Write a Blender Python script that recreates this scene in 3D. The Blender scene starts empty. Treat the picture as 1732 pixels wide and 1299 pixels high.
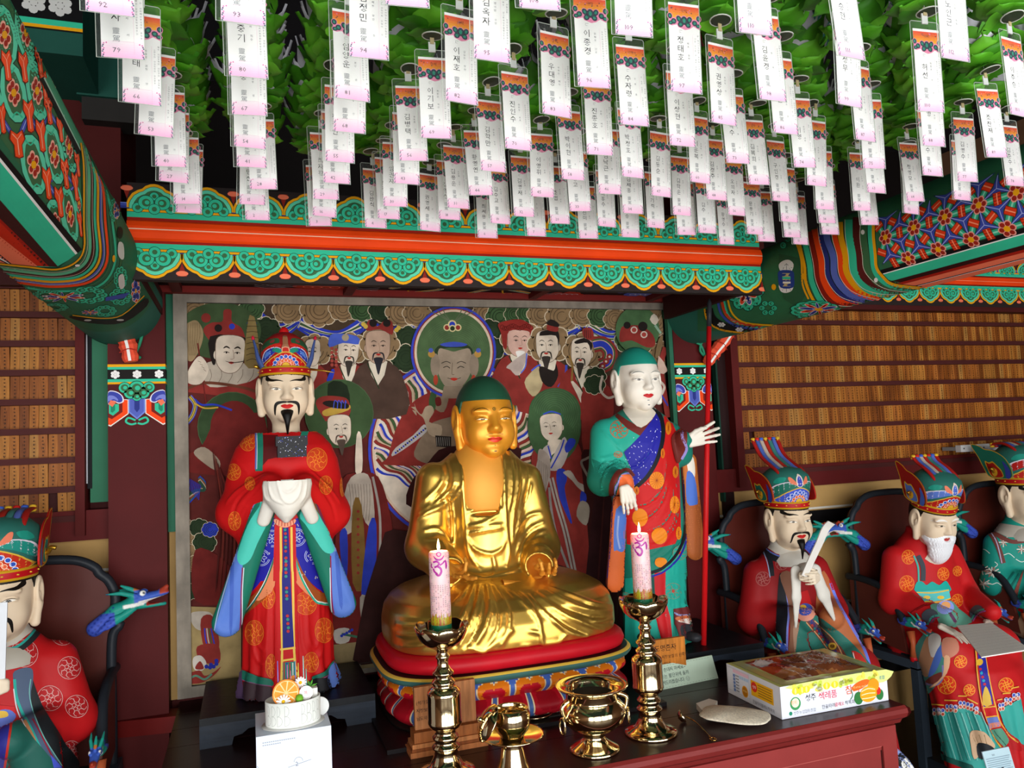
import bpy, math, random
import numpy as np
from mathutils import Vector, Matrix
from mathutils.geometry import tessellate_polygon
from mathutils.bvhtree import BVHTree
random.seed(7); rng=np.random.default_rng(7)
S=bpy.context.scene; COL=S.collection
# ---------------------------------------------------------------- camera
F=1301.;CX,CY=866.,649.5
def _cam(yaw=19.2,pitch=4.5,roll=2.65):
    a=math.radians(yaw);p=math.radians(pitch);r=math.radians(roll)
    fwd=np.array([math.sin(a)*math.cos(p),math.cos(a)*math.cos(p),math.sin(p)])
    right=np.array([math.cos(a),-math.sin(a),0.]); up=np.cross(right,fwd)
    return right*math.cos(r)-up*math.sin(r), right*math.sin(r)+up*math.cos(r), fwd
CR,CU,CF=_cam(); EYE=np.array([0,0,1.6])
cd=bpy.data.cameras.new('camera'); cam=bpy.data.objects.new('camera',cd); COL.objects.link(cam)
cd.sensor_fit='HORIZONTAL'; cd.sensor_width=36; cd.lens=F/1732*36; cd.clip_start=.02; cd.clip_end=60
cam.matrix_world=Matrix([[CR[i],CU[i],-CF[i],EYE[i]] for i in range(3)]+[[0,0,0,1]])
S.camera=cam
def proj(P):
    d=np.asarray(P,float)-EYE; z=d@CF
    return np.stack([CX+F*(d@CR)/z, CY-F*(d@CU)/z],-1)
def ray(px,py): return CF+CR*(px-CX)/F-CU*(py-CY)/F
def uY(px,py,Y): d=ray(px,py); return EYE+d*(Y/d[1])
def uZ(px,py,Z): d=ray(px,py); return EYE+d*((Z-1.6)/d[2])
def uX(px,py,X): d=ray(px,py); return EYE+d*(X/d[0])
# ---------------------------------------------------------------- world, lights, exposure
W=bpy.data.worlds.new('World'); S.world=W; W.use_nodes=True
W.node_tree.nodes['Background'].inputs[0].default_value=(.86,.93,1,1)
W.node_tree.nodes['Background'].inputs[1].default_value=2.2
S.view_settings.view_transform='Standard'; S.view_settings.look='None'
S.view_settings.gamma=1; S.view_settings.use_curve_mapping=False
S.view_settings.exposure=0.3
def area(name,loc,to,sx,sy,power,col=(1,1,1)):
    l=bpy.data.lights.new(name,'AREA'); l.shape='RECTANGLE'; l.size=sx; l.size_y=sy; l.energy=power; l.color=col
    o=bpy.data.objects.new(name,l); COL.objects.link(o); o.location=loc
    o.rotation_euler=(Vector(to)-Vector(loc)).to_track_quat('-Z','Y').to_euler(); return o
DOORS=[(-1.95,-.75),(-.45,.85),(1.15,2.45),(2.75,3.95)]   # openings of the front wall, x ranges
for i,(a,b) in enumerate(DOORS):
    area('door_daylight',((a+b)/2,-1.75,1.35),((a+b)/2,1,1.35),b-a,2.1,[46,62,40,24][i],(1,.985,.96))
# ---------------------------------------------------------------- colours
def lin(c):
    if isinstance(c,str):
        c=c.lstrip('#'); c=''.join(q*2 for q in c) if len(c)==3 else c; c=[int(c[i:i+2],16)/255 for i in (0,2,4)]
    c=np.asarray(c,float); return tuple(np.where(c<=.04045,c/12.92,((c+.055)/1.055)**2.4))
MINT='#35c49a';MINTL='#5fd6ae';OLIVE='#3d6b45';DKG='#12382c';YEL='#f0a90c';ORG='#fb4a10';DRED='#8e1c10';SALM='#f57a58'
BLUE='#3a4fae';BLUEL='#7288d8';INK='#16110f';MAROON='#4f1512';WHITE='#f2f0ea';TEAL='#2c6f5e';GRN='#2f7a58'
# ---------------------------------------------------------------- materials
MATS={}
def mat(name,rough=.5,metal=0,color=None,bump=0,bscale=60,var=.08,vscale=9,spec=.5,coat=0,sss=0,trans=0,grain=None,ior=1.45,emit=0,stretch=(1,1,1)):
    if name in MATS: return MATS[name]
    m=bpy.data.materials.new(name); m.use_nodes=True; N=m.node_tree.nodes; L=m.node_tree.links
    b=N['Principled BSDF']; b.inputs['Roughness'].default_value=rough; b.inputs['Metallic'].default_value=metal
    b.inputs['Specular IOR Level'].default_value=spec; b.inputs['Coat Weight'].default_value=coat; b.inputs['Coat Roughness'].default_value=.15
    b.inputs['Transmission Weight'].default_value=trans; b.inputs['IOR'].default_value=ior
    if sss: b.inputs['Subsurface Weight'].default_value=sss; b.inputs['Subsurface Scale'].default_value=.02
    tc=N.new('ShaderNodeTexCoord')
    mp=N.new('ShaderNodeMapping'); mp.inputs['Scale'].default_value=stretch; L.new(tc.outputs['Object'],mp.inputs['Vector'])
    if color is None:
        at=N.new('ShaderNodeAttribute'); at.attribute_name='Col'; src=at.outputs['Color']
    else:
        rg=N.new('ShaderNodeRGB'); rg.outputs[0].default_value=(*lin(color),1); src=rg.outputs[0]
    nz=N.new('ShaderNodeTexNoise'); nz.inputs['Scale'].default_value=vscale; nz.inputs['Detail'].default_value=5; L.new(mp.outputs[0],nz.inputs['Vector'])
    mr=N.new('ShaderNodeMapRange'); mr.inputs['From Min'].default_value=.3; mr.inputs['From Max'].default_value=.7
    mr.inputs['To Min'].default_value=1-var*1.6; mr.inputs['To Max'].default_value=1+var*.6; L.new(nz.outputs['Fac'],mr.inputs['Value'])
    mx=N.new('ShaderNodeMix'); mx.data_type='RGBA'; mx.blend_type='MULTIPLY'; mx.inputs[0].default_value=1
    L.new(src,mx.inputs[6]); L.new(mr.outputs[0],mx.inputs[7]); out=mx.outputs[2]
    if grain:
        wv=N.new('ShaderNodeTexNoise'); wv.inputs['Scale'].default_value=grain[0]; wv.inputs['Detail'].default_value=8
        mp2=N.new('ShaderNodeMapping'); mp2.inputs['Scale'].default_value=grain[1]; L.new(tc.outputs['Object'],mp2.inputs['Vector']); L.new(mp2.outputs[0],wv.inputs['Vector'])
        m2=N.new('ShaderNodeMapRange'); m2.inputs['From Min'].default_value=.35; m2.inputs['From Max'].default_value=.65; m2.inputs['To Min'].default_value=grain[2]; m2.inputs['To Max'].default_value=1.1
        L.new(wv.outputs['Fac'],m2.inputs['Value']); mx2=N.new('ShaderNodeMix'); mx2.data_type='RGBA'; mx2.blend_type='MULTIPLY'; mx2.inputs[0].default_value=1
        L.new(out,mx2.inputs[6]); L.new(m2.outputs[0],mx2.inputs[7]); out=mx2.outputs[2]
    L.new(out,b.inputs['Base Color'])
    if bump:
        nb=N.new('ShaderNodeTexNoise'); nb.inputs['Scale'].default_value=bscale; nb.inputs['Detail'].default_value=4; L.new(mp.outputs[0],nb.inputs['Vector'])
        bp=N.new('ShaderNodeBump'); bp.inputs['Strength'].default_value=bump; bp.inputs['Distance'].default_value=.002
        L.new(nb.outputs['Fac'],bp.inputs['Height']); L.new(bp.outputs[0],b.inputs['Normal'])
    if emit: L.new(out,b.inputs['Emission Color']); b.inputs['Emission Strength'].default_value=emit
    MATS[name]=m; return m
def M(n): return MATS[n]
mat('paint',rough=.62,bump=.12,bscale=80,var=.07,spec=.18)
mat('paint_clean',rough=.6,var=.03,spec=.3)
mat('lacquer',rough=.30,bump=.1,bscale=30,var=.12,spec=.3)
mat('satin',rough=.42,bump=.05,bscale=60,var=.08,spec=.2)
mat('darkwood',rough=.42,bump=.35,bscale=40,var=.25,vscale=4,grain=(6,(1,14,14),.7),spec=.22)
mat('wood',rough=.5,bump=.2,bscale=50,var=.2,vscale=6,grain=(9,(14,3,1.2),.72),spec=.2)
mat('brass',rough=.11,metal=1,var=.04,bump=.03,bscale=18,vscale=3)
mat('gold',rough=.30,metal=.88,bump=.15,bscale=22,var=.15,vscale=7)
mat('gold_skin',rough=.5,metal=.3,bump=.05,bscale=20,var=.06)
mat('paper',rough=.7,var=0,spec=.1)
mat('leaf',rough=.55,var=.25,vscale=14,bump=.2,bscale=40,spec=.3)
mat('wax',rough=.35,var=.03,sss=.6,spec=.5)
mat('metal_dark',rough=.35,metal=.8,var=.1)
mat('flame',rough=1,color='#ffd38a',emit=14,var=0)
mat('straw',rough=.8,var=.15,vscale=200,bump=.6,bscale=420,spec=.3)
def _plastic(name,alpha,rough=.08):
    m=bpy.data.materials.new(name); m.use_nodes=True; N=m.node_tree.nodes; L=m.node_tree.links
    o=N['Material Output']; N.remove(N['Principled BSDF'])
    t=N.new('ShaderNodeBsdfTransparent'); g=N.new('ShaderNodeBsdfGlossy'); g.inputs['Roughness'].default_value=rough
    d=N.new('ShaderNodeBsdfDiffuse'); d.inputs[0].default_value=(.8,.85,.82,1)
    a=N.new('ShaderNodeMixShader'); a.inputs[0].default_value=.5; L.new(g.outputs[0],a.inputs[1]); L.new(d.outputs[0],a.inputs[2])
    x=N.new('ShaderNodeMixShader'); x.inputs[0].default_value=alpha; L.new(t.outputs[0],x.inputs[1]); L.new(a.outputs[0],x.inputs[2]); L.new(x.outputs[0],o.inputs[0])
    MATS[name]=m
_plastic('clear_film',.05); _plastic('wrap',.42,.18)
# ---------------------------------------------------------------- objects
def setp(o,label=None,cat=None,group=None,kind=None):
    if label: o['label']=label
    if cat: o['category']=cat
    if group: o['group']=group
    if kind: o['kind']=kind
    return o
def thing(name,label,cat,loc=(0,0,0),rz=0,group=None):
    o=bpy.data.objects.new(name,None); COL.objects.link(o); o.empty_display_size=.05
    o.location=tuple(map(float,loc)); o.rotation_euler=(0,0,rz); setp(o,label,cat,group); UPD(); return o
def UPD(): bpy.context.view_layer.update()
def link(name,me,parent=None,loc=None):
    o=bpy.data.objects.new(name,me); COL.objects.link(o)
    if parent is not None: o.parent=parent
    if loc is not None: o.location=loc
    return o
def copy_tree(o,parent=None):
    c=o.copy(); COL.objects.link(c)
    if parent is not None: c.parent=parent
    for ch in list(o.children): copy_tree(ch,c)
    return c
class MB:
    """collects triangles/quads with one colour per face"""
    def __init__(s): s.V=[];s.Fc=[];s.C=[];s.n=0;s.S=[]
    def add(s,v,f,c='#888888',smooth=False):
        v=np.asarray(v,float).reshape(-1,3); s.V.append(v)
        cc=c if isinstance(c,list) else None
        lc=None if cc else lin(c)
        for i,q in enumerate(f):
            s.Fc.append(tuple(int(k)+s.n for k in q)); s.C.append(lin(cc[i]) if cc else lc); s.S.append(smooth)
        s.n+=len(v); return s
    def join(s,o,mtx=None):
        v=np.concatenate(o.V)
        if mtx is not None:
            m=np.array(mtx); v=v@m[:3,:3].T+m[:3,3]
        s.V.append(v); s.Fc+= [tuple(k+s.n for k in q) for q in o.Fc]; s.C+=o.C; s.S+=o.S; s.n+=len(v)
    def box(s,lo,hi,c='#888888',bev=0):
        x0,y0,z0=lo;x1,y1,z1=hi
        v=[(x0,y0,z0),(x1,y0,z0),(x1,y1,z0),(x0,y1,z0),(x0,y0,z1),(x1,y0,z1),(x1,y1,z1),(x0,y1,z1)]
        f=[(0,3,2,1),(4,5,6,7),(0,1,5,4),(1,2,6,5),(2,3,7,6),(3,0,4,7)]
        return s.add(v,f,c)
    def lathe(s,prof,c='#888888',n=32,ctr=(0,0,0),sx=1,sy=1,smooth=True,mod=None):
        k=len(prof); v=[]
        for j in range(n):
            a=2*math.pi*j/n
            for i,(r,z) in enumerate(prof):
                rr=r*(mod(a,i/(k-1)) if mod else 1)
                v.append((ctr[0]+rr*math.cos(a)*sx,ctr[1]+rr*math.sin(a)*sy,ctr[2]+z))
        f=[(j*k+i,((j+1)%n)*k+i,((j+1)%n)*k+i+1,j*k+i+1) for j in range(n) for i in range(k-1)]
        return s.add(v,f,c,smooth)
    def tube(s,pts,r,c='#888888',n=8,smooth=True,flat=1.,closed=False):
        pts=np.asarray(pts,float); m=len(pts); r=np.broadcast_to(np.asarray(r,float),(m,))
        t=np.gradient(pts,axis=0)
        if closed: t=np.roll(pts,-1,0)-np.roll(pts,1,0)
        t/=np.linalg.norm(t,axis=1)[:,None]+1e-12
        up=np.array([0,0,1.]) if abs(t[0][2])<.9 else np.array([0,1.,0]); v=[]
        nrm=up-t[0]*(up@t[0]); nrm/=np.linalg.norm(nrm)
        for i in range(m):
            nrm=nrm-t[i]*(nrm@t[i]); nrm/=np.linalg.norm(nrm)+1e-12; bn=np.cross(t[i],nrm)
            for j in range(n):
                a=2*math.pi*j/n; v.append(pts[i]+r[i]*(math.cos(a)*nrm*flat+math.sin(a)*bn))
        f=[(i*n+j,i*n+(j+1)%n,((i+1)%m)*n+(j+1)%n,((i+1)%m)*n+j) for i in range(m if closed else m-1) for j in range(n)]
        if not closed: f+=[tuple(range(n))[::-1],tuple(range((m-1)*n,m*n))]
        return s.add(v,f,c,smooth)
    def prism(s,poly,t0,t1,c='#888888',plane='xz',side=None):
        """poly in 2D, extruded along the third axis from t0 to t1"""
        poly=np.asarray(poly,float); k=len(poly)
        def m3(t):
            z=np.full((k,1),t)
            return {'xz':np.hstack([poly[:,:1],z,poly[:,1:]]),'xy':np.hstack([poly,z]),'yz':np.hstack([z,poly])}[plane]
        tri=tess(poly); v=np.vstack([m3(t0),m3(t1)])
        f=[tuple(q) for q in tri]+[tuple(i+k for i in q[::-1]) for q in tri]
        cs=[c]*len(f)+[side or c]*k
        f+=[(i,(i+1)%k,k+(i+1)%k,k+i) for i in range(k)]
        return s.add(v,f,cs)
    def build(s,name,material,parent=None,label=None,fix=True):
        return meshobj(name,np.concatenate(s.V),s.Fc,np.array(s.C),material,parent,s.S,label,fix)
def meshobj(name,V,Fc,Cf,material,parent=None,smooth=False,label=None,fix=False,vcol=None):
    me=bpy.data.meshes.new(name); me.from_pydata(np.asarray(V).tolist(),[],Fc if isinstance(Fc,list) else np.asarray(Fc).tolist())
    nf=len(me.polygons)
    if vcol is not None:
        a=me.color_attributes.new('Col','FLOAT_COLOR','POINT'); b=np.ones((len(me.vertices),4),np.float32); b[:,:3]=vcol; a.data.foreach_set('color',b.ravel())
    elif Cf is not None:
        tot=np.zeros(nf,np.int32); me.polygons.foreach_get('loop_total',tot)
        a=me.color_attributes.new('Col','FLOAT_COLOR','CORNER'); b=np.ones((tot.sum(),4),np.float32); b[:,:3]=np.repeat(np.asarray(Cf)[:nf],tot,axis=0); a.data.foreach_set('color',b.ravel())
    if isinstance(smooth,(list,np.ndarray)): me.polygons.foreach_set('use_smooth',np.array(smooth,bool))
    elif smooth: me.polygons.foreach_set('use_smooth',np.ones(nf,bool))
    me.materials.append(material if not isinstance(material,str) else MATS[material]); me.update()
    o=link(name,me,parent)
    if label: o['label']=label
    return o
def tess(poly):
    p=np.asarray(poly,float)
    return [tuple(t) for t in tessellate_polygon([[Vector((a[0],a[1],0)) for a in p]])]
def catmull(pts,n=6,closed=False):
    p=np.asarray(pts,float); m=len(p); out=[]
    rngi=range(m if closed else m-1)
    for i in rngi:
        p0=p[(i-1)%m] if closed or i>0 else p[0]; p1=p[i]; p2=p[(i+1)%m]; p3=p[(i+2)%m] if closed or i+2<m else p[-1]
        for k in range(n):
            t=k/n; out.append(.5*((2*p1)+(-p0+p2)*t+(2*p0-5*p1+4*p2-p3)*t*t+(-p0+3*p1-3*p2+p3)*t**3))
    if not closed: out.append(p[-1])
    return np.array(out)
# ---------------------------------------------------------------- 2-D painting: layered flat shapes mapped on a surface
GLY={}
def glyph(ch):
    if ch in GLY: return GLY[ch]
    c=bpy.data.curves.new('g','FONT'); c.body=ch; c.resolution_u=1; c.size=1
    o=bpy.data.objects.new('g',c); COL.objects.link(o); dg=bpy.context.evaluated_depsgraph_get()
    me=bpy.data.meshes.new_from_object(o.evaluated_get(dg)); me.calc_loop_triangles()
    v=np.array([x.co[:2] for x in me.vertices]).reshape(-1,2); t=np.array([x.vertices[:] for x in me.loop_triangles],int).reshape(-1,3)
    adv=(v[:,0].max()+.06) if len(v) else .3
    GLY[ch]=(v,t,adv); bpy.data.objects.remove(o); bpy.data.meshes.remove(me); bpy.data.curves.remove(c); return GLY[ch]
class Canvas:
    def __init__(s): s.P=[];s.z=0;s.T=[(1,0,0,1,0,0)]
    def push(s,tx=0,ty=0,rot=0,sx=1,sy=None):
        sy=sx if sy is None else sy; a,b,c,d,e,f=s.T[-1]; co,si=math.cos(rot),math.sin(rot)
        A,B,C,D=co*sx,-si*sy,si*sx,co*sy
        s.T.append((a*A+b*C,a*B+b*D,c*A+d*C,c*B+d*D,a*tx+b*ty+e,c*tx+d*ty+f)); return s
    def pop(s): s.T.pop()
    def raw(s,v,t,c,dz=1):
        v=np.asarray(v,float); a,b,cc,d,e,f=s.T[-1]
        w=np.stack([a*v[:,0]+b*v[:,1]+e,cc*v[:,0]+d*v[:,1]+f],1); s.z+=dz
        s.P.append((w,np.asarray(t,int).reshape(-1,3),lin(c),s.z))
    def poly(s,p,c,smooth=0):
        if smooth: p=catmull(p,smooth,True)
        s.raw(p,tess(p),c)
    def rect(s,x0,y0,x1,y1,c): s.raw([(x0,y0),(x1,y0),(x1,y1),(x0,y1)],[(0,1,2),(0,2,3)],c)
    def ell(s,x,y,rx,ry,c,n=20,rot=0,a0=0,a1=2*math.pi):
        a=np.linspace(a0,a1,n+1); co,si=math.cos(rot),math.sin(rot); u=rx*np.cos(a);v=ry*np.sin(a)
        p=np.stack([x+u*co-v*si,y+u*si+v*co],1); p=np.vstack([[x,y],p])
        s.raw(p,[(0,i,i+1) for i in range(1,n+1)],c)
    def circ(s,x,y,r,c,n=20): s.ell(x,y,r,r,c,n)
    def ring(s,x,y,r,w,c,n=24,a0=0,a1=2*math.pi): s.line([(x+r*math.cos(t),y+r*math.sin(t)) for t in np.linspace(a0,a1,n+1)],w,c)
    def line(s,p,w,c,smooth=0,closed=False,taper=False):
        p=np.asarray(p,float)
        if smooth: p=catmull(p,smooth,closed)
        if closed: p=np.vstack([p,p[:1]])
        m=len(p); t=np.gradient(p,axis=0)
        if closed: t[0]=t[-1]=p[1]-p[-2]
        t/=np.linalg.norm(t,axis=1)[:,None]+1e-12; nn=np.stack([-t[:,1],t[:,0]],1)
        w=np.asarray(w,float)*np.ones(m)
        if taper: w=w*np.maximum(.12,np.sin(np.linspace(0.08,math.pi-.08,m))**.6)
        a=p+nn*w[:,None]/2; b=p-nn*w[:,None]/2; v=np.vstack([a,b])
        f=[];
        for i in range(m-1): f+=[(i,i+1,m+i+1),(i,m+i+1,m+i)]
        s.raw(v,f,c)
    def text(s,t,x,y,h,c,vert=False,sp=1.0,wide=1.0,center=False):
        V=[];T=[];n=0;cx=x;cy=y
        if center and not vert:
            x-=sum((glyph(ch)[2] if ch!=' ' else .35) for ch in t)*h*wide*sp/2; cx=x
        for ch in t:
            if ch==' ':
                if vert: cy-=h*.5*sp
                else: cx+=.35*h*wide*sp
                continue
            v,tr,adv=glyph(ch)
            if len(v):
                g=v.copy(); 
                if vert: g[:,0]-=(v[:,0].min()+v[:,0].max())/2
                V.append(np.stack([g[:,0]*h*wide+cx,g[:,1]*h+cy],1)); T.append(tr+n); n+=len(v)
            if vert: cy-=h*sp*1.05
            else: cx+=adv*h*wide*sp
        if V: s.raw(np.vstack(V),np.vstack(T),c)
    def arrays(s,f,eps=4e-5,off=2e-4,maxlen=None,jump=None):
        VV=[];FF=[];CC=[];n=0
        for v,t,c,z in s.P:
            if maxlen: v,t=subdiv(v,t,maxlen)
            if not len(t): continue
            r=f(v); P,N=r[0],r[1]; P=P+N*(off+eps*z)
            if len(r)>2:
                ok=r[2]; t=t[ok[t].all(1)]
                if jump and len(t):
                    e=max_edge(P,t); t=t[e<jump]
                if not len(t): continue
                u_,inv_=np.unique(t,return_inverse=True); P=P[u_]; t=inv_.reshape(-1,3)
            VV.append(P);FF.append(t+n);CC.append(np.tile(c,(len(t),1)));n+=len(P)
        if not VV: return None
        return np.vstack(VV),np.vstack(FF),np.vstack(CC)
    def build(s,name,f,material='paint_clean',parent=None,eps=4e-5,off=2e-4,maxlen=None,jump=None,smooth=False,base=None,label=None):
        A=s.arrays(f,eps,off,maxlen,jump)
        if A is None and base is None: return None
        if base is not None:
            bv=np.concatenate(base.V); bf=[tuple(q) for q in base.Fc]
            if A is not None:
                V=np.vstack([bv,A[0]]); Fc=bf+[tuple(q) for q in (A[1]+len(bv)).tolist()]; C=np.vstack([np.array(base.C),A[2]]); sm=base.S+[False]*len(A[1])
            else: V,Fc,C,sm=bv,bf,np.array(base.C),base.S
            return meshobj(name,V,Fc,C,material,parent,sm,label)
        return meshobj(name,A[0],A[1],A[2],material,parent,smooth,label)
def max_edge(P,t):
    return np.max([np.linalg.norm(P[t[:,i]]-P[t[:,(i+1)%3]],axis=1) for i in range(3)],axis=0)
def subdiv(v,t,L):
    for _ in range(9):
        if not len(t): break
        e=np.stack([np.linalg.norm(v[t[:,i]]-v[t[:,(i+1)%3]],axis=1) for i in range(3)],1); big=e.max(1)>L
        if not big.any(): break
        keep=t[~big]; b=t[big]; k=e[big].argmax(1); r=np.arange(len(b))
        i0=b[r,k];i1=b[r,(k+1)%3];i2=b[r,(k+2)%3]
        key=np.sort(np.stack([i0,i1],1),1); uq,inv=np.unique(key,axis=0,return_inverse=True); inv=inv.ravel()
        mid=(v[uq[:,0]]+v[uq[:,1]])/2; mi=len(v)+inv; v=np.vstack([v,mid])
        t=np.vstack([keep,np.stack([i0,mi,i2],1),np.stack([mi,i1,i2],1)])
        if len(t)>400000: break
    return v,t
def plane_map(o,ux,uy):
    o=np.asarray(o,float);ux=np.asarray(ux,float);uy=np.asarray(uy,float); n=np.cross(ux,uy); n/=np.linalg.norm(n)
    return lambda v:(o+v[:,:1]*ux+v[:,1:2]*uy, np.tile(n,(len(v),1)))
def pxY_map(Y):      # photo measurements laid on the upright plane at depth Y, facing the room
    def f(v):
        d=CF+CR*((v[:,:1]-CX)/F)-CU*((v[:,1:2]-CY)/F); return EYE+d*(Y/d[:,1:2]),np.tile([0,-1.,0],(len(v),1))
    return f
def bvh_of(objs):
    V=[];T=[];n=0; UPD()
    for o in objs:
        me=o.data; me.calc_loop_triangles(); v=np.empty(len(me.vertices)*3,np.float32); me.vertices.foreach_get('co',v); v=v.reshape(-1,3)
        m=np.array(o.matrix_world); v=v@m[:3,:3].T+m[:3,3]; t=np.empty(len(me.loop_triangles)*3,np.int32); me.loop_triangles.foreach_get('vertices',t)
        V.append(v);T.append(t.reshape(-1,3)+n);n+=len(v)
    return BVHTree.FromPolygons(np.vstack(V).tolist(),np.vstack(T).tolist())
def cast_map(bvh,inv=None):
    """photo measurements laid onto a carved surface; inv: world->local"""
    O=Vector(EYE)
    def f(v):
        P=np.zeros((len(v),3));N=np.zeros((len(v),3));ok=np.zeros(len(v),bool)
        D=CF+CR*((v[:,:1]-CX)/F)-CU*((v[:,1:2]-CY)/F); D/=np.linalg.norm(D,axis=1)[:,None]
        for i in range(len(v)):
            h,n,_,_=bvh.ray_cast(O,Vector(D[i]))
            if h is not None: P[i]=h;N[i]=n;ok[i]=True
        fl=(N*D).sum(1)>0; N[fl]*=-1
        if inv is not None:
            m=np.array(inv); P=P@m[:3,:3].T+m[:3,3]; N=N@m[:3,:3].T
        return P,N,ok
    return f
def front_map(bvh,y0=-2.,inv=None,toward=(0,1,0)):
    """local x,z sheet laid on a carved surface from its own front"""
    Dv=Vector(toward)
    def f(v):
        P=np.zeros((len(v),3));N=np.zeros((len(v),3));ok=np.zeros(len(v),bool)
        for i in range(len(v)):
            h,n,_,_=bvh.ray_cast(Vector((v[i,0],y0,v[i,1])),Dv)
            if h is not None:
                P[i]=h;N[i]=n if n.dot(Dv)<0 else -n;ok[i]=True
        return P,N,ok
    return f
# ---------------------------------------------------------------- sculpting with distance fields
def smin(a,b,k): 
    h=np.clip(.5+.5*(b-a)/k,0,1); return b+(a-b)*h-k*h*(1-h)
def smax(a,b,k): return -smin(-a,-b,k)
def dist_ell(P,c,r):
    q=P-np.asarray(c,np.float32); r=np.asarray(r,np.float32); k0=np.linalg.norm(q/r,axis=1); k1=np.linalg.norm(q/(r*r),axis=1)+1e-9; return k0*(k0-1)/k1
def dist_cap(P,a,b,ra,rb,sc=(1,1,1)):
    sc=np.asarray(sc,np.float32); P=P/sc;a=np.asarray(a,np.float32)/sc;b=np.asarray(b,np.float32)/sc
    ba=b-a; t=np.clip(((P-a)@ba)/(ba@ba+1e-12),0,1); return (np.linalg.norm(P-a-t[:,None]*ba,axis=1)-(ra+(rb-ra)*t))*sc.min()
def dist_line(P,pts,r):
    pts=np.asarray(pts,float); r=np.broadcast_to(np.asarray(r,float),(len(pts),)); pad=max(.03,r.max()*3)
    D=np.full(len(P),pad,np.float32); m=((P>pts.min(0)-pad)&(P<pts.max(0)+pad)).all(1)
    if not m.any(): return D
    Q=P[m]; d=None
    for i in range(len(pts)-1):
        e=dist_cap(Q,pts[i],pts[i+1],r[i],r[i+1]); d=e if d is None else np.minimum(d,e)
    D[m]=np.minimum(d,pad); return D
def dist_box(P,c,h,r=0):
    q=np.abs(P-np.asarray(c,np.float32))-(np.asarray(h,np.float32)-r); return np.linalg.norm(np.maximum(q,0),axis=1)+np.minimum(q.max(1),0)-r
def dist_loft(P,tab,fold=None):
    """tab rows: z, cx, cy, rx, ry  (stack of ellipses, smooth)"""
    t=np.asarray(tab,float); t=t[t[:,0].argsort()]; z=P[:,2]; g=[np.interp(z,t[:,0],t[:,i]) for i in (1,2,3,4)]
    x=P[:,0]-g[0];y=P[:,1]-g[1]; k=np.sqrt((x/g[2])**2+(y/g[3])**2)+1e-6; R=np.sqrt(x*x+y*y)
    d=R*(1-1/k)
    if fold is not None: d=d-fold(np.arctan2(x,-y),z)
    return np.maximum(d*.9,np.maximum(t[0,0]-z,z-t[-1,0]))
def nets(fn,lo,hi,h,B=5):
    lo=np.asarray(lo,np.float32);hi=np.asarray(hi,np.float32); n=(np.ceil((hi-lo)/h/B).astype(int)+1)*B+1
    nb=(n-1)//B; big=h*B
    cg=[lo[i]+big*(np.arange(nb[i])+.5) for i in range(3)]; G=np.stack(np.meshgrid(*cg,indexing='ij'),-1).reshape(-1,3).astype(np.float32)
    dc=fn(G); near=np.abs(dc)<big*1.75
    vol=np.repeat(np.repeat(np.repeat(dc.reshape(nb),B,0),B,1),B,2); vol=np.pad(vol,((0,1),)*3,mode='edge').astype(np.float32)
    idx=np.argwhere(near.reshape(nb)); off=np.stack(np.meshgrid(*[np.arange(B+1)]*3,indexing='ij'),-1).reshape(-1,3)
    for s0 in range(0,len(idx),1500):
        I=(idx[s0:s0+1500,None,:]*B+off[None]).reshape(-1,3); P=(lo+I*h).astype(np.float32); vol[I[:,0],I[:,1],I[:,2]]=fn(P)
    s=vol<0; acc=np.zeros(tuple(np.array(vol.shape)-1)+(3,),np.float32); cnt=np.zeros(acc.shape[:3],np.float32)
    nx,ny,nz=vol.shape
    for ax in range(3):
        a=[slice(None)]*3;b=[slice(None)]*3;a[ax]=slice(0,-1);b[ax]=slice(1,None)
        E=np.argwhere(s[tuple(a)]!=s[tuple(b)])
        if not len(E): continue
        E2=E.copy();E2[:,ax]+=1; va=vol[tuple(E.T)];vb=vol[tuple(E2.T)]; t=va/(va-vb); p=E.astype(np.float32); p[:,ax]+=t
        o1,o2=[k for k in range(3) if k!=ax]
        for da in (0,-1):
            for db in (0,-1):
                c=E.copy();c[:,o1]+=da;c[:,o2]+=db; ok=((c>=0)&(c<np.array(cnt.shape))).all(1); c=c[ok]
                np.add.at(acc,tuple(c.T),p[ok]); np.add.at(cnt,tuple(c.T),1)
    act=cnt>0; vid=-np.ones(cnt.shape,int); k=act.sum(); vid[act]=np.arange(k); V=lo+acc[act]/cnt[act][:,None]*h
    Q=[]
    for ax in range(3):
        a=[slice(None)]*3;b=[slice(None)]*3;a[ax]=slice(0,-1);b[ax]=slice(1,None)
        E=np.argwhere(s[tuple(a)]!=s[tuple(b)]); o1,o2=[(1,2),(2,0),(0,1)][ax]
        E=E[(E[:,o1]>0)&(E[:,o2]>0)&(E[:,o1]<vol.shape[o1]-1)&(E[:,o2]<vol.shape[o2]-1)]
        if not len(E): continue
        def g(d1,d2): c=E.copy();c[:,o1]+=d1;c[:,o2]+=d2; return vid[tuple(c.T)]
        q=np.stack([g(0,0),g(-1,0),g(-1,-1),g(0,-1)],1); ins=s[tuple(E.T)]; q[~ins]=q[~ins][:,::-1]; Q.append(q)
    return V.astype(np.float64),np.vstack(Q)

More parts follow.
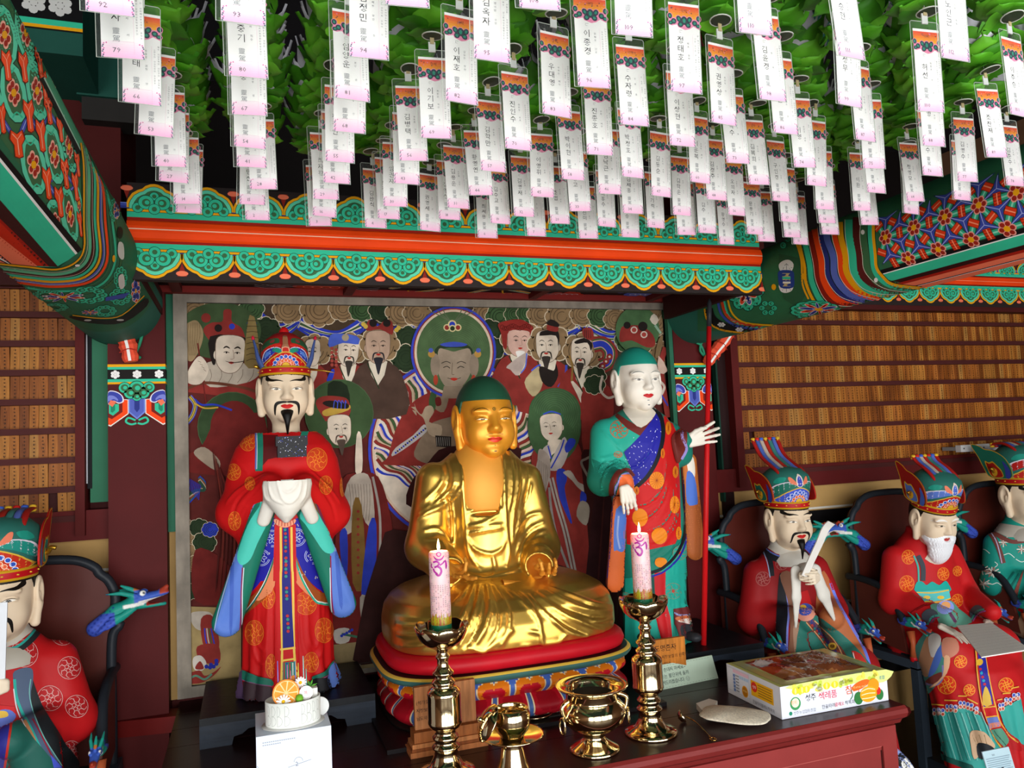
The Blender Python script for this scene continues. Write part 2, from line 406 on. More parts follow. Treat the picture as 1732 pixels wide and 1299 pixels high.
def UYF(Yd): return lambda px,py,dy=0.: uY(px,py,Yd+dy)
def rows(Yd,R,phi=0):
    """silhouette rows measured in the photo (y, x-left, x-right, depth radius, depth offset) -> loft table in metres"""
    T=[]
    for r in R:
        py,xl,xr,ry=r[:4]; cy=r[4] if len(r)>4 else 0.
        a=uY(xl,py,Yd+cy);b=uY(xr,py,Yd+cy); hw=(b[0]-a[0])/2; cx=(a[0]+b[0])/2; t=cx/(Yd+cy); hw=math.sqrt(max(hw*hw-(ry*t)**2,(hw*.55)**2))
        T.append((uY((xl+xr)/2,py,Yd+cy)[2],cx,Yd+cy,hw,ry))
    return T
class Sc:
    """a carved piece: surface arrays plus painted areas laid on it"""
    def __init__(s,fn,lo,hi,h,color='#888888'):
        s.V,s.Q=nets(fn,lo,hi,h); s.c=color; s.D=[]; s._b=None
    def bvh(s):
        if s._b is None: s._b=BVHTree.FromPolygons(s.V.tolist(),s.Q.tolist())
        return s._b
    def paint(s,cv,maxlen=3.,off=5e-4,eps=6e-5,jump=.03,mode='cast',**k):
        f=cast_map(s.bvh(),**k) if mode=='cast' else front_map(s.bvh(),**k)
        A=cv.arrays(f,eps,off,maxlen,jump)
        if A is not None: s.D.append(A)
        return s
    def build(s,name,m,parent=None,mtx=None,label=None):
        V=[s.V];Fc=[tuple(q) for q in s.Q.tolist()]; n=len(s.V)
        if callable(s.c):
            vc=s.c(s.V); C=[vc[s.Q].mean(1)]
        else: C=[np.tile(lin(s.c),(len(s.Q),1))]
        for A in s.D: V.append(A[0]);Fc+=[tuple(x) for x in (A[1]+n).tolist()];C.append(A[2]);n+=len(A[0])
        V=np.vstack(V)
        if mtx is not None: m4=np.array(mtx); V=V@m4[:3,:3].T+m4[:3,3]
        o=meshobj(name,V,Fc,np.vstack(C),m,None,True,label)
        if parent is not None: o.parent=parent; o.matrix_parent_inverse=parent.matrix_world.inverted()
        return o
def carve(fn,lo,hi,lines,h0=.007,k=.005,bv=None):
    """re-cut fn with ridges (+) and grooves (-) that follow lines seen in the photo"""
    if bv is None:
        V,Q=nets(fn,lo,hi,h0); bv=BVHTree.FromPolygons(V.tolist(),Q.tolist())
    O=Vector(EYE); L=[]
    for pts,r,sg in lines:
        P=[]
        for x,y in catmull(pts,4):
            d=Vector(ray(x,y)); h,n,_,_=bv.ray_cast(O,d.normalized())
            if h is not None and (not P or (h-Vector(P[-1])).length<.09): P.append(np.array(h)-np.array(d.normalized())*(0.0 if sg>0 else 0.0))
        if len(P)>1:
            m=len(P); L.append((np.array(P),r*np.maximum(.35,np.sin(np.linspace(.15,math.pi-.15,m))**.5),sg))
    def g(P):
        d=fn(P)
        for pts,r,sg in L:
            e=dist_line(P,pts,r); d=smin(d,e,k) if sg>0 else smax(d,-e,k)
        return d
    return g
def hand_fn(o,X,Y,Z,s,curl,thumb=(.3,.3,.3),spread=.06,tdir=(.55,.75,.25)):
    """palm with five fingers. X to the fingertips, Y to the thumb side, Z where the palm faces; curl per finger in radians"""
    o=np.asarray(o,float); X=np.asarray(X,float);X/=np.linalg.norm(X); Z=np.asarray(Z,float);Z=Z-X*(Z@X);Z/=np.linalg.norm(Z); Y_=np.cross(Z,X); Y=Y_ if Y_@np.asarray(Y,float)>0 else -Y_
    caps=[];Ls=[(.042,.027,.021),(.047,.030,.022),(.043,.028,.021),(.034,.021,.018)]
    for i in range(4):
        k=X*(.088-.004*abs(i-1))+Y*(.031-.0205*i); caps.append((X*.01+Y*(.016-.011*i),k,.0155,.0125))
        a=0;p=k;r=.0102-.0006*i; sp=(1.5-i)*spread
        for j in range(3):
            a+=curl[i][j] if hasattr(curl[i],'__len__') else curl[i]
            d=X*math.cos(a)*math.cos(sp)+Y*math.sin(sp)+Z*math.sin(a); q=p+d*Ls[i][j]; caps.append((p,q,r,r*.9)); p=q; r*=.92
    p=X*.028+Y*.026; t=np.array(tdir,float); d=X*t[0]+Y*t[1]+Z*t[2]; d/=np.linalg.norm(d); r=.0135; caps.append((X*.01+Y*.01,p,.016,.015))
    for j,L in enumerate((.036,.030,.024)):
        q=p+d*L; caps.append((p,q,r,r*.88)); p=q;r*=.88; d=d+X*.25*thumb[j]*1.0-Y*thumb[j]*.8+Z*thumb[j]*.4; d/=np.linalg.norm(d)
    C=[(o+a*s,o+b*s,ra*s,rb*s) for a,b,ra,rb in caps]
    def f(P):
        d=None
        for a,b,ra,rb in C:
            e=dist_cap(P,a,b,ra,rb); d=e if d is None else smin(d,e,.0028*s*2)
        return d
    pts=np.array([c[0] for c in C]+[c[1] for c in C]); f.lo=pts.min(0)-.02*s-.004; f.hi=pts.max(0)+.02*s+.004
    return f
# ---------------- heads, carved in their own frame (face to -Y, 1 unit = face half width .062 at s=1)
def head_fn(neck=.14,ear=1.):
    def f(P):
        d=dist_ell(P,(0,.012,.022),(.066,.080,.085))
        d=smin(d,dist_ell(P,(0,.0,-.035),(.056,.064,.060)),.03)
        for s in (-1,1):
            d=smin(d,dist_ell(P,(s*.030,-.036,-.028),(.027,.026,.034)),.018)
            d=smin(d,dist_ell(P,(s*.027,-.055,.024),(.023,.010,.007)),.012)
            d=smax(d,-dist_ell(P,(s*.027,-.077,.008),(.016,.010,.007)),.012)
            d=smin(d,dist_ell(P,(s*.027,-.0545,.006),(.0165,.0105,.0075)),.004)
            d=smin(d,dist_ell(P,(s*.0095,-.068,-.0195),(.0075,.008,.0065)),.004)
        d=smin(d,dist_cap(P,(0,-.060,.020),(0,-.0755,-.016),.0065,.0098),.010)
        d=smin(d,dist_ell(P,(0,-.062,-.0385),(.018,.0085,.0048)),.005); d=smin(d,dist_ell(P,(0,-.0605,-.0475),(.014,.0085,.0048)),.005)
        d=smin(d,dist_ell(P,(0,-.048,-.070),(.020,.018,.016)),.014)
        d=smin(d,dist_cap(P,(0,.014,-.06),(0,.022,-.06-neck),.037,.040),.012)
        for s in (-1,1):
            e=dist_ell(P,(s*.0715,.014,.006),(.0095,.024,.038)); e=smin(e,dist_cap(P,(s*.070,.004,-.02),(s*.066,.0,-.058),.0095,.0105),.010)
            e=smax(e,-dist_ell(P,(s*.083,.004,.010),(.012,.013,.025)),.003); e=smin(e,dist_ell(P,(s*.074,.002,-.002),(.004,.005,.013)),.003)
            d=smin(d,e,.005)
        return d
    return f
HEADS={}
def head_base(h=.0021):
    if 'h' not in HEADS: HEADS['h']=nets(head_fn(),(-.095,-.105,-.22),(.095,.11,.125),h)
    return HEADS['h']
def hmtx(c,s=1.,yaw=0.,pitch=0.,roll=0.):
    return Matrix.Translation(Vector([float(x) for x in c]))@Matrix.Rotation(yaw,4,'Z')@Matrix.Rotation(pitch,4,'X')@Matrix.Rotation(roll,4,'Y')@Matrix.Scale(s,4)
def head(parent,c,s,yaw,skin,m,paintf,pitch=0.,name='head'):
    V,Q=head_base(); S_=Sc.__new__(Sc); S_.V,S_.Q,S_.c,S_.D,S_._b=V,Q,skin,[],None
    cv=Canvas(); paintf(cv); S_.paint(cv,maxlen=.0022,off=2.5e-4,eps=3e-5,jump=.02,mode='front',y0=-.4)
    M_=hmtx(c,s,yaw,pitch); return S_.build(name,m,parent,M_),M_
def eyes(cv,w='#f4f0e6',lid='#2a1d18',narrow=1.,look=0.):
    for s in (-1,1):
        cv.poly([(s*.040,.0055),(s*.030,.0085*narrow),(s*.018,.006),(s*.013,.003),(s*.020,.0028),(s*.032,.0035)],w,3); cv.ell(s*.027+look,.0052,.0058,.0028,'#15100e',10)
        cv.line([(s*.043,.006),(s*.034,.0092),(s*.024,.0088),(s*.012,.0032)],.0011,lid,4,taper=True); cv.line([(s*.041,.012),(s*.032,.0155),(s*.020,.0145)],.0007,'#8d7868',4,taper=True)
def lips(cv,c='#c41d1a',w=1.):
    cv.poly([(-.017*w,-.0415),(-.007,-.0372),(0,-.0388),(.007,-.0372),(.017*w,-.0415),(.008,-.0480),(0,-.0495),(-.008,-.0480)],c,3); cv.line([(-.017*w,-.0418),(0,-.0428),(.017*w,-.0418)],.0007,'#6c0d0c',3)
def king_paint(brow=1.,must='#17130f',lip='#c41d1a',sc=1.):
    def f(cv):
        for s in (-1,1):
            cv.poly([(s*.008,.0255),(s*.014,.029),(s*.026,.0318),(s*.040,.034*1),(s*.050,.0445),(s*.0535,.040),(s*.053,.0315),(s*.040,.0262),(s*.026,.0275),(s*.014,.0265)] if brow else [(s*.01,.026),(s*.03,.034),(s*.048,.028),(s*.03,.031)],must,3)
        eyes(cv); lips(cv,lip)
        for s in (-1,1):
            cv.poly([(s*.001,-.0290),(s*.014,-.0280),(s*.027,-.0300),(s*.034,-.040),(s*.0335,-.060),(s*.030,-.066),(s*.0285,-.048),(s*.024,-.0385),(s*.012,-.0345),(s*.001,-.0335)],must,3)
        cv.ell(0,-.0555,.0085,.0012,'#2a211c',10)
    return f
# ================================================================ THE HALL
WY=2.56; CEIL=3.35
def struct(name,mb,m,label=None,parent=None):
    o=mb.build(name,m if isinstance(m,str) else m,parent); 
    if parent is None: setp(o,label,kind='structure')
    return o
b=MB(); b.box((-2.3,-1.9,-.06),(4.3,2.75,0),'#4a3020'); struct('floor',b,'darkwood','dark wooden floor of the hall')
b=MB(); b.box((-2.3,-1.9,CEIL),(4.3,3.75,CEIL+.08),'#141011')
for k in range(14): b.box((-2.3,-1.8+k*.33,CEIL-.1),(4.3,-1.72+k*.33,CEIL),'#1d4a40')
struct('ceiling',b,'paint','dark ceiling with green rafters')
b=MB(); b.box((-2.3,WY,0),(4.3,WY+.08,2.33),'#4a1514'); b.box((-2.3,3.7,0),(4.3,3.78,CEIL),'#120c0b'); struct('wall_back',b,'paint','dark red wooden wall behind the altar')  # recess above the canopy added to stay unlit, its far wall near-black
b=MB(); b.box((-2.38,-1.9,0),(-2.3,3.78,CEIL),'#6a4a34'); struct('wall_left',b,'paint','side wall of the hall')
b=MB(); b.box((4.3,-1.9,0),(4.38,3.78,CEIL),'#6a4a34'); struct('wall_right',b,'paint','side wall of the hall')
b=MB(); xs=[-2.3]+[v for d in DOORS for v in d]+[4.3]
for i in range(0,len(xs),2): b.box((xs[i],-1.9,0),(xs[i+1],-1.8,2.5),'#5a1a16')
b.box((-2.3,-1.9,2.5),(4.3,-1.8,CEIL),'#5a1a16'); b.box((-2.3,-1.9,0),(4.3,-1.82,.22),'#5a1a16')
struct('wall_front',b,'paint','front wall with open doorways to the daylight')
# mullions of the open lattice doors
for i,(x0,x1) in enumerate(DOORS):
    b=MB()
    for k in range(1,4):
        x=x0+(x1-x0)*k/4; b.box((x-.022,-1.74,.22),(x+.022,-1.70,2.5),'#3b1512')
    b.box((x0,-1.74,.95),(x1,-1.70,1.0),'#3b1512'); struct('door_%d'%(i+1),b,'paint','wooden doorway open to daylight')
# ---------------- wall timber behind the thrones
def beam_x(name,x0,x1,y0,y1,z0,z1,c,label,m='paint'):
    b=MB(); b.box((x0,y0,z0),(x1,y1,z1),c); return struct(name,b,m,label)
LX0,LX1=-1.6,-.432   # left bay
RX0,RX1=1.745,4.2    # right bay
for nm,x0,x1 in (('left',LX0,-.37),('right',1.66,RX1)):
    beam_x('wall_rail_'+nm,x0,x1,2.49,2.558,1.385,1.47,'#5a1717','dark red rail under the wooden tablets')
    b=MB(); b.box((x0,2.53,.45),(x1,2.559,1.385),'#c29a5e')
    for z in (1.235,.86,.62): b.box((x0,2.515,z),(x1,2.53,z+.05),'#0d0b0c')
    for z in (1.29,.915): b.box((x0,2.525,z),(x1,2.531,z+.008),'#e8e2d6')
    struct('wall_panel_'+nm,b,'paint','ochre lower wall panel with black bands')
b=MB(); b.box((-.225,2.53,.9),(-.20,2.559,1.39),'#c29a5e'); b.box((-.225,2.50,1.39),(-.20,2.559,2.1),'#2d6a50'); struct('trim_1',b,'paint','narrow green and ochre strip beside the left column')
b=MB(); b.box((1.474,2.46,1.1),(1.492,2.55,2.12),'#2d6a50'); b.box((1.466,2.505,1.1),(1.474,2.55,2.12),'#17382c'); struct('trim_2',b,'paint','narrow green strip beside the right column')
b=MB(); b.box((-.425,2.50,1.49),(-.372,2.555,2.1),'#2f6b4f'); b.box((-.432,2.497,1.53),(-.420,2.50,2.1),'#0f0f12'); b.box((-.4345,2.496,1.545),(-.431,2.4985,2.02),'#c9ccd2'); b.box((-.458,2.47,1.40),(-.434,2.555,2.15),'#551513')
struct('trim_3',b,'paint','green frame with black and white lines left of the left column')
b=MB(); b.box((1.745,2.47,1.40),(1.777,2.555,2.12),'#551513'); b.box((1.70,2.51,1.2),(1.745,2.555,2.12),'#240c0c'); b.box((1.69,2.495,1.35),(1.697,2.52,2.1),'#12382c')
struct('trim_4',b,'paint','dark red jamb of the right tablet panel')
# ---------------- side platforms for the thrones
for nm,x0,x1 in (('left',-1.9,-.40),('right',1.66,4.1)):
    b=MB(); b.box((x0,1.62,.40),(x1,2.53,.45),'#2b1512'); b.box((x0,1.66,0),(x1,1.70,.40),'#6e2422'); struct('platform_'+nm,b,'darkwood','low dark wooden platform carrying the seated statues')
# ================================================================ columns with painted capitals
def flower7(cv,x,y,r,c='#f4f2ee'):
    for k in range(6): a=k*math.pi/3+.5; cv.circ(x+r*.62*math.cos(a),y+r*.62*math.sin(a),r*.36,c,9)
    cv.circ(x,y,r*.3,c,9)
def cloud(cv,pts,c1=MINT,c2=OLIVE):
    z=cv.z
    for x,y,r in pts:
        cv.z=z; cv.circ(x,y,r*1.1,DKG,16); cv.circ(x,y,r,c1,16); cv.circ(x,y,r*.66,c2,14); cv.circ(x+r*.1,y,r*.36,c1,10)
    cv.z=z+4
def capital(cv):
    # units: half column width =1, v downward from the top line
    R=cv.rect
    R(-1,.0,1,.1,YEL);R(-1,.1,1,.2,MINT);R(-1,.2,1,.57,INK);R(-1,.57,1,.68,MINT);R(-1,.68,1,.76,YEL)
    for x in (-.74,.01,.78): flower7(cv,x,.39,.17)
    z=cv.z
    for s in (-1,1):
        cv.z=z
        # orange chevron with a green hexagon
        def q(p): return [(s*a,b_) for a,b_ in p]
        cv.poly(q([(.98,1.3),(.29,1.35),(.29,1.9),(.9,2.36),(.98,2.33)]),'#f4ece0')
        cv.poly(q([(.98,1.32),(.32,1.37),(.32,1.88),(.9,2.31),(.98,2.28)]),ORG)
        cv.poly(q([(.98,1.42),(.5,1.45),(.5,1.82),(.86,2.08),(.98,2.02)]),'#7a1a12')
        cv.poly(q([(.96,1.5),(.62,1.52),(.62,1.78),(.82,1.95),(.96,1.86)]),MINT)
        cv.poly(q([(.9,1.5),(.75,1.52),(.75,1.75),(.84,1.84),(.9,1.8)]),'#1f8a6a')
        cv.poly(q([(.98,1.04),(.72,1.03),(.5,1.2),(.45,1.42),(.62,1.5),(.8,1.42),(.98,1.52)]),'#e8e4ee',3)
        cv.poly(q([(.98,1.07),(.74,1.06),(.54,1.2),(.5,1.4),(.62,1.46),(.8,1.38),(.98,1.48)]),'#3a45a8',3)
        cv.poly(q([(.98,1.2),(.8,1.2),(.66,1.32),(.66,1.4),(.8,1.32),(.98,1.4)]),'#7d86d6',3)
        cv.poly(q([(.7,1.42),(.9,1.36),(.98,1.5),(.84,1.62)]),SALM)
    cv.z=z+12
    cv.poly([(-.29,1.32),(.29,1.32),(.29,1.85),(0,2.12),(-.29,1.85)],BLUEL)
    cv.poly([(-.24,1.32),(.24,1.32),(.24,1.82),(0,2.05),(-.24,1.82)],'#5563bd')
    cv.poly([(-.09,1.32),(.09,1.32),(.09,1.72),(0,1.85),(-.09,1.72)],'#2b3687')
    for s in (-1,1): cv.line([(s*.05,2.15),(s*.3,2.05),(s*.38,2.2),(s*.2,2.3),(s*.02,2.26)],.07,MINT,4)
    z=cv.z
    cloud(cv,[(-.42,.9,.2),(.42,.9,.2),(-.22,1.1,.22),(.22,1.1,.22),(0,1.25,.16),(0,.92,.26)])
def column(name,xc,label):
    b=MB(); hw=.076; b.box((xc-hw,2.46,.40),(xc+hw,2.6,2.3),'#4f1414')
    zt=1.6-(1.6-float(uY(229,616,2.46)[2])) if xc<0 else float(uY(1187,614,2.46)[2])
    cv=Canvas(); cv.push(0,0,0,hw,hw); capital(cv)
    # the same band wraps a little on the side faces
    bb=MB(); bb.join(b)
    for s,(z0,z1,c) in enumerate([(0,.1,YEL),(.1,.2,MINT),(.2,.57,INK),(.57,.68,MINT),(.68,.76,YEL),(.76,1.3,'#1c5a47'),(1.3,2.0,'#2b3f8a')]):
        for sx in (-1,1): bb.box((xc+sx*hw-.0006,2.46,zt-z1*hw),(xc+sx*hw+.0006,2.55,zt-z0*hw),c)
    o=cv.build(name,plane_map((xc,2.4595,zt),(1,0,0),(0,0,-1)),'paint',base=bb)
    o['label']=label; o['kind']='structure'
    # plane_map normal is +Y for this handedness: flip handled below
    return o
_pm=plane_map
def plane_map(o,ux,uy,flip=False):
    f=_pm(o,ux,uy)
    o_=np.asarray(o,float);n=np.cross(ux,uy);n=n/np.linalg.norm(n)
    if flip: n=-n
    return lambda v:(o_+v[:,:1]*np.asarray(ux,float)+v[:,1:2]*np.asarray(uy,float),np.tile(n,(len(v),1)))
def front(x,y,z,s=1,down=True):   # sheet facing the room (-Y): u right, v down or up
    return plane_map((x,y,z),(s,0,0),(0,0,-s if down else s),flip=down)
def column(name,xc,label):
    b=MB(); hw=.076; b.box((xc-hw,2.46,.40),(xc+hw,2.6,2.3),'#54201c' if 0 else '#521414')
    zt=float(uY(229,616,2.46)[2]) if xc<0 else float(uY(1187,614,2.46)[2])
    for z0,z1,c in [(0,.1,YEL),(.1,.2,MINT),(.2,.57,INK),(.57,.68,MINT),(.68,.76,YEL),(.76,1.3,'#1c5a47'),(1.3,2.0,'#2b3f8a')]:
        for sx in (-1,1): b.box((xc+sx*hw-.0006,2.462,zt-z1*hw),(xc+sx*hw+.0006,2.55,zt-z0*hw),c)
    cv=Canvas(); capital(cv)
    o=cv.build(name,front(xc,2.4598,zt,hw),'paint',base=b); o['label']=label; o['kind']='structure'; return o,zt
XL,XR=-.297,1.566
cl,ZCL=column('column_left',XL,'dark red column left of the altar with painted capital band')
crr,ZCR=column('column_right',XR,'dark red column right of the altar with painted capital band')
# carved brackets (red and white cloud-edged) above the capitals, under the beam ends
def bracket(name,pts,widths,y,label,parent):
    b=MB(); P=catmull(pts,5); 
    n=len(P); b.tube([(p[0],y,p[1]) for p in P],[w*(1+.10*math.sin(i*2.0)) for i,w in enumerate(np.interp(np.linspace(0,1,n),np.linspace(0,1,len(widths)),widths))],'#f0573a',10,flat=1)
    cv=Canvas()
    cv.line([(p[0],p[1]) for p in P],.008,'#f4efe8')
    for k in range(2,n,5):
        t=P[min(k+1,n-1)]-P[k-1]; t/=np.linalg.norm(t); q=np.array([-t[1],t[0]]); w=widths[0]*.95
        cv.line([P[k]-q*w,P[k]-t*.008,P[k]+q*w],.003,'#a8200f',3)
    A=cv.arrays(plane_map((0,y-max(widths)-.002,0),(1,0,0),(0,0,1)))
    o=meshobj(name,np.vstack([np.concatenate(b.V),A[0]]),b.Fc+[tuple(f+len(b.V[0])) for f in A[1]],np.vstack([np.array(b.C),A[2]]),M('paint'),parent); o['label']=label; return o
cl2=[uY(x,y,2.43)[[0,2]] for x,y in [(210,548),(211,565),(217,585),(222,612)]]
bracket('bracket',cl2,[.024,.026,.024,.02],2.43,'red cloud-edged carved bracket with a white line',cl)
cr2=[uY(x,y,2.43)[[0,2]] for x,y in [(1233,563),(1222,580),(1208,597),(1196,614)]]
bracket('bracket',cr2,[.022,.024,.024,.02],2.43,'red cloud-edged carved bracket with a white line',crr)
for par,pp in ((cl,[(236,548),(240,565),(236,582),(230,598),(238,606)]),(crr,[(1214,570),(1190,576),(1184,592),(1192,602),(1186,585),(1178,580)])):
    b=MB(); P=[uY(x,y,2.445) for x,y in pp]; b.tube(catmull(P,5),.0045,'#2c8a66'); b.build('scroll','paint',par)
# ================================================================ shrine platform / offering table
b=MB(); TZ=.885; tx0,tx1,ty0,ty1=-.2,1.592,1.612,2.558
for k,(ya,yb) in enumerate([(ty0+.0,1.80),(1.80,1.95),(1.95,2.165),(2.165,2.30),(2.30,2.435),(2.435,ty1)]):
    b.box((tx0,ya+.0012,TZ-.03),(tx1 if k<2 else (1.515 if k<5 else 1.485),yb-.0012,TZ),['#2c1413','#2a1312','#271211','#2e1514','#2a1413','#2c1514'][k])
table=thing('offering_table','long dark red altar table with panelled front carrying the statues and offerings','table',(.7,ty0,0))
def under(o,par):   # keep world coordinates when parenting
    o.parent=par; o.matrix_parent_inverse=par.matrix_world.inverted(); return o
under(b.build('table_top','lacquer'),table)
b=MB(); 
prof=[(0,0),(-.008,-.006),(-.010,-.016),(-.004,-.028),(.012,-.038),(.02,-.05)]
v=[];f=[]
for x in (tx0,tx1):
    for dy,dz in prof: v.append((x,ty0+dy,TZ+dz))
k=len(prof); f=[(i,i+1,k+i+1,k+i) for i in range(k-1)]; b.add(v,f,'#7c2a28')
v=[]
for y in (ty0,1.95):
    for dy,dz in prof: v.append((tx1-dy*1.0,y+(dy if y==ty0 else 0),TZ+dz))
b.add(v,f,'#6e2423'); b.add([(tx0,ty0,TZ),(tx0,ty1,TZ),(tx0,ty1,TZ-.05),(tx0,ty0,TZ-.05)],[(0,1,2,3)],'#3a1514')
under(b.build('edge_moulding','satin',label='rounded red edge of the table top'),table)
b=MB(); yf=ty0+.02; b.box((tx0+.05,yf,.02),(tx1-.022,1.95,TZ-.031),'#8a3230'); b.box((tx0+.05,1.95,.02),(1.50,2.45,TZ-.031),'#8a3230')
under(b.build('cabinet_body','satin'),table)
def panel(x0,x1,z0,z1,nm='front_panel'):
    b=MB(); w=.045; y=yf
    for lo,hi in (((x0,y-.008,z1-w),(x1,y,z1)),((x0,y-.008,z0),(x1,y,z0+w)),((x0,y-.008,z0+w),(x0+w,y,z1-w)),((x1-w,y-.008,z0+w),(x1,y,z1-w))): b.box(lo,hi,'#8c3432')
    b.box((x0+w,y-.002,z0+w),(x1-w,y+.001,z1-w),'#8a3432'); 
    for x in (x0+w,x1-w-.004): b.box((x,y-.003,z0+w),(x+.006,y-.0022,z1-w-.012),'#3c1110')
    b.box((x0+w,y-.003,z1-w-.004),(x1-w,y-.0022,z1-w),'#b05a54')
    under(b.build(nm,'satin'),table)
panel(1.08,tx1-.024,.45,TZ-.05); panel(.5,1.08,.45,TZ-.05); panel(-.1,.5,.45,TZ-.05)
b=MB(); P=[(-.352,2.535),(-.352,2.45),(-.2,2.425),(-.2,2.5)]
b.prism([(x,y) for x,y in P],TZ-.045,TZ-.001,'#6a1412','xy'); under(b.build('corner_board','satin',label='short red board between table and left column'),table)
# ================================================================ big round beams (painted)
BR=.122; BZ=2.064; BXL,BXR=-.348,1.593
def beam_body(name,xc,label,near):
    b=MB(); n=72; ys=[-1.8,-.5]+list(np.linspace(.2,2.5,60)); v=[]
    for y in ys:
        for j in range(n): a=2*math.pi*j/n; v.append((xc+BR*math.cos(a),y,BZ+BR*math.sin(a)))
    f=[];c=[]
    for i in range(len(ys)-1):
        for j in range(n):
            f.append((i*n+j,i*n+(j+1)%n,(i+1)*n+(j+1)%n,(i+1)*n+j)); c.append('#2c6f5e' if ys[i]>2.19 else '#2c6b4b')
    f.append(tuple(range((len(ys)-1)*n,len(ys)*n))); c.append('#235a4c')
    b.add(v,f,c,True); return b
def cylmap(xc,sgn=1):
    """u = depth Y, v = angle in degrees"""
    def f(v):
        a=np.radians(v[:,1]); n=np.stack([np.cos(a),0*a,np.sin(a)],1); P=np.stack([xc+BR*np.cos(a),v[:,0],BZ+BR*np.sin(a)],1); return P,n
    return f
def castcyl(xc):
    def f(v):
        D=CF+CR*((v[:,:1]-CX)/F)-CU*((v[:,1:2]-CY)/F); q=np.array([-xc,1.6-BZ]); A=D[:,0]**2+D[:,2]**2; B=2*(q[0]*D[:,0]+q[1]*D[:,2]); C=q@q-BR*BR
        disc=B*B-4*A*C; ok=disc>0; t=(-B-np.sqrt(np.maximum(disc,0)))/2/A; P=EYE+D*t[:,None]; n=np.stack([P[:,0]-xc,0*t,P[:,2]-BZ],1)/BR
        return P,n,ok
    return f
# ---- right beam: star lattice field
def Rpt(x,y): return (1390+x/5,280+y/5)
cv=Canvas(); deg=180/math.pi/BR   # metres of arc -> degrees
def star_field(cv,y0,y1,a_lo,a_hi,ph=0):
    """lattice of flowers with blue three-pointed stars, drawn in metres (u along the beam, v arc)"""
    a=.084; q=.90; rows=range(-1,6)     # q squeezes the lattice a little across the beam
    cv.rect(y0,a_lo,y1,a_hi,'#2f6544')
    cen=[]
    for r in rows:
        v=a_lo+.0106+r*a*.866*q
        for k in range(-1,int((y1-y0)/a)+3): cen.append((y0+ph+(k+(r%2)*.5)*a,v))
    z=cv.z
    def inside(u,v,m=0): return y0-m<u<y1+m and a_lo-m<v<a_hi+m
    D=lambda g:(math.cos(math.radians(g)),math.sin(math.radians(g))*q)
    for u,v in cen:
        for ang in range(0,360,60):
            dx,dy=D(ang); e=(u+a*.5*dx,v+a*.5*dy)
            if inside(*e) and inside(u,v,.001):
                cv.z=z; cv.line([(u,v),(u+a*.5*dx,v+a*.5*dy)],.0150,DKG); cv.line([(u,v),(u+a*.5*dx,v+a*.5*dy)],.0130,'#2fae88'); cv.line([(u,v),(u+a*.5*dx,v+a*.5*dy)],.004,'#8be0c0')
    for u,v in cen:
        for ang in (30,90):
            dx,dy=D(ang); c0=(u+a*.577*dx,v+a*.577*dy)
            if inside(*c0,-.006):
                cv.z=z+8; rot=[ang+180,ang+60,ang-60]
                for sc,col in ((1.1,'#161d58'),(1,'#3a49a8')):
                    p=[]
                    for g in sorted(rot):
                        ex,ey=D(g); p.append((c0[0]+sc*.0375*ex,c0[1]+sc*.0375*ey)); ex,ey=D(g+60); p.append((c0[0]+sc*.0085*ex,c0[1]+sc*.0085*ey))
                    cv.poly(p,col)
                for g in rot: ex,ey=D(g); cv.line([c0,(c0[0]+.033*ex,c0[1]+.033*ey)],.0016,'#aab4ea')
    for u,v in cen:
        for ang in (0,60,120):
            dx,dy=D(ang); m=(u+a*.5*dx,v+a*.5*dy); px_,py_=-dy,dx
            if inside(*m,-.005):
                cv.z=z+14; Q=lambda s:[(m[0]+px_*t,m[1]+py_*t) for t in (-s,s)]; cv.line(Q(.0135),.0185,'#7a1208'); cv.line(Q(.0125),.0160,'#e03c16'); cv.line(Q(.012),.0026,'#ff9c74')
    for u,v in cen:
        if inside(u,v,-.006):
            cv.z=z+22
            for k in range(6): t=k*math.pi/3; cv.circ(u+.0125*math.cos(t),v+.0125*math.sin(t),.0076,'#f0a090',10)
            for k in range(6): t=k*math.pi/3; cv.circ(u+.0118*math.cos(t),v+.0118*math.sin(t),.0054,'#9c2418',9)
            cv.circ(u,v,.0070,YEL,12)
    cv.z=z+30
def sect(cv,f): f(cv)
def field_right():
    cv=Canvas(); star_field(cv,.75,1.495,-132*math.pi/180*BR,-100*math.pi/180*BR+0,0)
    return cv
arc=lambda d:math.radians(d)*BR
def to_deg(cv):   # metres of arc to degrees for cylmap
    cv.P=[(np.stack([v[:,0],v[:,1]/BR*180/math.pi],1),t,c,z) for v,t,c,z in cv.P]; return cv
body=beam_body('beam_right',BXR,'',0)
cv=Canvas(); 
# angles are measured so that larger v goes up the left side of the beam: use negative mapping (-v)
star_field(cv,.6,1.465,arc(141.5),arc(141.5)+arc(66),.029)
cv.P=[(np.stack([v[:,0],-v[:,1]/BR*180/math.pi],1),t,c,z) for v,t,c,z in cv.P]
A1=cv.arrays(cylmap(BXR),3e-5,3e-4,maxlen=3)
cv=Canvas()
def band(a0,a1,c,y0=.6,ye0=1.51,ye1=1.51):
    n=24; ta=np.linspace(0,1,n); 
    p=[(y0,-a0),(y0,-a1)]
    # slanted end
    cv.poly([(y0,-a0),(ye0,-a0),(ye1,-a1),(y0,-a1)],c)
band(142.5,137.3,'#101012',ye0=1.475,ye1=1.482);band(137.3,136,'#f2f2ee',ye0=1.482,ye1=1.482);band(136,123.7,MINT,ye0=1.480,ye1=1.478);band(123.7,117.5,'#34100e',ye0=1.478,ye1=1.478);band(117.5,113,'#a81d0c',ye0=1.478,ye1=1.476)
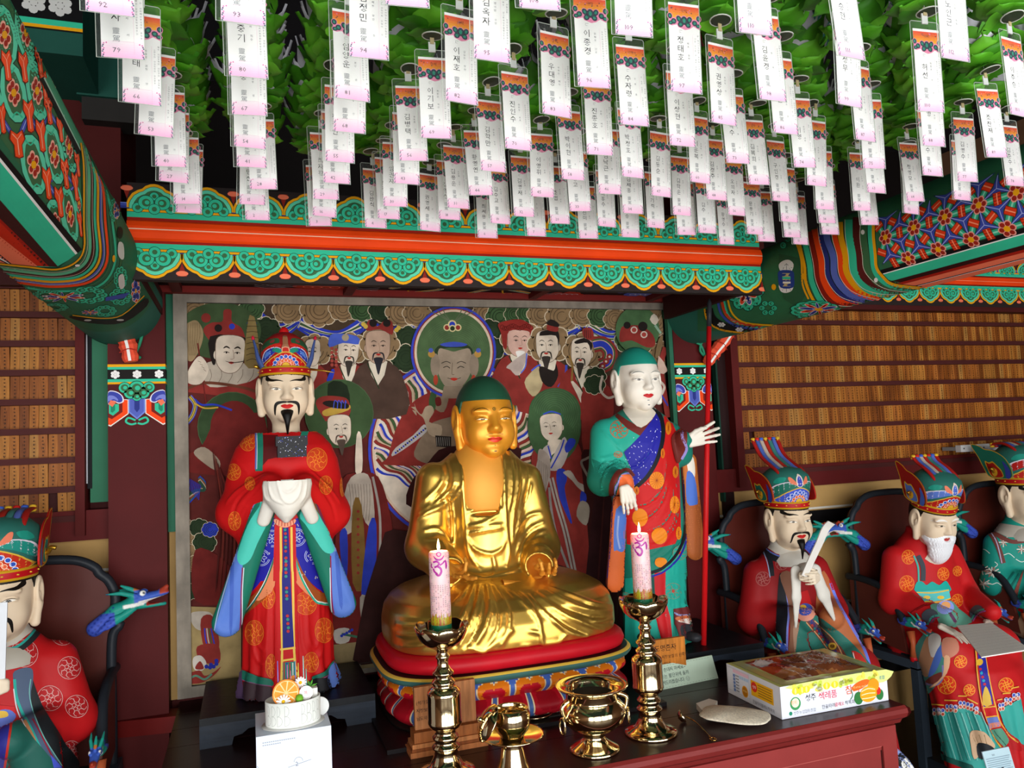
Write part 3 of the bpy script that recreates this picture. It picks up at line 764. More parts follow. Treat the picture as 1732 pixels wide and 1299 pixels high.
band(113,103,SALM,ye0=1.476,ye1=1.465);band(103,101,'#191a30',ye0=1.465,ye1=1.463);band(101,100,WHITE,ye0=1.463,ye1=1.46);band(100,80,SALM,ye0=1.46,ye1=1.44);band(80,60,'#a81d0c',ye0=1.44,ye1=1.44)
A2=cv.arrays(cylmap(BXR),3e-5,4e-4,maxlen=4)
def strokes(cv,L,conv):
    for it in L:
        k=it[0]
        if k=='l': cv.line([conv(*p) for p in it[1]],it[2],it[3],5,taper=False)
        elif k=='t': cv.line([conv(*p) for p in it[1]],it[2],it[3],5,taper=True)
        elif k=='p': cv.poly([conv(*p) for p in it[1]],it[2],it[3] if len(it)>3 else 0)
        elif k=='c': x,y=conv(*it[1]); cv.circ(x,y,it[2],it[3],14)
        elif k=='e': x,y=conv(*it[1]); cv.ell(x,y,it[2],it[3],it[4],16,it[5] if len(it)>5 else 0)
# end ornament of the right beam, traced band by band
cv=Canvas(); I=lambda x,y:(x,y)
bandsR=[ # (offset curve in full-frame pixels), drawn as wide strokes from the field outwards
 ([(1478,375),(1478,400),(1481,430),(1483,452),(1494,468),(1512,481),(1560,487)],5,YEL),
 ([(1472,375),(1472,400),(1475,430),(1478,455),(1490,473),(1512,485),(1556,490)],7,MINT),
 ([(1463,370),(1461,400),(1465,432),(1468,456),(1484,476),(1508,489),(1550,494)],12,OLIVE),
 ([(1450,368),(1449,400),(1455,430),(1458,462),(1476,480),(1500,491),(1535,494)],12,'#5a1c1a'),
 ([(1436,372),(1437,400),(1442,430),(1446,462),(1466,487),(1498,497),(1532,497)],13,MINT),
 ([(1421,376),(1423,402),(1430,430),(1433,462),(1455,490),(1490,501),(1520,500)],10,YEL),
 ([(1411,378),(1413,404),(1421,432),(1425,466),(1446,492),(1486,505),(1512,503)],9,ORG),
 ([(1397,380),(1400,406),(1410,434),(1413,468),(1436,496),(1474,508),(1496,506)],11,'#5a6cc0'),
 ([(1387,384),(1391,410),(1399,438),(1402,470),(1424,500),(1462,512),(1484,510)],8,'#27337f'),
 ([(1378,388),(1384,414),(1390,442),(1394,474),(1412,503),(1446,514),(1470,513)],11,ORG),
 ([(1369,392),(1374,416),(1380,444),(1385,476),(1402,508),(1430,517),(1456,516)],8,'#8e1c10'),
 ([(1358,396),(1364,420),(1370,448),(1374,478),(1390,510),(1414,521),(1440,520)],9,MINT),
 ([(1350,400),(1355,424),(1361,450),(1364,480),(1380,513),(1402,524),(1425,523)],5,YEL)]
cv.poly([(1300,380),(1480,340),(1490,470),(1560,486),(1440,526),(1310,560),(1180,560),(1180,520),(1290,480)],'#2f6b46')
for p,w,c in bandsR[::-1]: cv.line(p,w+1.6,'#10201a',5)
z=cv.z
for p,w,c in bandsR[::-1]: cv.line(p,w,c,5)
for p,w,c in bandsR[2:11:2]: cv.line([(x-w/2,y) for x,y in p],.9,'#e8e2d0',5)
for x,y in ((1460,393),(1482,473)): cv.ell(x,y,3.2,4,WHITE)
# lattice head: jewelled knot, clouds, flowers
cv.poly([(1318,430),(1352,436),(1362,500),(1350,520),(1326,505),(1318,470)],'#2c5a3c'); 
cv.line([(1345,404),(1356,440),(1358,480),(1368,505)],3,YEL,4)
for dy in (0,33):
    cv.poly([(1318,448+dy+0),(1326,441+dy),(1336,440+dy),(1343,447+dy),(1340,458+dy),(1330,462+dy),(1321,459+dy)],'#e9e7e6',3)
    cv.line([(1324,458+dy),(1331,446+dy),(1338,458+dy)],1,'#777',3); cv.line([(1331,446+dy),(1331,460+dy)],1,'#777')
cv.poly([(1319,458),(1341,458),(1344,470),(1342,486),(1321,486),(1317,470)],'#27408f',3); cv.poly([(1324,462),(1337,462),(1338,484),(1325,484)],'#c9b27a'); cv.rect(1324,468,1338,472,MINT); cv.rect(1325,476,1338,479,'#f4efe4')
def curlcloud(cv,cx,cy,R,sq=1,n=7,c1=MINT,c2='#2e6a48',rot=0):
    z=cv.z
    for k in range(n):
        t=rot+2*math.pi*k/n; x=cx+R*.72*math.cos(t)*sq; y=cy+R*.72*math.sin(t); cv.z=z
        cv.ell(x,y,R*.36*sq,R*.36,DKG,12); cv.ell(x,y,R*.32*sq,R*.32,c1,12); cv.ell(x,y,R*.2*sq,R*.2,c2,10); cv.ell(x+1,y,R*.1*sq,R*.1,c1,8)
    cv.z=z+4
def blossom(cv,cx,cy,R,sq=1,rot=0,n=8,cols=('#e8401a','#3e50a8')):
    z=cv.z
    for k in range(n):
        t=rot+2*math.pi*k/n; x=cx+R*.55*math.cos(t)*sq; y=cy+R*.55*math.sin(t); cv.z=z+(k%2)*3
        a=math.atan2(math.sin(t),math.cos(t)*sq); rr=R*.45*math.hypot(math.cos(t)*sq,math.sin(t))
        cv.ell(x,y,rr*1.15,R*.22,'#f0ded0',12,a); cv.ell(x,y,rr,R*.18,cols[k%2],12,a); cv.ell(x,y,rr*.5,R*.09,'#7a140c' if k%2==0 else '#1e2a70',10,a)
    cv.z=z+8; cv.ell(cx,cy,R*.22*sq,R*.22,YEL); 
curlcloud(cv,1262,490,34,.9,9); blossom(cv,1262,492,24,.8,.4)
curlcloud(cv,1380,524,16,2.6,11); blossom(cv,1385,522,11,3.,.2,10)
curlcloud(cv,1322,405,16,1,5); curlcloud(cv,1300,520,12,1.2,6)
cv.ell(1361,467,4.5,5,YEL);cv.ell(1310,485,4,5,YEL)
cv.line([(1232,506),(1240,530),(1262,545),(1310,549)],3,'#e8b010',4);cv.line([(1226,508),(1234,534),(1258,550),(1305,553)],3,MINT,4)
cv.line([(1222,510),(1230,532),(1250,545),(1290,552)],5,'#c8401c',4);cv.line([(1216,512),(1222,532),(1244,549),(1286,556)],4,'#3b4ea4',4)
cv.line([(1200,522),(1207,540),(1232,553),(1290,558)],14,'#121214',4)
cv.line([(1193,522),(1199,543),(1226,558),(1290,563)],3,YEL,4)
for x,y in ((1221,548),(1251,556)): 
    zz=cv.z
    for k in range(6): a=k*math.pi/3; cv.ell(x+4.6*math.cos(a),y+2.6*math.sin(a),2.3,1.5,'#dcdcd8',8); cv.z=zz
    cv.z=zz+2; cv.ell(x,y,2.1,1.3,'#dcdcd8',8)
A3=cv.arrays(castcyl(BXR),3e-5,5e-4,maxlen=7,jump=.12)
def join_build(name,body,As,label,m='paint'):
    V=[np.concatenate(body.V)];Fc=list(body.Fc);C=[np.array(body.C)];sm=list(body.S);n=len(V[0])
    for A in As:
        if A is None: continue
        V.append(A[0]);Fc+=[tuple(x) for x in (A[1]+n).tolist()];C.append(A[2]);sm+=[False]*len(A[1]);n+=len(A[0])
    o=meshobj(name,np.vstack(V),Fc,np.vstack(C),m,None,sm); o['label']=label; o['kind']='structure'; return o
join_build('beam_right',body,[A1,A2,A3],'thick round painted beam right of the altar with blue star lattice')
# ---- left beam
def L5(x,y): return (x/3.167,150+y/3.167)
body=beam_body('beam_left',BXL,'',0); cv=Canvas()
cv.poly([(0,-60),(40,-60),(137,243),(141,430),(0,232)],OLIVE)
def hexcell(cx,cy,w,h,sl):
    """stretched lattice cell: mint rim, olive heart, red flower; sl = slant per unit height"""
    def q(a,b_): return (cx+a*w+b_*h*sl,cy+b_*h)
    z=cv.z
    cv.poly([q(*p) for p in ((-.55,-.78),(-.22,-.98),(.22,-.98),(.55,-.78),(.8,-.2),(.8,.25),(.5,.8),(.2,.98),(-.2,.98),(-.5,.8),(-.8,.25),(-.8,-.2))],DKG)
    cv.poly([q(.95*a,.96*b_) for a,b_ in ((-.55,-.78),(-.22,-.98),(.22,-.98),(.55,-.78),(.8,-.2),(.8,.25),(.5,.8),(.2,.98),(-.2,.98),(-.5,.8),(-.8,.25),(-.8,-.2))],MINTL)
    cv.poly([q(*p) for p in ((-.3,-.62),(0,-.72),(.3,-.62),(.52,0),(.3,.62),(0,.72),(-.3,.62),(-.52,0))],OLIVE,2)
    for s in (-1,1): cv.line([q(-.3,s*.8),q(0,s*.62),q(.3,s*.8)],w*.1,MINT,3)
    for k in range(6):
        t=k*math.pi/3+.52; x,y=q(.24*math.cos(t),.3*math.sin(t)); cv.ell(x,y,w*.17,h*.16,'#f4b09a',10)
    for k in range(6):
        t=k*math.pi/3+.52; x,y=q(.22*math.cos(t),.27*math.sin(t)); cv.ell(x,y,w*.12,h*.11,'#a3271a',10)
    x,y=q(0,0); cv.ell(x,y,w*.16,h*.13,YEL)
def node(x,y,w,h,sl):
    """orange knuckle with a forked end"""
    def q(a,b_): return (x+a*w+b_*h*sl,y+b_*h)
    cv.poly([q(*p) for p in ((-.42,-1),(0,-.7),(.42,-1),(.55,-.35),(.28,.1),(.3,.95),(0,1.06),(-.3,.95),(-.28,.1),(-.55,-.35))],'#7a1a0a')
    cv.poly([q(.84*a,.93*b_) for a,b_ in ((-.42,-1),(0,-.7),(.42,-1),(.55,-.35),(.28,.1),(.3,.95),(0,1.06),(-.3,.95),(-.28,.1),(-.55,-.35))],'#f4501e')
    cv.line([q(-.3,-.7),q(0,-.3),q(.3,-.7)],w*.07,'#ffb090'); cv.line([q(0,-.3),q(0,.8)],w*.07,'#ffb090')
cells=[(70,20,64,150),(195,10,52,150),(178,405,62,150),(287,350,48,150),(367,310,33,130),(373,670,38,140),(20,-290,64,150),(135,-300,52,150),(285,-20,32,130),(-50,430,60,150),(300,720,45,120),(-45,90,60,150),(420,610,18,90)]
nodes=[(150,140,52,95),(90,290,70,80),(255,110,40,85),(215,245,46,95),(317,215,30,75),(345,450,38,90),(250,500,44,95),(315,600,42,90),(400,520,30,85),(410,400,24,75),(425,720,22,75),(5,150,40,90),(30,-130,50,90),(120,-120,45,90),(205,-150,38,85),(230,-20,34,85)]
nl=[(0,1),(0,3),(2,3),(3,6),(2,4),(4,9),(5,6),(5,8),(6,7),(8,7),(8,10),(9,8),(1,11),(0,12),(2,13),(3,15),(1,6)]
for a,b_ in nl:
    pa=L5(*nodes[a][:2]);pb=L5(*nodes[b_][:2]); z=cv.z; w=min(nodes[a][2],nodes[b_][2])*.48/3.167
    cv.line([pa,pb],w*1.25,'#1a2060'); cv.line([pa,pb],w,'#4a58b4'); cv.line([pa,pb],w*.12,'#b9c2ee'); cv.z=z
cv.z+=4; z=cv.z
for x,y,w,h in cells: cv.z=z; X,Y=L5(x,y); hexcell(X,Y,w/3.167*1.38,h/3.167*1.12,.16)
cv.z+=30; z=cv.z
for x,y,w,h in nodes: cv.z=z; X,Y=L5(x,y); node(X,Y,w/3.167*1.15,h/3.167*.95,.12)
cv.z+=6
# borders of the field and the long stripes
def quad(p,c): cv.poly([L5(*q) for q in p],c)
quad([(-60,200),(-60,310),(0,385),(415,885),(300,950),(-60,950)],MINT)
quad([(-20,300),(-20,345),(418,885),(444,868)],'#0c0c0e')
quad([(-20,345),(-20,368),(408,893),(418,885)],'#f4f4f0')
quad([(-20,570),(-20,690),(190,945),(310,950)],'#3c1614'); quad([(-20,672),(-20,800),(130,938),(262,948)],'#a81c0c'); quad([(-20,690),(-20,790),(178,940),(230,945)],'#c8280c')
quad([(-20,770),(-20,950),(200,945)],SALM); quad([(-20,865),(-20,905),(45,935),(60,930)],'#1a1a2c'); quad([(-20,885),(-20,897),(48,932),(55,932)],WHITE)
# top border stripes (towards the silhouette)
for p,w,c in (([(215,-60),(420,345)],26,'#1a1c1c'),([(228,-60),(428,330)],9,'#b8d8c4'),([(246,-60),(446,335)],28,'#4fa07c')):
    cv.line([L5(*q) for q in p],w/3.167,c)
bandsL=[([(424,290),(440,420),(442,700),(445,850),(400,925),(300,962),(150,948),(-20,930)],9,YEL),
 ([(434,300),(452,430),(455,700),(458,860),(410,942),(300,975),(150,962),(-20,942)],14,OLIVE),
 ([(448,320),(468,440),(468,690),(474,870),(420,955),(300,988),(150,975),(-20,954)],16,'#5fb98e'),
 ([(462,350),(482,450),(484,690),(492,880),(430,975),(300,1002),(150,990),(-20,968)],15,'#4d1a18'),
 ([(478,390),(500,470),(500,690),(512,890),(440,990),(300,1016),(150,1004),(-20,982)],13,MINT),
 ([(492,420),(516,500),(517,700),(530,900),(452,1003),(300,1029),(150,1016),(-20,994)],12,YEL),
 ([(505,450),(530,520),(535,700),(548,910),(465,1015),(300,1041),(150,1027),(-20,1006)],14,'#4f5eb2'),
 ([(518,470),(545,540),(556,700),(567,920),(480,1028),(300,1054),(150,1040),(-20,1018)],13,ORG),
 ([(530,490),(558,560),(575,710),(588,925),(500,1042),(300,1067),(150,1052),(-20,1030)],12,'#2e6a48'),
 ([(542,510),(572,580),(596,720),(610,930),(520,1056),(300,1080),(170,1064),(20,1044)],12,MINT),
 ([(552,530),(586,600),(616,740),(640,940),(540,1072),(300,1094),(190,1078),(50,1058)],10,'#3b6c44')]
bg=[L5(*q) for q in [(424,290),(480,400),(570,540),(640,640),(690,1000),(770,1100),(760,1160),(600,1250),(420,1225),(150,1090),(-20,1010),(-20,930),(300,962),(445,850)]]
cv.poly(bg,'#2b6b4c')
for p,w,c in bandsL[::-1]: cv.line([L5(*q) for q in p],(w+5)/3.167,'#10261c',5)
for p,w,c in bandsL[::-1]: cv.line([L5(*q) for q in p],w/3.167,c,5)
for i in (1,3,6): cv.line([(x+.8,y+.8) for x,y in [L5(*q) for q in bandsL[i][0]]],.6,'#d8d2c0',5)
X=lambda x,y:L5(x,y)
for x,y,R,sq in ((600,650,60,.35),(640,1010,60,.6),(640,1110,45,1.3),(470,1100,45,2.2),(250,1100,30,2.4),(300,1165,22,3),(560,1185,30,2)):
    a,c_=X(x,y); curlcloud(cv,a,c_,R/3.167,sq,9)
for x,y,R,sq in ((615,650,46,.3),(340,1108,26,4.2),(720,1080,60,.35),(480,1190,14,3)):
    a,c_=X(x,y); blossom(cv,a,c_,R/3.167,sq,.2,10)
cv.poly([X(*q) for q in [(625,820),(650,830),(655,900),(640,910),(622,880)]],'#dcdcd6',3);cv.poly([X(*q) for q in [(628,1000),(652,990),(660,1050),(640,1068),(628,1040)]],'#dcdcd6',3)
cv.ell(*X(632,770),5,10,'#0c0c0c'); cv.ell(*X(600,905),2.5,6,YEL); cv.ell(*X(408,938),4,2,WHITE)
cv.poly([X(*q) for q in [(560,1110),(690,1085),(660,1115),(560,1130)]],'#3c4fa8')
cv.poly([X(*q) for q in [(380,1210),(540,1230),(650,1215),(770,1120),(780,1160),(660,1245),(520,1252),(400,1228)]],'#101214',3)
cv.line([X(*q) for q in [(390,1205),(540,1222),(650,1205),(765,1105)]],1.6,YEL,4)
for q in ((470,1232),(640,1232)): cv.ell(*X(*q),6,1.5,'#cfcfca')
A=cv.arrays(castcyl(BXL),2e-5,4e-4,maxlen=7,jump=.15)
join_build('beam_left',body,[A],'thick round painted beam left of the altar with flower lattice')
# ================================================================ altar canopy: fascia, side boards, painted ceiling
def lobe(cv,x,y,s,fl=1):
    """one lotus-cloud scallop; band edge at y, tip at y+.53 s*fl"""
    cv.push(x,y,0,s,s*fl); z=cv.z
    def sc(k,dy=0): return [(a*k,dy+b_*k) for a,b_ in [(-.5,0),(-.5,.1),(-.47,.18),(-.40,.29),(-.30,.36),(-.22,.39),(-.16,.45),(-.07,.49),(0,.50),(.07,.49),(.16,.45),(.22,.39),(.30,.36),(.40,.29),(.47,.18),(.5,.1),(.5,0)]]
    cv.poly(sc(1.03,.018),YEL); cv.poly(sc(.95),DKG); cv.poly(sc(.93),MINTL); cv.poly(sc(.79),OLIVE)
    for px_,py_,r in ((-.31,.02,.10),(.31,.02,.10),(0,.27,.085)): 
        cv.circ(px_,py_,r*1.1,DKG,14);cv.circ(px_,py_,r,MINT,14);cv.circ(px_,py_,r*.5,OLIVE,10)
    for sx in (-1,1):
        cv.circ(sx*.155,.135,.152,DKG,20);cv.circ(sx*.155,.135,.142,MINT,20);cv.circ(sx*.15,.13,.082,OLIVE,16);cv.circ(sx*.135,.135,.045,MINT,12)
    cv.circ(0,.0,.115,DKG,18);cv.circ(0,.0,.105,MINT,18);cv.circ(0,.0,.05,OLIVE,12)
    cv.pop(); cv.z=z
def frieze(cv,x0,x1,n,ytop,s,fl=1):
    """row of lobes hanging (fl=1: v grows away from the band)"""
    p=(x1-x0)/n; z=cv.z
    for k in range(n+1):
        x=x0+k*p; cv.z=z
        cv.poly([(x-.09*s,ytop+fl*.48*s),(x,ytop+fl*.20*s),(x+.09*s,ytop+fl*.48*s)],'#8e2013'); cv.ell(x,ytop+fl*.42*s,.115*s,.055*s,SALM)
        cv.rect(x-.12*s,ytop+fl*.12*s,x+.12*s,ytop+fl*.0,'#7f92dc'); cv.rect(x-.12*s,ytop+fl*.105*s,x+.12*s,ytop,'#3c50ae'); cv.rect(x-.12*s,ytop+fl*.05*s,x+.12*s,ytop,'#2a3a90')
    for k in range(n): cv.z=z+6; lobe(cv,x0+(k+.5)*p,ytop,s,fl)
    cv.z=z+40
canopy=thing('altar_canopy','painted altar canopy with green lotus frieze and orange band','canopy',(.61,1.9,2.03))
FX0,FX1=-.247,1.468; fz0=2.013; fz1=2.238
b=MB(); b.box((FX0,1.9,fz0),(FX1,1.925,fz1),'#2b2322')
# rounded orange moulding
zc=2.127; hh=.024
prof=[(1.9,zc-hh),(1.893,zc-hh*.8),(1.888,zc-.3*hh),(1.888,zc+.3*hh),(1.893,zc+hh*.8),(1.9,zc+hh)]
v=[(x,y,z) for x in (FX0,FX1) for y,z in prof]; 
b.add(v,[(i,i+1,6+i+1,6+i) for i in range(5)],['#ff4a0c']*5)
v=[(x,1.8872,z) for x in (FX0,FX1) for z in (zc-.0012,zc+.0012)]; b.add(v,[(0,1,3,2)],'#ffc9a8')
cv=Canvas(); s=(FX1-FX0)/15
cv.rect(FX0,zc-hh-.006,FX1,zc+hh+.006,'#9c1c0c')
for sg in (-1,1):
    y=zc+sg*(hh+.006); cv.rect(FX0,y,FX1,y+sg*.0125,MINT); cv.rect(FX0,y+sg*.0125,FX1,y+sg*.0135,INK); cv.rect(FX0,y+sg*.0135,FX1,y+sg*.019,YEL); cv.rect(FX0,y+sg*.019,FX1,y+sg*.0202,INK)
z=cv.z; frieze(cv,FX0,FX1,15,zc-hh-.0262,s,-1); cv.z=z; frieze(cv,FX0,FX1,15,zc+hh+.0262,s*.98,1)
# keep the upper frieze inside the board, trim nothing: board top follows the lobes
o=cv.build('fascia_board',plane_map((0,1.8995,0),(1,0,0),(0,0,1)),'paint',base=b); under(o,canopy)
b=MB(); b.box((FX0,1.925,2.03),(FX0+.02,2.46,2.10),'#3f1514'); under(b.build('side_board','paint'),canopy)
b=MB(); b.box((FX1-.02,1.925,2.03),(FX1,2.44,2.11),'#35100f'); under(b.build('side_board','paint'),canopy)
def depthmap_c(z): return plane_map((0,0,z),(1,0,0),(0,1,0),flip=True)   # ceiling sheet seen from below
b=MB(); b.box((FX0,1.925,2.118),(FX1,2.54,2.13),'#1c1514')
cv=Canvas(); cp=lambda x,y:(lambda q:(q[0],q[1]))(uZ(x,y,2.1175))
def cpx(L): return [cp(*q) for q in L]
for (x,y,w,c) in ((410,472,60,'#4656a8'),(960,497,50,'#b8321e'),(1040,490,45,'#4a5cb8'),(1085,497,40,'#4a5cb8'),(545,484,60,'#a8321e')):
    u,v_=cp(x,y); wx=.045 if w<55 else .06
    for k in range(5): cv.ell(u-wx+wx*.5*k,v_+.02*math.sin(k*2),wx*.5,.03,c,12)
    for k in range(4): cv.ring(u-wx*.7+wx*.45*k,v_+.006,wx*.25,.004,'#c9c3cf' if c!='#a8321e' else '#e8705a',12)
drag=cpx([(660,487),(700,481),(735,478),(745,488),(700,494),(740,500),(790,495),(840,487),(880,492),(905,497)])
cv.line(drag,.022,'#f0eadc',5); cv.line(drag,.018,'#d99a1e',5); cv.line([(a,b_+.006) for a,b_ in drag],.006,'#2b9a94',5)
for k,(x,y) in enumerate(cpx([(690,490),(720,494),(760,498),(800,496),(730,480),(850,490)])): cv.line([(x,y),(x+.02,y+.05),(x+.05,y+.05)],.006,'#e0a52a',4)
for x,y in cpx([(620,486),(650,492),(900,500),(930,494),(480,478),(460,480)]):
    for k in range(3): cv.line([(x-.05,y-.02+k*.02),(x-.01,y+.01+k*.02),(x+.04,y-.01+k*.02)],.004,'#9c949a',4)
o=cv.build('ceiling_panel',depthmap_c(2.1175),'paint',base=b,label='dark canopy ceiling painted with an orange dragon and clouds',off=5e-4); under(o,canopy)
for xa in ((598,505,583),(900,512,945),(1180,0,0)):
    pass
b=MB(); b.box((FX0,2.455,2.098),(FX1,2.485,2.135),'#7a211c'); under(b.build('cross_rail','paint'),canopy)
for x in (.30,.93,1.385,-.20): 
    b=MB(); b.box((x,1.925,2.098),(x+.028,2.455,2.118),'#5a1816'); under(b.build('ceiling_batten','paint'),canopy)
# ---------------- painted tie beam above the right tablets
b=MB(); bz0,bz1=2.098,2.30; b.box((1.66,2.46,bz0),(RX1,2.55,bz1),'#2b2322'); b.box((1.66,2.455,bz0-.016),(RX1,2.55,bz0+.004),'#4a1917')
cv=Canvas(); n=22; pz=.1145
for sg,z0 in ((-1,bz0+.078),):
    cv.rect(1.66,z0,RX1,z0+.006,YEL);cv.rect(1.66,z0+.006,RX1,z0+.018,MINT);cv.rect(1.66,z0+.018,RX1,z0+.024,'#6e140c');cv.rect(1.66,z0+.024,RX1,z0+.058,'#f5450f');cv.rect(1.66,z0+.04,RX1,z0+.042,'#ff9a70')
    cv.rect(1.66,z0+.058,RX1,z0+.064,'#6e140c');cv.rect(1.66,z0+.064,RX1,z0+.078,MINT);cv.rect(1.66,z0+.078,RX1,z0+.083,YEL)
frieze(cv,1.66,1.66+pz*n,n,z0,pz,-1); frieze(cv,1.66,1.66+pz*n,n,z0+.083,pz*.9,1)
o=cv.build('trim_5',plane_map((0,2.4595,0),(1,0,0),(0,0,1)),'paint',base=b); setp(o,'painted tie beam with lotus frieze above the right tablet panel',kind='structure')
b=MB(); b.box((-1.6,2.46,2.11),(-.37,2.55,2.3),'#3c1412'); o=b.build('trim_6','paint'); setp(o,'dark red tie beam above the left tablet panel',kind='structure')
# ---------------- far dark timbers high up behind the lanterns
b=MB(); b.box((-.56,2.2,2.26),(-.30,2.5,3.3),'#4a1210'); setp(b.build('column_upper_left','paint'),'dark red post above the left beam',kind='structure')
b=MB(); b.box((1.48,2.2,2.2),(1.72,2.5,3.3),'#4a1210'); setp(b.build('column_upper_right','paint'),'dark red post above the right beam',kind='structure')
b=MB()
cv=Canvas(); yb=1.95; x0,x1=-.70,float(uY(140,60,yb)[0])
zq=float(uY(90,90,yb)[2]); b.box((x0,yb,zq),(x1,yb+.4,2.95),'#1f5347'); zq=float(uY(170,125,2.15)[2]); b.box((x1-.05,2.15,zq-.06),(x1+.14,2.25,zq+.05),'#1f5347'); b.box((x1-.04,2.16,zq-.12),(x1+.13,2.24,zq-.06),'#2c2a28')
zb=float(uY(90,10,yb)[2])
cv.rect(x0,zb-.034,x1,zb+.034,'#0b0b0c'); cv.rect(x0,zb-.056,x1,zb-.048,YEL); cv.rect(x0,zb-.060,x1,zb-.056,INK); cv.rect(x0,zb-.048,x1,zb-.034,MINT); cv.rect(x0,zb+.034,x1,zb+.05,MINT)
for x in (float(uY(57,12,yb)[0]),float(uY(102,10,yb)[0])): flower7(cv,x,zb+.002,.027,'#d2d2ce')
o=cv.build('trim_7',plane_map((0,yb-.0005,0),(1,0,0),(0,0,1)),'paint',base=b); setp(o,'green bracket block with white dot flowers at the upper left',kind='structure')
# ================================================================ wooden tablets in the rails
RAILS=[2.121-.0862*k for k in range(0,9)]
RAILS=[2.115-.0833*k for k in range(0,9)]
SYL='가나다라마바사아자차카타파하경남서울부산대구김이박최정강조윤장임'
def tablet_mesh(k):
    r=random.Random(k+40); cv=Canvas(); b=MB(); w=.0228; h=.066
    tone=['#a45f24','#b26c2a','#8c4c1a','#bb7a34','#985621','#a8632a','#83461a','#b8803f'][k%8]
    b.box((-w/2,0,0),(w/2,.006,h),tone)
    z=h-.011
    for i in range(6): cv.text(r.choice(SYL),r.uniform(-.001,.001),z,.0085*r.uniform(.75,1.05),['#2a1408','#3d2010','#241207'][k%3],vert=True); cv.ell(r.uniform(-.0006,.0006),z+.003,.0015,.0022,'#3a200e',6); z-=.0102
    o=cv.build('wooden_tablet',plane_map((0,0,0),(1,0,0),(0,0,1)),'wood',base=b,off=3e-4); return o
protos=[tablet_mesh(k) for k in range(12)]
TGL='thin wooden tablet with a column of ink writing, in the rack left of the altar'
TGR='thin wooden tablet with a column of ink writing, in the rack right of the altar'
stuffV=[];used=set(); cnt=0
def rail(x0,x1,z,nm='tablet_rail'):
    b=MB(); b.box((x0,2.485,z-.0085),(x1,2.535,z+.0085),'#4a1c1a'); return b
b=MB(); b.box((-1.6,2.515,1.43),(-.458,2.53,2.13),'#3a1512'); 
for z in RAILS[:]: b.box((-1.6,2.485,z-.0085),(-.458,2.53,z+.0085),'#4a1f1d')
setp(b.build('tablet_rack','paint'),'dark red rack of rails holding wooden tablets left of the altar','rack')
b=MB(); b.box((1.777,2.515,1.43),(RX1,2.53,2.13),'#3a1512')
for z in RAILS[:]: b.box((1.777,2.485,z-.0085),(RX1,2.53,z+.0085),'#4a1f1d')
setp(b.build('tablet_rack','paint'),'dark red rack of rails holding wooden tablets right of the altar','rack')
for k in range(1,9):
    z=RAILS[k]+.0086; rr=random.Random(k)
    for i in range(9):
        x=-.472-.0238*i
        if k==8 and i==2: continue
        src=rr.choice(protos); 
        o=src.copy() if src.name in used else src
        if o is not src: COL.objects.link(o)
        used.add(src.name); o.location=(x,2.503+rr.uniform(-.002,.002),z); o.rotation_euler=(0,rr.uniform(-.02,.02),0); setp(o,TGL,'wooden tablet','wooden tablets left of the altar'); cnt+=1
sb=MB(); SV=[];SF=[];SC=[];sn=0
for k in range(0,9):
    z=RAILS[k]+.0086; rr=random.Random(k+90)
    for i in range(66):
        x=1.791+.0238*i; src=rr.choice(protos); yy=2.503+rr.uniform(-.0015,.0015)
        if k==7 and i==2: continue
        if k==0: hide=True
        if i<25 and k>0:
            o=src.copy(); COL.objects.link(o); o.location=(x,yy,z); o.rotation_euler=(0,0,0); setp(o,TGR,'wooden tablet','wooden tablets right of the altar'); cnt+=1
        elif k>0 or i>8:
            me=src.data; v=np.empty(len(me.vertices)*3); me.vertices.foreach_get('co',v); v=v.reshape(-1,3)+(x,yy,z); SV.append(v); SF+=[tuple(q+sn for q in p.vertices) for p in me.polygons]; sn+=len(v)
            c=np.empty(len(me.loops)*4); me.color_attributes['Col'].data.foreach_get('color',c); c=c.reshape(-1,4)[:,:3]; st=[p.loop_start for p in me.polygons]; SC.append(c[st])
o=meshobj('wooden_tablet_rows',np.vstack(SV),SF,np.vstack(SC),'wood'); setp(o,'far rows of small wooden tablets on the right wall','wooden tablet',kind='stuff')
for p_ in protos:
    if p_.name not in used: bpy.data.objects.remove(p_)
b=MB(); b.box((2.774,2.40,1.484),(3.5,2.425,1.512),'#c9c7c6'); 
for x in (2.79,2.9): b.add([(x-.003,2.399,1.495),(x+.003,2.399,1.495),(x+.003,2.399,1.501),(x-.003,2.399,1.501)],[(0,1,2,3)],'#333')
b.box((2.774,2.425,1.49),(2.80,2.49,1.505),'#888')
setp(b.build('metal_bar','satin'),'narrow grey metal light bar mounted on the right tablet panel','light bar')
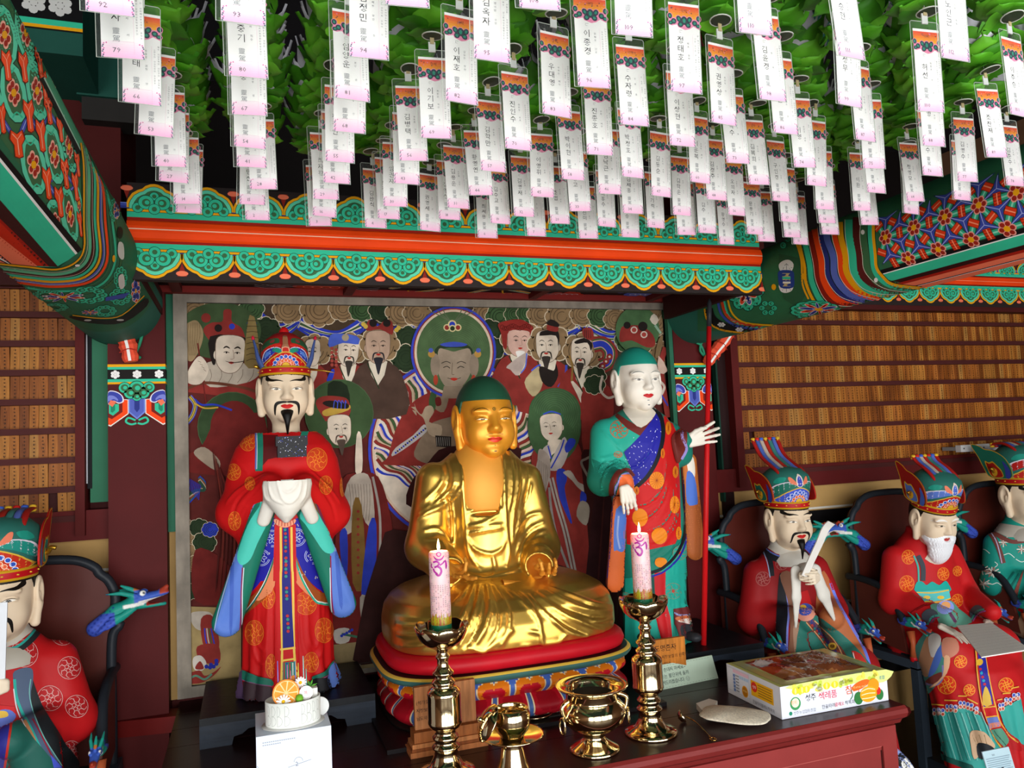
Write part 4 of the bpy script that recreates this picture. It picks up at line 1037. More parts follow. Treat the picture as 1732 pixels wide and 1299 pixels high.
# ================================================================ paper name tags and lotus lanterns
TK=.85; TAGZ=1.6+.53*TK
TAGS={1:(318,361),14:(316,346),27:(293,309),40:(288,283),53:(262,231),66:(239,177),79:(207,100),92:(185,25),
2:(435,373),15:(426,347),28:(445,321),41:(425,284),54:(422,251),67:(421,196),80:(419,132),93:(410,41),
3:(541,383),16:(548,367),29:(551,338),42:(569,311),55:(574,275),68:(590,225),81:(595,170),94:(623,100),
4:(635,386),17:(657,371),30:(668,350),43:(687,312),56:(699,273),69:(737,235),82:(780,175),95:(831,104),107:(688,12),108:(912,17),
5:(727,391),18:(760,372),31:(775,353),44:(813,331),57:(834,291),70:(876,254),83:(941,197),96:(1004,149),109:(1071,62),
6:(824,403),19:(846,379),32:(886,367),45:(917,334),58:(969,305),71:(1014,263),84:(1073,213),97:(1160,158),110:(1277,59),
7:(907,400),20:(947,379),33:(981,358),46:(1031,329),59:(1070,301),72:(1154,248),85:(1224,211),98:(1307,171),111:(1440,99),
8:(995,404),21:(1026,384),34:(1070,362),47:(1118,333),60:(1184,310),73:(1248,277),86:(1329,227),99:(1437,180),112:(1615,102),
9:(1066,402),22:(1109,386),35:(1153,365),48:(1212,339),61:(1284,313),74:(1361,284),87:(1464,239),100:(1574,190),113:(1765,118),
10:(1161,398),23:(1196,395),36:(1246,365),49:(1321,341),62:(1381,315),75:(1478,286),88:(1579,248),101:(1725,197),
11:(1229,414),24:(1277,397),37:(1335,376),50:(1395,355),63:(1482,327),76:(1577,298),89:(1686,267),
12:(1296,409),25:(1340,402),38:(1399,378),51:(1458,357),64:(1548,341),77:(1636,308),90:(1775,270),
13:(1354,414),26:(1404,397),39:(1471,381),52:(1541,362),65:(1627,339),78:(1717,315)}
NAMES={94:'김정민',81:'임양운',68:'김성',95:'김옥자',82:'이재호',69:'이기보',56:'김병택',43:'최필만',4:'김완식',83:'우대영',70:'진인수',57:'김학만',44:'황영연',31:'김용운',5:'권영새',96:'이종경',84:'수자령',71:'진종호',58:'박이현',45:'이영휘',32:'김영재',19:'김수교',6:'최서용',97:'정태호',72:'이상현',59:'박정호',33:'명고',46:'김낙근',34:'김재홍',85:'권영상',98:'김윤경',86:'조권',111:'승현',99:'성무',112:'노인근',100:'허선',88:'이영',89:'조찬재',76:'김철수',75:'김신일',63:'이희승',79:'박대자',66:'이태',53:'김용',40:'이국',80:'이중기',67:'김웅',54:'이관',47:'김동순',60:'이운복',73:'박수',61:'김복희',22:'이기석',23:'김수',36:'오의자',24:'문용기',48:'김경주',49:'구인경',62:'김현',74:'이영',35:'김학운',8:'이선미',20:'조섭',64:'정영모',37:'구민정',11:'황영수',12:'이인환',87:'김환',50:'김철',51:'이환',77:'김영수',90:'김두진',113:'송현수',101:'이주승',65:'이진호',78:'김춘수',109:'김영호',110:'이미경',93:'박상우',92:'김영자'}
SYN='김이박최정강조윤장임한오서신권황안송류홍영수진호민경희순자철용현재'
def tag_card(num):
    r=random.Random(num*13); nm=NAMES.get(num) or (SYN[r.randrange(12)]+SYN[12+r.randrange(17)]+SYN[12+r.randrange(17)])
    cv=Canvas(); w,h=.0525,.1435; x0=-w/2+.0015; cv.push(x0,.0015,0,w,1)   # u in card widths, v in metres upward
    R=cv.rect; R(0,0,1,h,'#fbfaf7')
    for k in range(7): a=k*.0032; t=k/7; R(0,a,1,a+.0033,'#%02x%02x%02x'%(int(247+5*t),int(184+62*t),int(218+30*t)))
    # printed header
    top=h-.0045; cols=['#e8512c','#ee6a28','#f28422','#f59a20','#f7ab26','#f7b02e']
    for k,c in enumerate(cols): R(0,top-.004*(k+1),1,top-.004*k,c)
    yb=top-.024; cv.poly([(0,yb+.004),(0,yb-.008),(.1,yb-.0095),(.25,yb-.007),(.4,yb-.0125),(.52,yb-.0145),(.66,yb-.0125),(.8,yb-.0075),(.92,yb-.0105),(1,yb-.012),(1,yb+.004)],'#f08fb4')
    def pet(u,v,a,b_,rot=0,c='#2c3a4a'):
        cv.pop(); cv.push(x0+u*w,.0015+v,rot,1,1); cv.ell(0,0,a*w,b_,'#f08fb4',10); cv.ell(0,0,a*w*.82,b_*.84,c,10); cv.ell(0,0,a*w*.4,b_*.45,'#1f8f74',8); cv.pop(); cv.push(x0,.0015,0,w,1)
    z=cv.z
    for u,v,a,b_,ro in ((.5,yb+.0005,.13,.0085,0),(.33,yb+.0025,.10,.0065,.5),(.67,yb+.0025,.10,.0065,-.5),(.38,yb-.006,.12,.0055,.9),(.62,yb-.006,.12,.0055,-.9),(.16,yb-.002,.11,.0055,.8),(.84,yb-.002,.11,.0055,-.8),(.04,yb+.006,.09,.0055,0),(.97,yb+.006,.09,.0055,0),(.06,yb-.005,.10,.004,0),(.95,yb-.006,.10,.004,0)): cv.z=z; pet(u,v,a,b_,ro)
    z=cv.z
    for k in range(9): cv.z=z; u=r.uniform(.05,.95); cv.ell(u,top-r.uniform(.003,.012),.02,.001,['#3a3348','#e07aa8','#7a2430'][k%3],6)
    cv.pop(); cv.push(0,0,0,1)
    cv.text('극락',x0+.5*w,top-.0085,.0062,'#6b1a18',center=True)
    g='#33353a'; cx=x0+.35*w
    cv.line([(cx+.004,.101),(cx-.001,.101),(cx-.001,.0975),(cx+.002,.0975)],.0005,'#8a8a88')
    n=len(nm); H=.0128; st=.0140 if n<=3 else .012; v=.090-(3-n)*.007
    for i,ch in enumerate(nm): cv.text(ch,cx,v-H*.75-i*st,H,'#14161c',vert=True)
    for i,ch in enumerate('靈駕'): cv.text(ch,cx,.0345-i*.0105,.0095,'#777b80',vert=True)
    s=str(num); cv.text(s,cx,.0085,.0095,'#4a4d52',center=True)
    cv.line([(x0+.755*w,.0015),(x0+.755*w,.094)],.00022,'#e8a9c6'); cv.line([(x0+.25*w,.024),(x0+.755*w,.024)],.00022,'#e8a9c6')
    def tiny(u,v0,v1,k,c,sz=.0036):
        m=int((v0-v1)/(sz*1.22)); 
        for i in range(m):
            if r.random()<.86: cv.text(r.choice(SYN),x0+u*w,v0-i*sz*1.22,sz*r.uniform(.8,1),c,vert=True)
            cv.z-=1
    tiny(.60,.084,.066,3,'#3c3e44',.0042); tiny(.61,.06,.046,3,'#4c4e54',.0042); tiny(.62,.032,.022,2,'#8c8e90',.0045)
    tiny(.83,.088,.03,12,'#6a6c70',.0031); tiny(.93,.093,.022,12,'#5c5e62',.0031)
    z=cv.z
    for u,s in ((.03,1),(.97,-1)):
        for k in range(9): cv.z=z; cv.circ(x0+(u+s*.015*(k%3))*w,.002+.0028*k*.8,.0011,['#45707a','#5a4a6e','#e07ab0'][k%3],7)
        cv.z=z; cv.circ(x0+(u+s*.09)*w,.021,.001,'#e05aa0',7)
    b=MB(); b.box((x0,-.0003,.0015),(x0+w,.0003,.0015+h),'#f7f6f2')
    return cv.build('name_tag',plane_map((0,-.0004,0),(1,0,0),(0,0,1)),'paper',base=b,eps=6e-6,off=1e-4)
# clear sleeve, ring clip shared by all tags
b=MB(); sx0,sx1,sz1=-.0305,.0275,.158
b.box((sx0,-.0011,0),(sx1,-.0009,sz1)); SLEEVE=b.build('clear_sleeve','clear_film').data
b=MB(); 
P=[(sx0,0),(sx1,0),(sx1,sz1-.003),(sx1-.003,sz1),(sx0+.003,sz1),(sx0,sz1-.003)]
b.tube([(x,-.0009,z) for x,z in P],.00055,'#c9d2c6',5,closed=True); RIM=b.build('sleeve_edge','satin').data
b=MB(); b.box((-.006,-.002,sz1-.004),(.006,0,sz1+.014),'#d9dcd8'); b.box((-.003,-.0035,sz1+.010),(.004,-.002,sz1+.024),'#b9a97e'); b.tube([(0,-.002,sz1+.02),(.002,0,sz1+.034),(0,.002,sz1+.045)],.0009,'#8d8d8a',5)
CLIP=b.build('clip','satin').data
for o in list(COL.objects):
    if o.name.split('.')[0] in ('clear_sleeve','sleeve_edge','clip') : bpy.data.objects.remove(o)
def leaf(mb,az,r0,z0,r1,z1,L,w,curl,c,tip=.0,n=6,tw=0,smooth=True):
    """one cupped pointed leaf growing outward from the lantern"""
    co,si=math.cos(az),math.sin(az); V=[]
    for i in range(n+1):
        t=i/n; r=r0+(r1-r0)*math.sin(t*math.pi/2)**1.0+curl*t**3; z=z0+(z1-z0)*t+tip*t**3
        ww=w*(math.sin(math.pi*min(t*1.08+.12,1)))**.75*(1-.0*t); ww=max(ww,.0006) if i<n else .0004
        for j in (-1,-.5,0,.5,1):
            cup=.22*w*(j*j)-.08*w*(1 if abs(j)==.5 else 0)
            rr=r-cup; tt=j*ww+tw*t*w
            V.append((co*rr-si*tt,si*rr+co*tt,z+cup*.4))
    f=[(i*5+j,i*5+j+1,(i+1)*5+j+1,(i+1)*5+j) for i in range(n) for j in range(4)]
    mb.add(V,f,c,smooth)
LAN=[]
GR=['#58ad22','#4a9c1e','#6cbf2c','#3f8c1a','#60b428','#4fa01f']
for v in range(4):
    r=random.Random(v+5); mb=MB(); h0=.0
    for k in range(8): leaf(mb,k*math.pi/4+r.uniform(-.1,.1),.012,.030,.050,.125,.1,.020,.012,'#e9e8ee',.0)
    for k in range(8): leaf(mb,(k+.5)*math.pi/4,.02,.05,.058,.15,.1,.019,.01,'#dedde6',.0)
    mb.lathe([(.0,.028),(.03,.035),(.044,.07),(.042,.11),(.02,.14),(0,.142)],'#d8d6dc',12)
    lm=MB()
    for ring,(n,z0,z1,r0,r1,w,cu) in enumerate(((5,.018,.008,.004,.040,.026,.004),(6,.022,.034,.008,.056,.030,.006),(6,.030,.070,.014,.060,.031,.010),(6,.050,.110,.022,.060,.030,.010))):
        for k in range(n):
            a=2*math.pi*(k+ring*.5)/n+r.uniform(-.18,.18)
            leaf(lm,a,r0,z0,r1*r.uniform(.9,1.08),z1+r.uniform(-.008,.012),.05,w*r.uniform(.9,1.15),cu*r.uniform(.3,1.4),r.choice(GR),r.uniform(-.004,.012),tw=r.uniform(-.2,.2))
    rm=MB(); rm.tube([(.018*math.cos(t),.018*math.sin(t)-.012,.006) for t in np.linspace(0,2*math.pi,17)[:-1]],.0012,'#cfd3ca',5,closed=True); rm.lathe([(.0,.004),(.017,.0055)],'#2c3a26',12,ctr=(0,-.012,0))
    A=mb.build('lotus_lantern','paper'); B_=lm.build('leaves','leaf'); D=rm.build('wire_ring','satin')
    LAN.append((A.data,B_.data,D.data))
    for o in (A,B_,D): bpy.data.objects.remove(o)
ROWN=['back','second','third','fourth','fifth','sixth','seventh','eighth','ninth']
for num,(px,py) in TAGS.items():
    r=random.Random(num*7+1); p=uZ(px,py,TAGZ)
    t=tag_card(num); t.location=p; t.scale=(TK,)*3; t.rotation_euler=(r.uniform(-.05,.05),r.uniform(-.035,.035),r.uniform(-.12,.12))
    setp(t,'printed paper name tag numbered %d in a clear sleeve, hung below a lotus lantern'%num,'name tag','name tags hanging in rows below the lanterns')
    for nm,me in (('clear_sleeve',SLEEVE),('sleeve_edge',RIM),('clip',CLIP)): link(nm,me,t)
    a,b_,c_=r.choice(LAN); l=link('lotus_lantern',a); l.location=(p[0]+r.uniform(-.006,.006),p[1]+.004,TAGZ+.172*TK+r.uniform(-.006,.008)); l.scale=(TK,)*3; l.rotation_euler=(r.uniform(-.12,.12),r.uniform(-.12,.12),r.uniform(0,6.28))
    link('leaves',b_,l); q=link('wire_ring',c_,l); q.rotation_euler=(0,0,-l.rotation_euler[2])
    setp(l,'white paper lotus lantern with green leaves, hanging just above name tag %d'%num,'lantern','lotus lanterns hanging in rows from the ceiling')
# extra lanterns of the nearest rows, above the top edge of the view
wires=MB()
for num,(px,py) in TAGS.items():
    p=uZ(px,py,TAGZ); wires.tube([(p[0],p[1]+.004,TAGZ+.30*TK),(p[0],p[1]+.004,CEIL-.1)],.0009,'#3a3a38',4)
setp(wires.build('hanging_wires','satin'),'thin wires holding the lanterns from the ceiling','wire',kind='stuff')
# ================================================================ framed altar painting
MYP=2.499
ptg=thing('altar_painting','large framed painting of a haloed deity among attendants, hung behind the gilded statue','painting',(.66,2.5,.905))
mx0,mx1,mz0,mz1=-.200,1.512,.912,2.104
b=MB(); fw,ft=.038,.031
for lo,hi in (((mx0,2.482,mz0),(mx0+fw,2.505,mz1)),((mx1-fw,2.482,mz0),(mx1,2.505,mz1)),((mx0+fw,2.483,mz1-ft),(mx1-fw,2.505,mz1)),((mx0+fw,2.483,mz0),(mx1-fw,2.505,mz0+ft))): b.box(lo,hi,'#8f8577')
for x0,x1,z0,z1 in ((mx0+fw-.0015,mx1-fw+.0015,mz1-ft-.002,mz1-ft),(mx0+fw-.0015,mx1-fw+.0015,mz0+ft,mz0+ft+.002)): b.box((x0,2.4825,z0),(x1,2.484,z1),'#2a2019')
mat('old_board',rough=.75,var=.22,vscale=14,bump=.3,bscale=70,grain=(5,(6,6,1.5),.82)); under(b.build('frame','old_board',label='weathered grey paper frame'),ptg)
cA=lambda x,y:(300+x/4.33,500+y/4.33); cB=lambda x,y:(300+x/3.2475,800+y/3.2475); cC=lambda x,y:(820+x/5.094,510+y/5.094); cD=lambda x,y:(860+x/4.995,740+y/4.995); cE=lambda x,y:(600+x/4.811,510+y/4.811)
mRED='#8a302a';mRD2='#6c221f';mOL='#3f5a36';mOLd='#2a3a24';mBL='#2c3cae';mBE='#c2a98c';mSK='#d8c8b4';mBR='#8c7150';mCR='#d9cdb8';mIN='#241d1a'
cv=Canvas(); G=[(300,505),(1160,525),(1165,1200),(300,1190)]
cv.poly(G,'#5c2420')
def PP(conv,pts,c,sm=4): cv.poly([conv(*p) for p in pts],c,sm)
def LL(conv,pts,w,c,tp=False): cv.line([conv(*p) for p in pts],w,c,5,taper=tp)
def oc(x,y,rx,ry=None,c=mOL,rim=None,rot=0):
    ry=ry or rx
    if rim: cv.ell(x,y,rx+1.2,ry+1.2,rim,26,rot)
    cv.ell(x,y,rx,ry,c,26,rot)
def puff(x,y,r,c=mBR,c2=None,rim='#d6c6aa'):
    z=cv.z; n=8; c2=c2 or ('#5e4a34' if c==mBR else '#22301e')
    for k in range(n): t=2*math.pi*k/n; cv.z=z; cv.circ(x+r*.66*math.cos(t),y+r*.56*math.sin(t),r*.42,rim,12)
    for k in range(n): t=2*math.pi*k/n; cv.z=z+1; cv.circ(x+r*.66*math.cos(t),y+r*.56*math.sin(t),r*.37,c,12)
    cv.z=z+2; cv.ell(x,y,r*.82,r*.7,c,20)
    for q in (.72,.5,.3): cv.ring(x,y,r*q,r*.05,c2,20,.1,5.2)
    cv.z=z+8
# sky of blue wave bands and clouds along the top
cv.poly([(312,512),(1132,526),(1132,640),(312,600)],'#4a3a2a')
for x,y,w in ((470,548,60),(560,560,90),(655,555,70),(690,590,60),(870,545,60),(930,560,80),(985,590,90),(1030,560,60),(860,580,50)):
    z=cv.z
    for k,(c,wd) in enumerate(((mBL,22),('#d8cdbc',13),(mOL,10.5),('#d8cdbc',6),(mBL,4.5))): cv.line([(x-w*.6,y-14+k*2),(x-w*.2,y+6),(x+w*.2,y+9),(x+w*.6,y-12+k*2)],wd,c,5)
    cv.z=z+5
for x,y,r,c in ((330,530,24,mBR),(362,526,20,mBR),(425,522,22,mOL),(450,560,26,mOLd),(487,524,26,mBR),(540,524,32,mBR),(580,522,24,mBR),(612,524,22,mOL),(645,525,22,mOLd),(680,528,28,mBR),(705,530,24,mBR),(690,575,26,mOLd),(686,606,26,mOLd),(823,532,26,mBR),(845,536,24,mOL),(870,532,18,mOL),(893,530,20,mOL),(915,532,24,mBR),(950,536,28,mBR),(985,532,22,mBR),(1015,534,22,mOL),(1040,540,20,mBR),(1065,575,26,mOL),(826,562,24,mOLd),(832,590,22,mOLd),(1110,545,26,mBR),(1120,600,24,mBR),(1100,530,18,mBR)): puff(x,y,r,c)
def pface(cx,cy,w,h,rot=0,look=0,skin=mSK,beard=None,brow=1,ear=1):
    z=cv.z; co,si=math.cos(rot),math.sin(rot)
    def q(a,b_): return (cx+a*w*co-b_*h*si,cy+a*w*si+b_*h*co)
    if ear:
        for s in (-1,1):
            if s*look<.2: x,y=q(s*1.02,.08); cv.ell(x,y,w*.16,h*.26,mIN,12,rot);cv.ell(x,y,w*.13,h*.23,skin,12,rot)
    pts=[(-.98,-.75),(-.5,-1),(.5,-1),(.98,-.75),(1,0),(.9,.5),(.5,.92),(0,1.03),(-.5,.92),(-.9,.5),(-1,0)]
    cv.poly([q(a*1.04,b_*1.03) for a,b_ in pts],'#6a5546',3); cv.poly([q(a,b_) for a,b_ in pts],skin,3)
    o=look*.22
    for s in (-1,1):
        cv.line([q(s*.62+o,-.30),q(s*.4+o,-.40),q(s*.14+o,-.30)],h*.05*brow,'#30261f',3,taper=True)
        cv.line([q(s*.58+o,-.08),q(s*.38+o,-.13),q(s*.18+o,-.07)],h*.035,'#30261f',3); x,y=q(s*.38+o,-.07); cv.circ(x,y,h*.05,'#181210',8)
    cv.line([q(.10*look+o,-.25),q(.12*look+.10+o,.22),q(-.08+o,.27)],h*.025,'#8a6c58',2)
    cv.poly([q(-.22+o,.45),q(0+o,.40),q(.22+o,.45),q(0+o,.54)],'#b02a24',2)
    if beard:
        if beard!='#e8e2da':
            for s in (-1,1): cv.line([q(.02*s+o,.36),q(.38*s+o,.42),q(.5*s+o,.85)],h*.10,beard,4,taper=True)
        cv.poly([q(-.38+o,.68),q(.38+o,.68),q(.25+o,1.1),q(0+o,1.75),q(-.25+o,1.1)],beard,3)
    cv.z=z+22
# --- upper left guardian with mace and fly whisk
oc(372,560,70,48,'#3f5233',None)
PP(cA,[(60,240),(100,190),(150,190),(190,270),(170,380),(110,480),(60,440)],'#9c8460'); 
for k in range(6): LL(cA,[(85+k*15,200),(75+k*18,300),(90+k*8,440)],.6,'#6e5a3e')
PP(cA,[(50,640),(220,620),(560,640),(600,700),(560,760),(200,720),(50,700)],mRED,3); PP(cA,[(50,600),(200,560),(330,600),(640,560),(640,660),(250,650),(60,660)],mRED,3)
PP(cA,[(200,560),(260,480),(620,520),(600,580),(500,640),(240,670)],'#b8ab9a',4)
for k in range(5): LL(cA,[(230+k*70,640),(250+k*75,590),(240+k*80,540)],.8,'#6d6052')
LL(cA,[(40,700),(200,640),(460,670),(620,720)],5,'#6a3b2a')
PP(cA,[(235,330),(190,250),(250,200),(330,190),(340,110),(395,110),(400,190),(470,240),(500,330),(480,360),(280,350)],mRED,4); cv.circ(*cA(210,165),8,mRED); cv.circ(*cA(300,240),6.5,mIN);cv.circ(*cA(400,228),5,mBL)
PP(cA,[(240,300),(470,300),(490,340),(300,350),(280,500),(250,480)],mIN,3)
pface(*cA(385,430),24,31,.05,.6,mSK,None,1.8)
LL(cA,[(350,480),(400,492),(470,485),(520,470)],1.4,mIN,True)
LL(cA,[(150,350),(170,500),(215,820)],2.4,mRD2); PP(cA,[(60,600),(130,470),(180,450),(230,540),(180,640),(100,650)],mSK)
for k in range(4): LL(cA,[(150+k*14,480+k*20),(175+k*12,490+k*22)],.7,'#7d6a58')
for k in range(7): y=180+k*45; PP(cA,[(500,y+30),(545,y-10),(590,y+30),(545,y+20)],'#6e5a34' if k%2 else '#3c3f5a',0)
PP(cA,[(520,180),(545,150),(575,200),(600,500),(490,500)],'#8a7446',3); 
for k in range(8): LL(cA,[(505,480-k*42),(548,465-k*40),(595,480-k*42)],.9,'#3c2f1c')
# --- lower left haloed figure, king statue's shade painted in as darker colours
oc(393,722,58,58,'#34482c','#4a5c3c'); oc(396,722,40,44,mRD2); 
PP(cA,[(180,1100),(300,900),(560,860),(640,900),(640,1290),(60,1290),(60,1180)],mRD2)
PP(cA,[(120,1150),(200,1110),(310,1210),(290,1280),(200,1230)],'#a08f7c')
for k,(c,w) in enumerate(((mBL,9),('#b8a88e',6),(mOL,4.5),('#caa23a',2))): LL(cA,[(60,940),(110,880),(130,800),(90,740)],w,c)
LL(cA,[(130,760),(180,800),(280,800),(400,840)],3.2,mBL);LL(cA,[(130,790),(200,825),(300,820)],2.4,'#caa23a')
# lower left corner: phoenix train, clouds, hem and lotus
for k,c in enumerate((mBL,'#3e6a58',mRED,'#b8a98c','#2c4a3c')): LL(cB,[(45,180-k*12),(100,120-k*6),(150,60+k*8),(120,20+k*6)],5,c)
for k in range(12): LL(cB,[(50+k*7,20+k*4),(40+k*7,60+k*8)],1.1,mBL)
for x,y,r,c in ((60,300,15,mBR),(75,350,16,mBR),(60,430,15,mBR),(120,300,17,mOLd),(150,380,20,mOLd),(90,500,16,mBR),(100,580,16,mOLd),(180,310,14,mBL),(70,650,15,mOLd)): X_,Y_=cB(x,y); puff(X_,Y_,r,c)
PP(cB,[(100,420),(260,480),(330,620),(320,700),(100,700)],mRD2); PP(cB,[(45,730),(350,740),(350,1160),(45,1160)],'#a08a5c',0)
PP(cB,[(70,770),(170,760),(200,800),(170,860),(100,850)],'#b9aea0');PP(cB,[(130,800),(200,790),(230,960),(150,960)],mRED);
for k,c in enumerate((mBL,'#b9aea0',mOL,mBL)): LL(cB,[(150+k*12,850),(160+k*14,930),(200+k*6,1000)],2.2,c)
PP(cB,[(110,950),(220,940),(230,1040),(130,1030)],mRED);PP(cB,[(85,1050),(90,1010),(130,1000),(160,1040),(140,1080),(100,1080)],'#cfc6ba');PP(cB,[(100,1060),(125,1030),(145,1060),(140,1075),(105,1075)],mRED)
for x,y in ((160,1060),(180,1065),(200,1060),(215,1045),(215,1028),(185,1050)): cv.circ(*cB(x,y),3.4,'#27309a')
PP(cB,[(45,1110),(120,1080),(150,1110),(200,1090),(240,1060),(200,1110),(130,1150),(50,1150)],mRED);LL(cB,[(50,1140),(100,1110),(150,1130),(190,1100)],3.6,'#5c8a74')
# --- fold of the central deity's mandorla
MX,MY=768,760
def ellpt(t,rx,ry,cx=MX,cy=MY): return (cx+rx*math.cos(t),cy+ry*math.sin(t))
cv.ell(MX,MY,146,154,'#3a46b8',60);cv.ell(MX,MY,141,149,mRED,60);cv.ell(MX,MY,139,147,'#d8c0a8',60);cv.ell(MX,MY,135,143,'#e0d2c0',60)
z=cv.z; cols=[mBL,'#e0d4c4',mRED,mBE,mOL,'#e0c0b0']; n=84; RC=(772,862)
for i in range(n):
    t0=math.pi*.93+(math.pi*1.14)*i/n; c=cols[i%6]; E_=ellpt(t0,134,142); dx_,dy_=E_[0]-RC[0],E_[1]-RC[1]; L_=math.hypot(dx_,dy_); nx_,ny_=-dy_/L_,dx_/L_; p=[]
    for s in np.linspace(.30,1,20): w_=3.6*math.sin(s*L_/8.2+i*.25)*(.5+.5*s); p.append((RC[0]+dx_*s+nx_*w_,RC[1]+dy_*s+ny_*w_))
    cv.z=z+(i%3); cv.line(p,1.5+np.linspace(0,4.6,20),c)
    cv.z=z+4; cv.line([(x+nx_*2.1,y+ny_*2.1) for x,y in p[4:]],.55,'#5a2c28' if c!=mBL else '#aab0e0')
cv.z=z+6
# robe of the deity
PP(cE,[(680,740),(560,760),(430,860),(330,1040),(270,1260),(250,1330),(900,1330),(1300,1280),(1320,1130),(1250,1000),(1000,760)],mRED,4)
PP(cE,[(640,980),(540,1100),(480,1260),(640,1330),(900,1330),(900,960)],'#8a7560',4); PP(cE,[(560,1000),(470,1090),(330,1190),(300,1260),(430,1180),(580,1060)],'#b9b2ae',3)
for k in range(16): x=330+k*16; cv.circ(*cE(x,1230-k*13),1.8,[mBL,'#4a3a36'][k%2],8)
PP(cE,[(600,660),(690,680),(760,760),(720,900),(640,860),(650,760)],'#8f7b64',3); PP(cE,[(640,690),(600,800),(610,900),(650,880),(660,740)],mOL,3)
PP(cE,[(650,790),(690,780),(700,840),(660,850)],mRD2,3)
PP(cE,[(560,960),(520,920),(480,880),(450,860),(500,930),(480,830),(500,880),(540,920),(570,860),(620,850),(640,900),(600,980),(700,1010),(690,1100),(600,1080)],'#b09a80',3)
PP(cE,[(650,1090),(780,1100),(780,1190),(660,1180)],mIN,0); 
for k in range(7): cv.line([cE(660+k*17,1105),cE(665+k*17,1175)],1,'#8e8880')
PP(cE,[(600,1300),(760,1180),(1300,1180),(1340,1300),(1340,1700),(500,1700),(440,1500)],'#3a1816',3)
# nimbus and head
cv.ell(766,596,72,78,'#3a46b8',50);cv.ell(766,596,68,74,mRED,50);cv.ell(766,596,66,72,'#d8c0a8',50);cv.ell(766,596,62,68,'#4c6440',50)
for k in range(10): cv.ring(768,600,30+k*3.2,.45,'#5b7450',24,3.4+k*.05,5.9)
for s in (-1,1):
    for k in range(3): LL(cE,[(790,180),(790+s*(50+k*25),120),(790+s*(80+k*45),60+k*14)],1.5,'#5f6a50')
for x,y,r,c in ((745,215,4,mRED),(835,215,4,mRED),(788,190,5,mBL),(790,222,4,mOLd)): cv.circ(*cE(x,y),r*1.5,'#cdbf8e',12); cv.circ(*cE(x,y),r,c,12)
PP(cE,[(640,480),(650,390),(720,350),(880,350),(950,390),(960,480),(930,480),(920,390),(690,390),(670,480)],mOLd,3);PP(cE,[(690,350),(800,330),(910,350),(860,370),(740,370)],'#3f50ae',3)
PP(cE,[(680,390),(740,395),(800,410),(860,395),(930,390),(950,500),(930,600),(870,690),(800,720),(730,690),(680,600),(670,500)],'#9c8a76',4)
for s,x in ((-1,650),(1,965)): cv.ell(*cE(x,520),8,20,'#8f7e6c',14); cv.ell(*cE(x-s*4,640),4,9,'#a8402c',10); cv.circ(*cE(x+s*30,430),6,'#b58a44',10); cv.circ(*cE(x+s*35,400),4,'#4a5cb0',10)
for s in (-1,1): LL(cE,[(800+s*100,505),(800+s*60,490),(800+s*25,505)],1.1,mIN); LL(cE,[(800+s*85,540),(800+s*55,530),(800+s*30,545)],1.3,mIN)
LL(cE,[(790,500),(785,590),(805,595)],.8,'#5e4c3e'); PP(cE,[(770,630),(800,622),(835,630),(803,648)],'#b03024',2); LL(cE,[(750,625),(780,632)],.9,mIN);LL(cE,[(830,632),(858,622)],.9,mIN)
PP(cE,[(720,690),(880,690),(900,790),(700,790)],'#93806c',0)
# --- left row of attendants
def attendant(cx,cy,w,h,halo,robe,hat,beard,rot=0,look=-.3,skin=mSK,pts=None):
    puff(cx+3,cy-4,halo,mBR)
    cv.poly([(cx-w*2.6,cy+h*4.2),(cx-w*1.9,cy+h*1.6),(cx-w*.7,cy+h*.9),(cx+w*.7,cy+h*.9),(cx+w*2,cy+h*1.7),(cx+w*2.4,cy+h*4.2)],robe,3)
    cv.poly([(cx-w*.8,cy+h*.9),(cx,cy+h*2.4),(cx+w*.8,cy+h*.9)],mCR,2); cv.line([(cx-w*.9,cy+h),(cx+w*.1,cy+h*2.6)],2,mOLd)
    pface(cx,cy,w,h,rot,look,skin,beard)
attendant(*cA(990,420),12,22,30,mRED,None,None)
attendant(*cA(1250,410),17,25,30,mRED,None,'#3a342e',0.05,.5)
PP(cA,[(1115,300),(1170,280),(1310,300),(1330,360),(1210,350),(1110,380)],'#4a60c0',3);cv.circ(*cA(1228,310),6,'#a39478');
for k in range(5): cv.circ(*cA(1130,390+k*30),3,'#a4463c',8); cv.circ(*cA(1160,400+k*28),3,'#a4463c',8)
PP(cA,[(1130,540),(1090,620),(1120,640),(1150,560)],mBL,2)
attendant(*cA(1465,380),20,27,33,'#4e3a30',None,'#2c2a30',0.0,.2,'#b89a84')
PP(cA,[(1380,260),(1400,180),(1460,230),(1520,180),(1570,200),(1570,290),(1480,250)],mRED,3);cv.circ(*cA(1430,205),6.5,mIN);cv.circ(*cA(1530,205),6.5,mIN)
for x,y in ((1375,230),(1600,255),(1360,215),(1615,240)): cv.circ(*cA(x,y),4,'#d2b04a',8)
